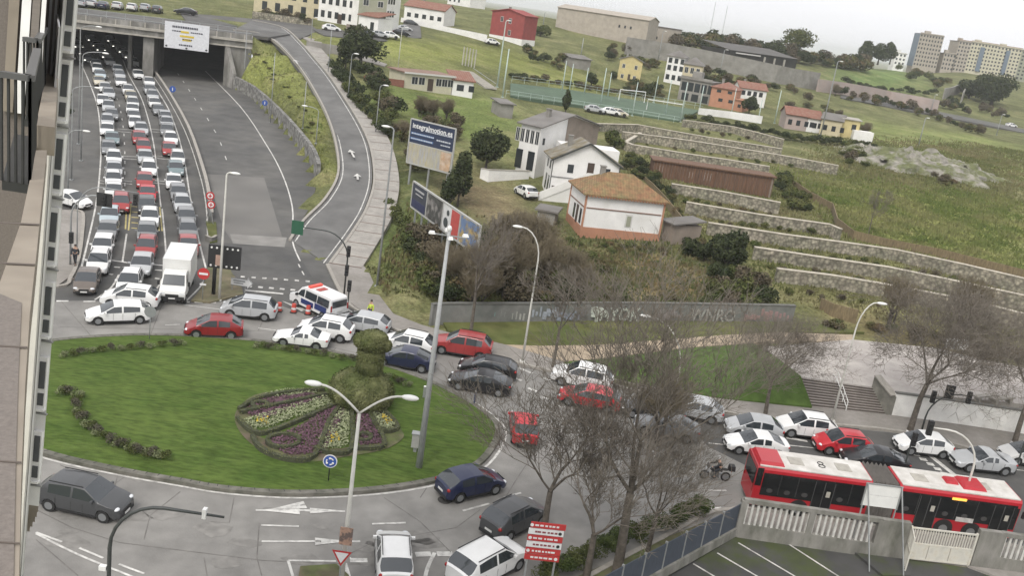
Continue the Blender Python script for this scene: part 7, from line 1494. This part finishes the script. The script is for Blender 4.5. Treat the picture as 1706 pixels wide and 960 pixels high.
for i, (x, y, s_, rz, w_) in enumerate(((770, 505, .8, 0, 'behind the floodlight mast'), (812, 490, .8, 1, 'below the row of billboards'), (845, 500, .95, 2, 'just right of the floodlight mast'), (885, 450, .85, 3, 'nearest the low dark tin shed'), (862, 425, .7, 4, 'below the parked white car'), (735, 480, .65, 5, 'left of the floodlight mast'), (905, 500, .9, .5, 'behind the tall curved lamp'), (838, 420, .6, 1.5, 'right end of the billboard row'), (790, 530, .8, 2.5, 'against the left end of the graffiti wall'), (945, 500, .75, 3.5, 'left of the painted letters'))):
    bare_tree(x, y, 'thicket', f'dark leafless thicket tree {w_}', rz=rz, sc3=s_, group=TH_)
for i, (x, y, s_, w_) in enumerate(((720, 205, .55, 'above the large billboard'), (745, 200, .5, 'right of the large billboard top'), (700, 195, .5, 'left above the large billboard'), (670, 235, .45, 'beside the large billboard post'), (1390, 160, .6, 'below the hill wall'), (1160, 68, .7, 'by the ridge chimney'), (1145, 66, .6, 'between the chimney and the radio masts'), (1440, 232, .6, 'right of the yellow row house'), (1600, 555, .9, 'behind the plaza kiosk'), (1480, 545, .8, 'at the back edge of the plaza'))):
    bare_tree(x, y, 'thicket', f'small leafless thicket {w_}', rz=i, sc3=s_, group='small leafless thickets')
# ---- evergreen trees
def evergreen(px, py, r, n, size, seed, label, trunk=1.5, m=evg, group=None, name='evergreen_tree', dz=None, lumps=9, cat='tree', Yd=None):
    p = GY(px, py, Yd) if Yd else G(px, py) if dz is None else hit(px, py, dz); t = thing(name, label, cat, p, seed*.7, group); o = link('crown', leafmesh('crown', n, r, size, seed, m, lumps=lumps), t, (0, 0, trunk)); rg = random.Random(seed); sg = [(Vector((0, 0, -.3)), Vector((0, 0, trunk+r[2]*.8)), max(.1, r[0]*.09), .05)]
    for i in range(7): a = rg.uniform(0, 6.28); z = trunk+r[2]*rg.uniform(.1, 1.0); sg.append((Vector((0, 0, z)), Vector((math.cos(a)*r[0]*.7, math.sin(a)*r[1]*.7, z+r[2]*.5)), max(.05, r[0]*.035), .02))
    link('trunk', tubes_mesh('trunk', sg, barkd), t); return t
evergreen(808, 290, (3.0, 3.0, 2.5), 5200, .34, 1, 'broad dark evergreen tree in front of the glazed gallery house', 1.2, lumps=14)
evergreen(762, 345, (1.9, 1.9, 3.2), 3600, .34, 2, 'tall dark cypress clump right of the large billboard', .3)
evergreen(744, 352, (1.1, 1.1, 2.2), 1500, .3, 3, 'narrower dark cypress between the billboards', .3)
evergreen(1207, 452, (2.7, 2.5, 2.3), 4200, .32, 4, 'rounded dark evergreen right of the orange house slope', .2, lumps=12)
evergreen(1172, 435, (1.6, 1.5, 1.3), 1500, .3, 5, 'smaller dark evergreen left of the rounded one', .1)
evergreen(1145, 425, (1.5, 1.2, 1.0), 1200, .3, 6, 'low dark evergreen nearest the ruined shed', .1)
evergreen(942, 187, (.95, 1, 2.2), 1200, .4, 7, 'slim dark cypress behind the grey roof of the tall white house', .3)
evergreen(1322, 98, (8, 7, 5.0), 2600, .8, 8, 'large open crowned tree on the skyline', 3.0, m=bushg, lumps=18, Yd=410)
evergreen(1290, 95, (5, 5, 2.6), 1600, .8, 9, 'lower dark tree left of the large skyline tree', 1.5, Yd=412)
evergreen(1260, 90, (4, 4, 2.4), 1400, .8, 10, 'small dark skyline tree nearest the hangar', 1., Yd=405)
evergreen(1441, 107, (5, 5, 5.2), 2200, .9, 11, 'peaked dark tree at the left of the skyline clump', 1.5, Yd=500)
evergreen(1462, 107, (6, 5, 4.6), 2600, .9, 12, 'wide dark tree in the middle of the skyline clump', 1.5, Yd=500)
evergreen(1482, 106, (4.5, 4.5, 4.8), 1900, .9, 13, 'dark tree at the right end of the skyline clump', 1.5, Yd=500)
evergreen(1650, 178, (11, 9, 6.2), 6500, 1.0, 14, 'very wide dark round tree below the apartment towers', 2., lumps=22, Yd=420)
evergreen(1612, 172, (6, 6, 4.6), 2400, .95, 15, 'smaller dark tree joined to the left of the wide round tree', 1.5, Yd=425)
evergreen(1247, 190, (2.3, 2.3, 2.4), 1600, .5, 16, 'dark round bush tree in front of the white house with the small red roof', .3)
evergreen(600, 112, (5.0, 4.5, 3.6), 4600, .5, 17, 'large dark tree at the top of the hedge beside the ramp', .8, lumps=14)
evergreen(575, 118, (2.2, 2.2, 2.9), 1500, .45, 18, 'narrow dark tree left of the large hedge tree', .4)
evergreen(1055, 108, (4, 3, 1.6), 1400, .55, 19, 'dark bush mass below the factory', .2, m=bushg, name='bush', cat='bush'); evergreen(985, 142, (2.4, 2, 1.7), 1000, .5, 20, 'dark bush beside the yellow house', .1, name='bush', cat='bush')
evergreen(1023, 246, (2.2, 1.8, 1.5), 1500, .35, 21, 'round dark bush at the left end of the terrace walls', .1, m=bushg, name='bush', cat='bush'); evergreen(1022, 133, (1.2, 1.2, 1.2), 600, .4, 22, 'small dark round tree against the yellow house', .2)
evergreen(900, 60, (3.5, 3, 1.8), 1200, .6, 23, 'dark bush right of the tall red house', .2, m=bushg, name='bush', cat='bush')
# ---- hedges and bushes by zones: shared crown meshes, each bush its own thing
BM = [leafmesh('bush_a', 900, (1, 1, .8), .17, 31, bushg), leafmesh('bush_b', 900, (1, 1, .75), .17, 32, evg), leafmesh('bush_c', 900, (1.1, .9, .7), .17, 33, brk), leafmesh('bush_d', 800, (1, 1, .8), .16, 34, scrubm)]
cp_, cc_ = len(BM), 0
stemm = tubes_mesh('stems', [(Vector((0, 0, -.1)), Vector((.4*math.cos(a), .4*math.sin(a), .8)), .04, .015) for a in (0, 1.3, 2.5, 3.8, 5)], barkd)
BA = [np.array([v.co[:] for v in m_.vertices]) for m_ in BM]
KEEP = ()
def bushes(pts, zone, rng, types, seed, group, sq=1.):
    rg = random.Random(seed)
    if group not in KEEP:
        by = {}
        for x, y in pts:
            p = G(x, y); s_ = rg.uniform(*rng); a = rg.uniform(0, 6); k_ = rg.choice(types); v = BA[k_]*np.array([s_, s_*rg.uniform(.8, 1.1), s_*sq*rg.uniform(.8, 1.1)]); v = np.stack([v[:, 0]*math.cos(a)-v[:, 1]*math.sin(a), v[:, 0]*math.sin(a)+v[:, 1]*math.cos(a), v[:, 2]], 1)+np.array(p); by.setdefault(k_, []).append(v)
        V = np.concatenate([v for k_ in sorted(by) for v in by[k_]]); me_ = bpy.data.meshes.new('scrub'); me_.from_pydata(V.tolist(), [], np.arange(len(V)).reshape(-1, 4).tolist()); mi = []
        for j, k_ in enumerate(sorted(by)): me_.materials.append(BM[k_].materials[0]); mi += [j]*sum(len(v)//4 for v in by[k_])
        me_.polygons.foreach_set('material_index', mi); tag(link('scrub', me_), zone.replace(' bush', ' bushes', 1) if 0 else None, None, None, 'stuff'); return
    for i, (x, y) in enumerate(pts):
        p = G(x, y); s_ = rg.uniform(*rng); t = thing('bush', zone, 'bush', p, rg.uniform(0, 6), group); t.scale = (s_, s_*rg.uniform(.8, 1.1), s_*sq*rg.uniform(.8, 1.1)); link('foliage', BM[rg.choice(types)], t); link('stems', stemm, t)
KEEP = ('hedge row beside the ramp_',)
def along(P, n, j, seed):
    rg = random.Random(seed); o = []; L_ = [0]
    for a, c in zip(P, P[1:]): L_.append(L_[-1]+math.dist(a, c))
    for i in range(n):
        d = L_[-1]*(i+.5)/n; k_ = max(0, next(q for q in range(len(L_)) if L_[q] >= d)-1); f = (d-L_[k_])/(L_[k_+1]-L_[k_]); a, c = P[k_], P[k_+1]; o.append((a[0]+(c[0]-a[0])*f+rg.uniform(-j, j), a[1]+(c[1]-a[1])*f+rg.uniform(-j, j)*.6))
    return o
def inside(P, n, seed):
    rg = random.Random(seed); o = []; xs, ys = [p[0] for p in P], [p[1] for p in P]
    while len(o) < n:
        x, y = rg.uniform(min(xs), max(xs)), rg.uniform(min(ys), max(ys))
        if inpoly([x], [y], P)[0]: o.append((x, y))
    return o
bushes(along([(552, 108), (570, 140), (600, 180), (630, 218), (645, 232)], 22, 5, 1), 'dark bush of the hedge row beside the ramp pavement', (1.1, 1.9), (1, 1, 0), 1, 'hedge row beside the ramp')
bushes(inside([(590, 120), (650, 150), (665, 200), (640, 215), (600, 170)], 14, 2), 'dark shrub behind the hedge row above the pedestrian crossing', (1.2, 2.2), (1, 0, 3), 2, 'shrubs behind the hedge row')
bushes(inside([(690, 175), (760, 190), (780, 240), (700, 225)], 12, 3), 'brown leafless shrub around the large billboard', (1., 1.9), (3, 3, 2), 3, 'brown shrubs above the large billboard')
bushes(along([(650, 345), (670, 390), (690, 430), (705, 470), (720, 500)], 15, 4, 4), 'green hedge bush running down the grass left of the billboard row', (.9, 1.5), (0, 0, 1), 4, 'hedge below the billboards')
bushes(inside([(690, 400), (800, 420), (860, 400), (900, 440), (960, 490), (960, 515), (730, 515), (700, 470)], 42, 5), 'tangled brown and green scrub bush above the graffiti wall', (1.0, 2.0), (2, 2, 3, 1), 5, 'scrub above the graffiti wall')
bushes(inside([(900, 410), (980, 415), (1050, 490), (1180, 500), (1180, 522), (960, 515), (910, 470)], 26, 6), 'low bramble clump on the slope behind the graffiti wall', (.6, 1.3), (0, 2, 0), 6, 'brambles on the slope', .6)
bushes(inside([(1190, 460), (1260, 470), (1300, 510), (1290, 532), (1180, 525)], 22, 7), 'dark tangled bush at the right end of the graffiti wall', (1.0, 1.8), (1, 3, 0), 7, 'bushes at the right end of the graffiti wall')
bushes(inside([(1290, 300), (1330, 310), (1385, 350), (1385, 372), (1310, 352)], 20, 8), 'dark bush inside the bend of the reed fence', (.8, 1.5), (1, 0, 0), 8, 'bushes inside the reed fence')
bushes(along([(1060, 270), (1080, 300), (1110, 330), (1150, 400), (1170, 420)], 16, 7, 9), 'green bush on the bank between the orange house and the terraces', (.7, 1.3), (0, 1, 2), 9, 'bushes left of the terraces')
bushes(along([(1140, 200), (1200, 212), (1260, 222), (1330, 236), (1450, 250)], 30, 3, 10), 'dark bush of the long hedge below the football pitch', (1.1, 1.7), (1, 1, 0), 10, 'hedge below the football pitch', .8)
for k_, (P, n) in enumerate((([(1140, 217), (1290, 240)], 9), ([(1010, 228), (1290, 258)], 12), ([(1060, 243), (1380, 287)], 12), ([(1125, 335), (1290, 362)], 8), ([(1190, 372), (1380, 390)], 10), ([(1190, 405), (1480, 445), (1700, 500)], 20), ([(1270, 448), (1470, 478), (1700, 535)], 18), ([(1300, 488), (1480, 515), (1700, 570)], 14))):
    bushes(along(P, n, 5, 20+k_), f'small bush growing on the strip under the {["uppermost", "second", "third", "front shed", "reed fence", "long upper", "long middle", "lowest"][k_]} terrace wall', (.35, .85), (0, 2, 0, 3), 30+k_, f'bushes under the {["uppermost", "second", "third", "front shed", "reed fence", "long upper", "long middle", "lowest"][k_]} terrace wall', .8)
bushes(along([(1390, 160), (1450, 170), (1520, 185), (1570, 205), (1640, 225)], 26, 6, 50), 'brownish bush on the embankment below the pink wall', (1.4, 2.6), (2, 3, 1), 50, 'bushes below the pink wall')
bushes(inside([(1430, 110), (1560, 118), (1590, 150), (1540, 145), (1480, 125)], 16, 51), 'dark bush on the crest of the small green hill', (1.8, 3.4), (1, 2, 0), 51, 'bushes on the green hill')
bushes(along([(1400, 140), (1480, 152), (1560, 160)], 14, 4, 54), 'dark bush of the hedge under the small green hill', (1.6, 2.6), (1,), 54, 'hedge under the green hill', .7)
bushes(inside([(1500, 160), (1600, 175), (1706, 190), (1706, 210), (1560, 185)], 22, 55), 'dark bush above the hill road at far right', (1.6, 2.8), (1, 2, 3), 55, 'bushes above the hill road')
bushes(inside([(870, 80), (960, 110), (940, 125), (880, 105)], 12, 52), 'dark bush on the slope right of the red house', (1.2, 2.2), (1, 2), 52, 'bushes right of the red house')
bushes(inside([(990, 75), (1120, 105), (1100, 125), (1000, 100)], 16, 53), 'brown bush on the slope below the factory', (1.2, 2.4), (3, 2, 1), 53, 'bushes below the factory')
bushes(inside([(1390, 240), (1440, 255), (1450, 285), (1410, 280)], 12, 56), 'brown bush at the left foot of the rock outcrop', (1.0, 1.8), (3, 2, 0), 56, 'bushes at the rock outcrop')
bushes(inside([(1500, 285), (1640, 295), (1660, 305), (1560, 312)], 14, 57), 'low brown scrub clump along the front of the rock outcrop', (.9, 1.6), (3, 2), 57, 'scrub in front of the rock outcrop', .6)
bushes(along([(1120, 78), (1210, 88), (1280, 99), (1360, 108), (1440, 118)], 80, 4, 58), 'dark skyline bush along the ridge', (2.5, 5.5), (1, 3, 2), 58, 'bushes along the ridge')
bushes(along([(400, 68), (430, 100), (480, 160), (530, 230)], 18, 9, 59), 'small tuft bush on the grass bank beside the ramp', (.3, .7), (0, 2), 59, 'tufts on the grass bank', .6)
bushes(along([(440, 30), (480, 36), (515, 42)], 10, 2, 61), 'grey green hedge bush below the cream yellow building', (1.2, 1.8), (1, 3), 61, 'hedge below the cream yellow building')
bushes(along([(105, 60), (108, 120), (112, 200)], 10, 2, 60), 'dark hedge bush between the apartment building and the left carriageway', (.6, 1.0), (1, 0), 60, 'hedge at the far left')
bushes(inside([(1340, 545), (1500, 545), (1700, 600), (1700, 640), (1560, 575), (1420, 558)], 24, 62), 'low brown scrub behind the plaza', (.7, 1.4), (3, 2), 62, 'scrub behind the plaza', .7)
bushes(inside([(1130, 112), (1330, 150), (1350, 175), (1280, 165), (1180, 140)], 26, 63), 'scrub', (1.2, 2.6), (3, 2, 1), 63, 'z1', .8)
bushes(inside([(1280, 165), (1400, 185), (1400, 205), (1340, 200)], 16, 64), 'scrub', (1., 2.2), (3, 2), 64, 'z2', .7)
bushes(along([(850, 130), (930, 140), (1000, 152), (1090, 165)], 30, 3, 65), 'scrub', (1., 1.9), (1, 3, 2), 65, 'z3', .6)
bushes(inside([(1020, 140), (1100, 150), (1120, 168), (1050, 158)], 16, 66), 'scrub', (1.2, 2.4), (1, 2), 66, 'z4', .9)
bushes(along([(1100, 70), (1180, 82), (1280, 100), (1330, 110)], 26, 3, 67), 'scrub', (1.6, 3.2), (1, 3), 67, 'z5', .9)
bushes(inside([(1020, 270), (1060, 300), (1100, 320), (1080, 290), (1060, 262)], 12, 68), 'scrub', (.8, 1.4), (0, 1), 68, 'z6', .9)
bushes(inside([(640, 215), (700, 240), (760, 300), (700, 300)], 10, 69), 'scrub', (.9, 1.7), (3, 2), 69, 'z7', .9)
bushes(inside([(930, 400), (1090, 410), (1130, 430), (1000, 425)], 24, 70), 'scrub', (.4, .8), (0, 2), 70, 'z8', .6)
# hedge clumps on the planted bank (real leaves at close range)
HB = [leafmesh('hedge_a', 2200, (1, .8, .6), .09, 71, bushg, lumps=9), leafmesh('hedge_b', 2200, (1, .8, .6), .09, 72, leafmat('hedge_leaves', (.05, .075, .02), (.09, .11, .035)), lumps=9)]
t = thing('hedge', 'uneven green clipped hedge on the planted bank along the blue fence', 'hedge', hit(1100, 880, .1)); o0 = t.location.copy()
for i, (x, y) in enumerate(((1150, 862), (1130, 872), (1105, 880), (1078, 890), (1058, 900), (1035, 910), (960, 945), (930, 955), (905, 962), (1010, 925), (985, 935), (1168, 855))): link('hedge_clump', HB[i % 2], t, hit(x, y, .1)-o0, (0, 0, i*1.3))
# ---- roundabout planting
SH = [leafmesh('shrub_pale', 420, (.55, .5, .3), .10, 81, mat('pale_shrub', (.15, .17, .08), .9, .3, 5, coords='obj')), leafmesh('shrub_green', 420, (.6, .5, .32), .10, 82, bushg), leafmesh('shrub_dark', 420, (.7, .5, .4), .10, 83, mat('dark_shrub', (.075, .07, .045), .9, .3, 5, coords='obj'))]
def shrubs(pts, names, lab, grp, sc4=.8):
    for i, (x, y) in enumerate(pts):
        k_ = i % 3; t = thing('shrub', f'{["pale round", "green round", "dark straggly"][k_]} shrub, {(ORD+["twenty-fifth", "twenty-sixth"])[i]} from the left in {lab}', 'shrub', IH(x, y), i*1.7, grp+['', ', green', ', dark'][k_]); t.scale = (sc4,)*3; link('foliage', SH[k_], t); link('stems', stemm, t, scale_=.3) if False else None
shrubs(along([(96, 596), (160, 586), (220, 583), (310, 575)], 13, 1.5, 5), None, 'the upper left rim row', 'upper left shrub row')
shrubs(along([(418, 578), (470, 583), (530, 592), (590, 604)], 12, 1.5, 6), None, 'the row behind the topiary', 'shrub row behind the topiary')
shrubs(along([(640, 630), (660, 637), (685, 646)], 4, 1, 7), None, 'the short row right of the topiary', 'short shrub row')
shrubs(along([(98, 652), (125, 660), (132, 690), (150, 715), (190, 742), (240, 758), (280, 764)], 26, 4, 8), None, 'the curved left bed of the roundabout', 'curved left shrub bed', .9)
# topiary lady: bust on a wide skirt of flower beds
c0 = IH(600, 672); t = thing('topiary_figure', 'clipped topiary lady with a broad head and domed bust on the roundabout', 'topiary', c0); t.scale = (1.05, 1.05, 1.06)
def topi(name, parts_, n, size, seed, m=hedgem):
    rg = np.random.default_rng(seed); V, Fc = [], []; k_ = 0; core = MB()
    for c, r, wt_ in parts_:
        nn = int(n*wt_); d = rg.normal(size=(nn, 3)); d /= np.linalg.norm(d, axis=1)[:, None]; p = np.array(c)+d*np.array(r)*rg.uniform(.93, 1.04, nn)[:, None]; u = rg.normal(size=(nn, 3)); u /= np.linalg.norm(u, axis=1)[:, None]; v = np.cross(u, d); v /= np.linalg.norm(v, axis=1)[:, None]+1e-6; s_ = size*rg.uniform(.6, 1.4, nn)[:, None]
        q = np.stack([p-u*s_*.5, p+v*s_*.35, p+u*s_*.5, p-v*s_*.35], 1).reshape(-1, 3); V += q.tolist(); Fc += (np.arange(4*nn).reshape(-1, 4)+k_).tolist(); k_ += 4*nn; core.blob(c, [x*.95 for x in r], 16, 12)
    kk = len(V); V += core.v; Fc += [tuple(i+kk for i in f) for f in core.f]
    me_ = bpy.data.meshes.new(name); me_.from_pydata(V, [], Fc); me_.materials.append(m); return me_
link('bust', topi('bust', [((0, 0, .85), (2.1, 1.9, 1.5), .7), ((.5, .1, .6), (1.55, 1.5, 1.0), .3), ((-.9, .0, .5), (1.1, 1.2, .9), .2)], 9000, .11, 1), t)
link('neck', topi('neck', [((.35, 0, 2.7), (.88, .85, 1.1), .5), ((.35, 0, 3.3), (.9, .85, .9), .5)], 5000, .10, 2), t)
link('head', topi('head', [((.35, 0, 4.15), (1.05, .95, .72), .6), ((1.15, 0, 4.05), (.45, .5, .42), .2), ((-.35, 0, 4.2), (.5, .6, .5), .2), ((.45, 0, 4.5), (.85, .8, .45), .3)], 7000, .10, 3), t)
flw = mat('white_green_flowers', (.20, .23, .12), .9, .4, 9, col2=(.34, .36, .22), scale2=6, coords='pos'); fpu = mat('purple_flowers', (.10, .055, .07), .9, .4, 8, col2=(.17, .085, .125), scale2=5); fye = mat('yellow_flowers', (.50, .36, .03), .8, .2, 9); boxm = mat('box_hedge_dark', (.05, .055, .03), .9, .3, 6)
def scatter(name, pts, dens, size, hz, m, seed, par=None, label=None, zup=.12):
    P = [IH(*p) for p in pts]; xs, ys = [p.x for p in P], [p.y for p in P]; ar = abs(sum(P[i].x*P[i-1].y-P[i-1].x*P[i].y for i in range(len(P))))/2; n = int(ar*dens); rg = np.random.default_rng(seed); X = rg.uniform(min(xs), max(xs), n*3); Y = rg.uniform(min(ys), max(ys), n*3); k_ = inpoly(X, Y, P); X, Y = X[k_][:n], Y[k_][:n]; n = len(X)
    zc = np.array([isl(a, c) for a, c in zip(X, Y)])+rg.uniform(0, hz, n)+zup*.3; p = np.stack([X, Y, zc], 1); u = rg.normal(size=(n, 3)); u[:, 2] *= .4; u /= np.linalg.norm(u, axis=1)[:, None]; v = np.cross(u, rg.normal(size=(n, 3))*.5+np.array([0, 0, 1])); v /= np.linalg.norm(v, axis=1)[:, None]; s_ = size*rg.uniform(.6, 1.4, n)[:, None]
    V = np.stack([p-u*s_*.5, p+v*s_*.4, p+u*s_*.5, p-v*s_*.4], 1).reshape(-1, 3); me_ = bpy.data.meshes.new(name); me_.from_pydata(V.tolist(), [], np.arange(4*n).reshape(-1, 4).tolist()); me_.materials.append(m); o = link(name, me_, par)
    if label: o['label'] = label
    return o
def boxhedge(pts, wd, h_, par=None, name='border_hedge'):
    P = spline([IH(*p) for p in pts], 4); b = MB(); ribbon(b, P, wd, 0, h_); o = part(name, b, boxm, par); rg = np.random.default_rng(len(pts)*7); Q3 = resample(P, .05); n = len(Q3)*10; ii = rg.integers(0, len(Q3), n); p = np.array([tuple(Q3[i]) for i in ii])+np.stack([rg.uniform(-wd/2, wd/2, n), rg.uniform(-wd/2, wd/2, n), rg.uniform(h_*.3, h_*1.1, n)], 1); u = rg.normal(size=(n, 3)); u /= np.linalg.norm(u, axis=1)[:, None]; v = np.cross(u, rg.normal(size=(n, 3))); v /= np.linalg.norm(v, axis=1)[:, None]
    V = np.stack([p-u*.05, p+v*.035, p+u*.05, p-v*.035], 1).reshape(-1, 3); me_ = bpy.data.meshes.new('leaves'); me_.from_pydata(V.tolist(), [], np.arange(4*n).reshape(-1, 4).tolist()); me_.materials.append(hedgem); link('leaves', me_, o); return o
bed = thing('flower_bed', 'fan shaped flower bed forming the skirt of the topiary lady, in green, purple and yellow', 'flower bed', (0, 0, 0))
P = [IH(*p) for p in ((560, 655), (440, 655), (398, 680), (392, 705), (412, 735), (450, 758), (520, 770), (575, 762), (640, 750), (672, 730), (664, 712), (640, 685), (620, 668))]
sh_ = spline(P, 4, True); b = MB(); b.poly([(p.x, p.y, p.z+.035) for p in sh_]); o = part('bed_soil', b, soil, bed); b = MB(); 
scatter('purple_flowers', [(440, 740), (480, 760), (540, 757), (560, 720), (578, 680), (560, 668), (520, 700)], 300, .11, .14, fpu, 1, bed); scatter('purple_flowers', [(595, 680), (612, 690), (640, 738), (600, 745), (592, 710)], 300, .11, .14, fpu, 2, bed); scatter('purple_flowers', [(405, 688), (440, 700), (540, 664), (520, 656), (430, 668)], 300, .11, .14, fpu, 3, bed)
scatter('white_green_flowers', [(402, 705), (420, 718), (445, 715), (575, 668), (545, 662), (420, 698)], 230, .12, .2, flw, 4, bed); scatter('white_green_flowers', [(528, 740), (540, 752), (580, 745), (582, 700), (582, 668), (572, 668), (550, 700)], 230, .12, .2, flw, 5, bed); scatter('white_green_flowers', [(618, 680), (630, 682), (660, 712), (640, 720), (624, 705)], 230, .12, .2, flw, 6, bed); scatter('white_green_flowers', [(440, 660), (470, 652), (535, 650), (530, 655), (470, 664)], 230, .12, .2, flw, 7, bed)
for i, q in enumerate(([(425, 703), (445, 700), (447, 708), (430, 710)], [(548, 730), (563, 728), (567, 740), (552, 742)], [(634, 700), (648, 700), (652, 708), (640, 710)])): scatter('yellow_flowers', q, 90, .13, .42, fye, 10+i, bed, 'yellow flower clump')
for q in ([(395, 700), (420, 722), (450, 722), (520, 694), (580, 668)], [(420, 730), (436, 752), (480, 768), (524, 762), (548, 705), (576, 668)], [(524, 750), (552, 758), (584, 752), (586, 700), (582, 668)], [(592, 750), (640, 745), (620, 700), (606, 672)], [(610, 676), (630, 718), (662, 716), (640, 688), (616, 672)], [(398, 685), (430, 667), (480, 657), (540, 652)], [(400, 690), (470, 676), (545, 660)]): boxhedge(q, .26, .27, bed)
for c, rx, ry in (((472, 738), 27, 11), ((433, 678), 13, 5), ((606, 732), 12, 6)): boxhedge([(c[0]+rx*math.cos(a), c[1]+ry*math.sin(a)) for a in [i*math.pi/5 for i in range(11)]], .24, .26, bed, 'round_hedge')
# reed fence along the field
reed = mat('reed_fence', (.22, .17, .095), .95, .25, 2, col2=(.13, .10, .06), scale2=3, stretch=(3, 3, .5))
wall([(1300, 292), (1345, 330), (1385, 352), (1392, 378), (1420, 400), (1480, 412), (1560, 428), (1706, 470)], 'tan reed fence along the lower edge of the green field', 1.1, .12, reed, True, None, 'reed_fence')
wall([(1365, 515), (1385, 528), (1425, 540)], 'short tan reed fence on the slope above the plaza', 1.3, .12, reed, True, None, 'reed_fence')
wall([(1035, 262), (1065, 290), (1110, 345), (1150, 395)], 'tan path edge fence right of the orange house', .8, .12, reed, True, None, 'reed_fence')
# grass blades on nearer verges read as rough tufts
def tufts(name, P, dens, size, m, seed, cap=26000, z=.0):
    P = [G(*p) for p in P]; xs, ys = [p.x for p in P], [p.y for p in P]; ar = abs(sum(P[i].x*P[i-1].y-P[i-1].x*P[i].y for i in range(len(P))))/2; n = min(cap, int(ar*dens)); rg = np.random.default_rng(seed); X = rg.uniform(min(xs), max(xs), n*3); Y = rg.uniform(min(ys), max(ys), n*3); k_ = inpoly(X+rg.normal(0, 4, len(X)), Y+rg.normal(0, 6, len(Y)), P) & ~inpoly(X, Y, FLAT) & ~inpoly(X, Y, RAMPW); X, Y = X[k_][:n], Y[k_][:n]; n = len(X); Z = Tdz(X, Y)+z
    hh = size*rg.uniform(.4, 1.3, n)*(.6+.8*(np.sin(X*.9)*np.cos(Y*.7)+1)/2); a = rg.uniform(0, 3.14, n); dx, dy = np.cos(a)*size*.45, np.sin(a)*size*.45; lx, ly = rg.normal(0, .2*size, n), rg.normal(0, .2*size, n)
    V = np.stack([np.stack([X-dx, Y-dy, Z-.05], 1), np.stack([X+dx, Y+dy, Z-.05], 1), np.stack([X+lx, Y+ly, Z+hh], 1)], 1).reshape(-1, 3); me_ = bpy.data.meshes.new(name); me_.from_pydata(V.tolist(), [], np.arange(3*n).reshape(-1, 3).tolist()); me_.materials.append(m); link(name, me_)['kind'] = 'stuff'
gt = mat('grass_tufts', (.12, .135, .05), .9, .3, .9, col2=(.19, .17, .09), scale2=.1, lo=.4, hi=.6, spec=.1); gt2 = leafmat('dark_tufts', (.09, .11, .04), (.15, .12, .065)); gt3 = mat('green_tufts', (.115, .15, .042), .9, .3, .9, col2=(.20, .20, .085), scale2=.11, lo=.4, hi=.6, spec=.1)
tufts('grass', [(1290, 295), (1700, 330), (1700, 460), (1420, 395), (1340, 330)], 14, .42, gt3, 1)
tufts('grass', [(1400, 235), (1700, 250), (1700, 330), (1380, 300)], 8, .45, gt, 2)
tufts('grass', [(640, 340), (700, 400), (900, 420), (1090, 408), (1250, 520), (1000, 520), (720, 508), (650, 480), (600, 425)], 14, .4, gt2, 3)
tufts('grass', [(390, 65), (440, 70), (560, 240), (560, 300), (530, 298), (480, 210)], 16, .35, gt3, 4)
tufts('grass', [(1030, 255), (1290, 300), (1400, 395), (1700, 480), (1700, 570), (1340, 515), (1130, 405)], 9, .35, gt, 5)
tufts('grass', [(600, 425), (645, 330), (680, 330), (700, 480), (650, 490)], 14, .3, gt3, 7)
# ---- thin air haze round the whole place
b = MB(); b.box((0, 3000, 40), (18500, 12500, 90)); b.v = [(x, y, -8 if z < 0 else 62) for x, y, z in b.v]
hz = bpy.data.materials.new('haze'); hz.use_nodes = True; t = hz.node_tree; t.nodes.clear(); pv_ = N(t, 'ShaderNodeVolumePrincipled'); ou = N(t, 'ShaderNodeOutputMaterial'); t.links.new(pv_.outputs[0], ou.inputs['Volume'])
pv_.inputs['Density'].default_value = .00022; pv_.inputs['Color'].default_value = (.90, .92, .95, 1); pv_.inputs['Anisotropy'].default_value = .2
o = link('haze', b.mesh('haze', hz)); o['kind'] = 'stuff'
sc.cycles.volume_bounces = 1
for o in sc.objects:
    if o.get('label') and len(o['label'].split()) > 16: print('LBL', o.name, o['label'])
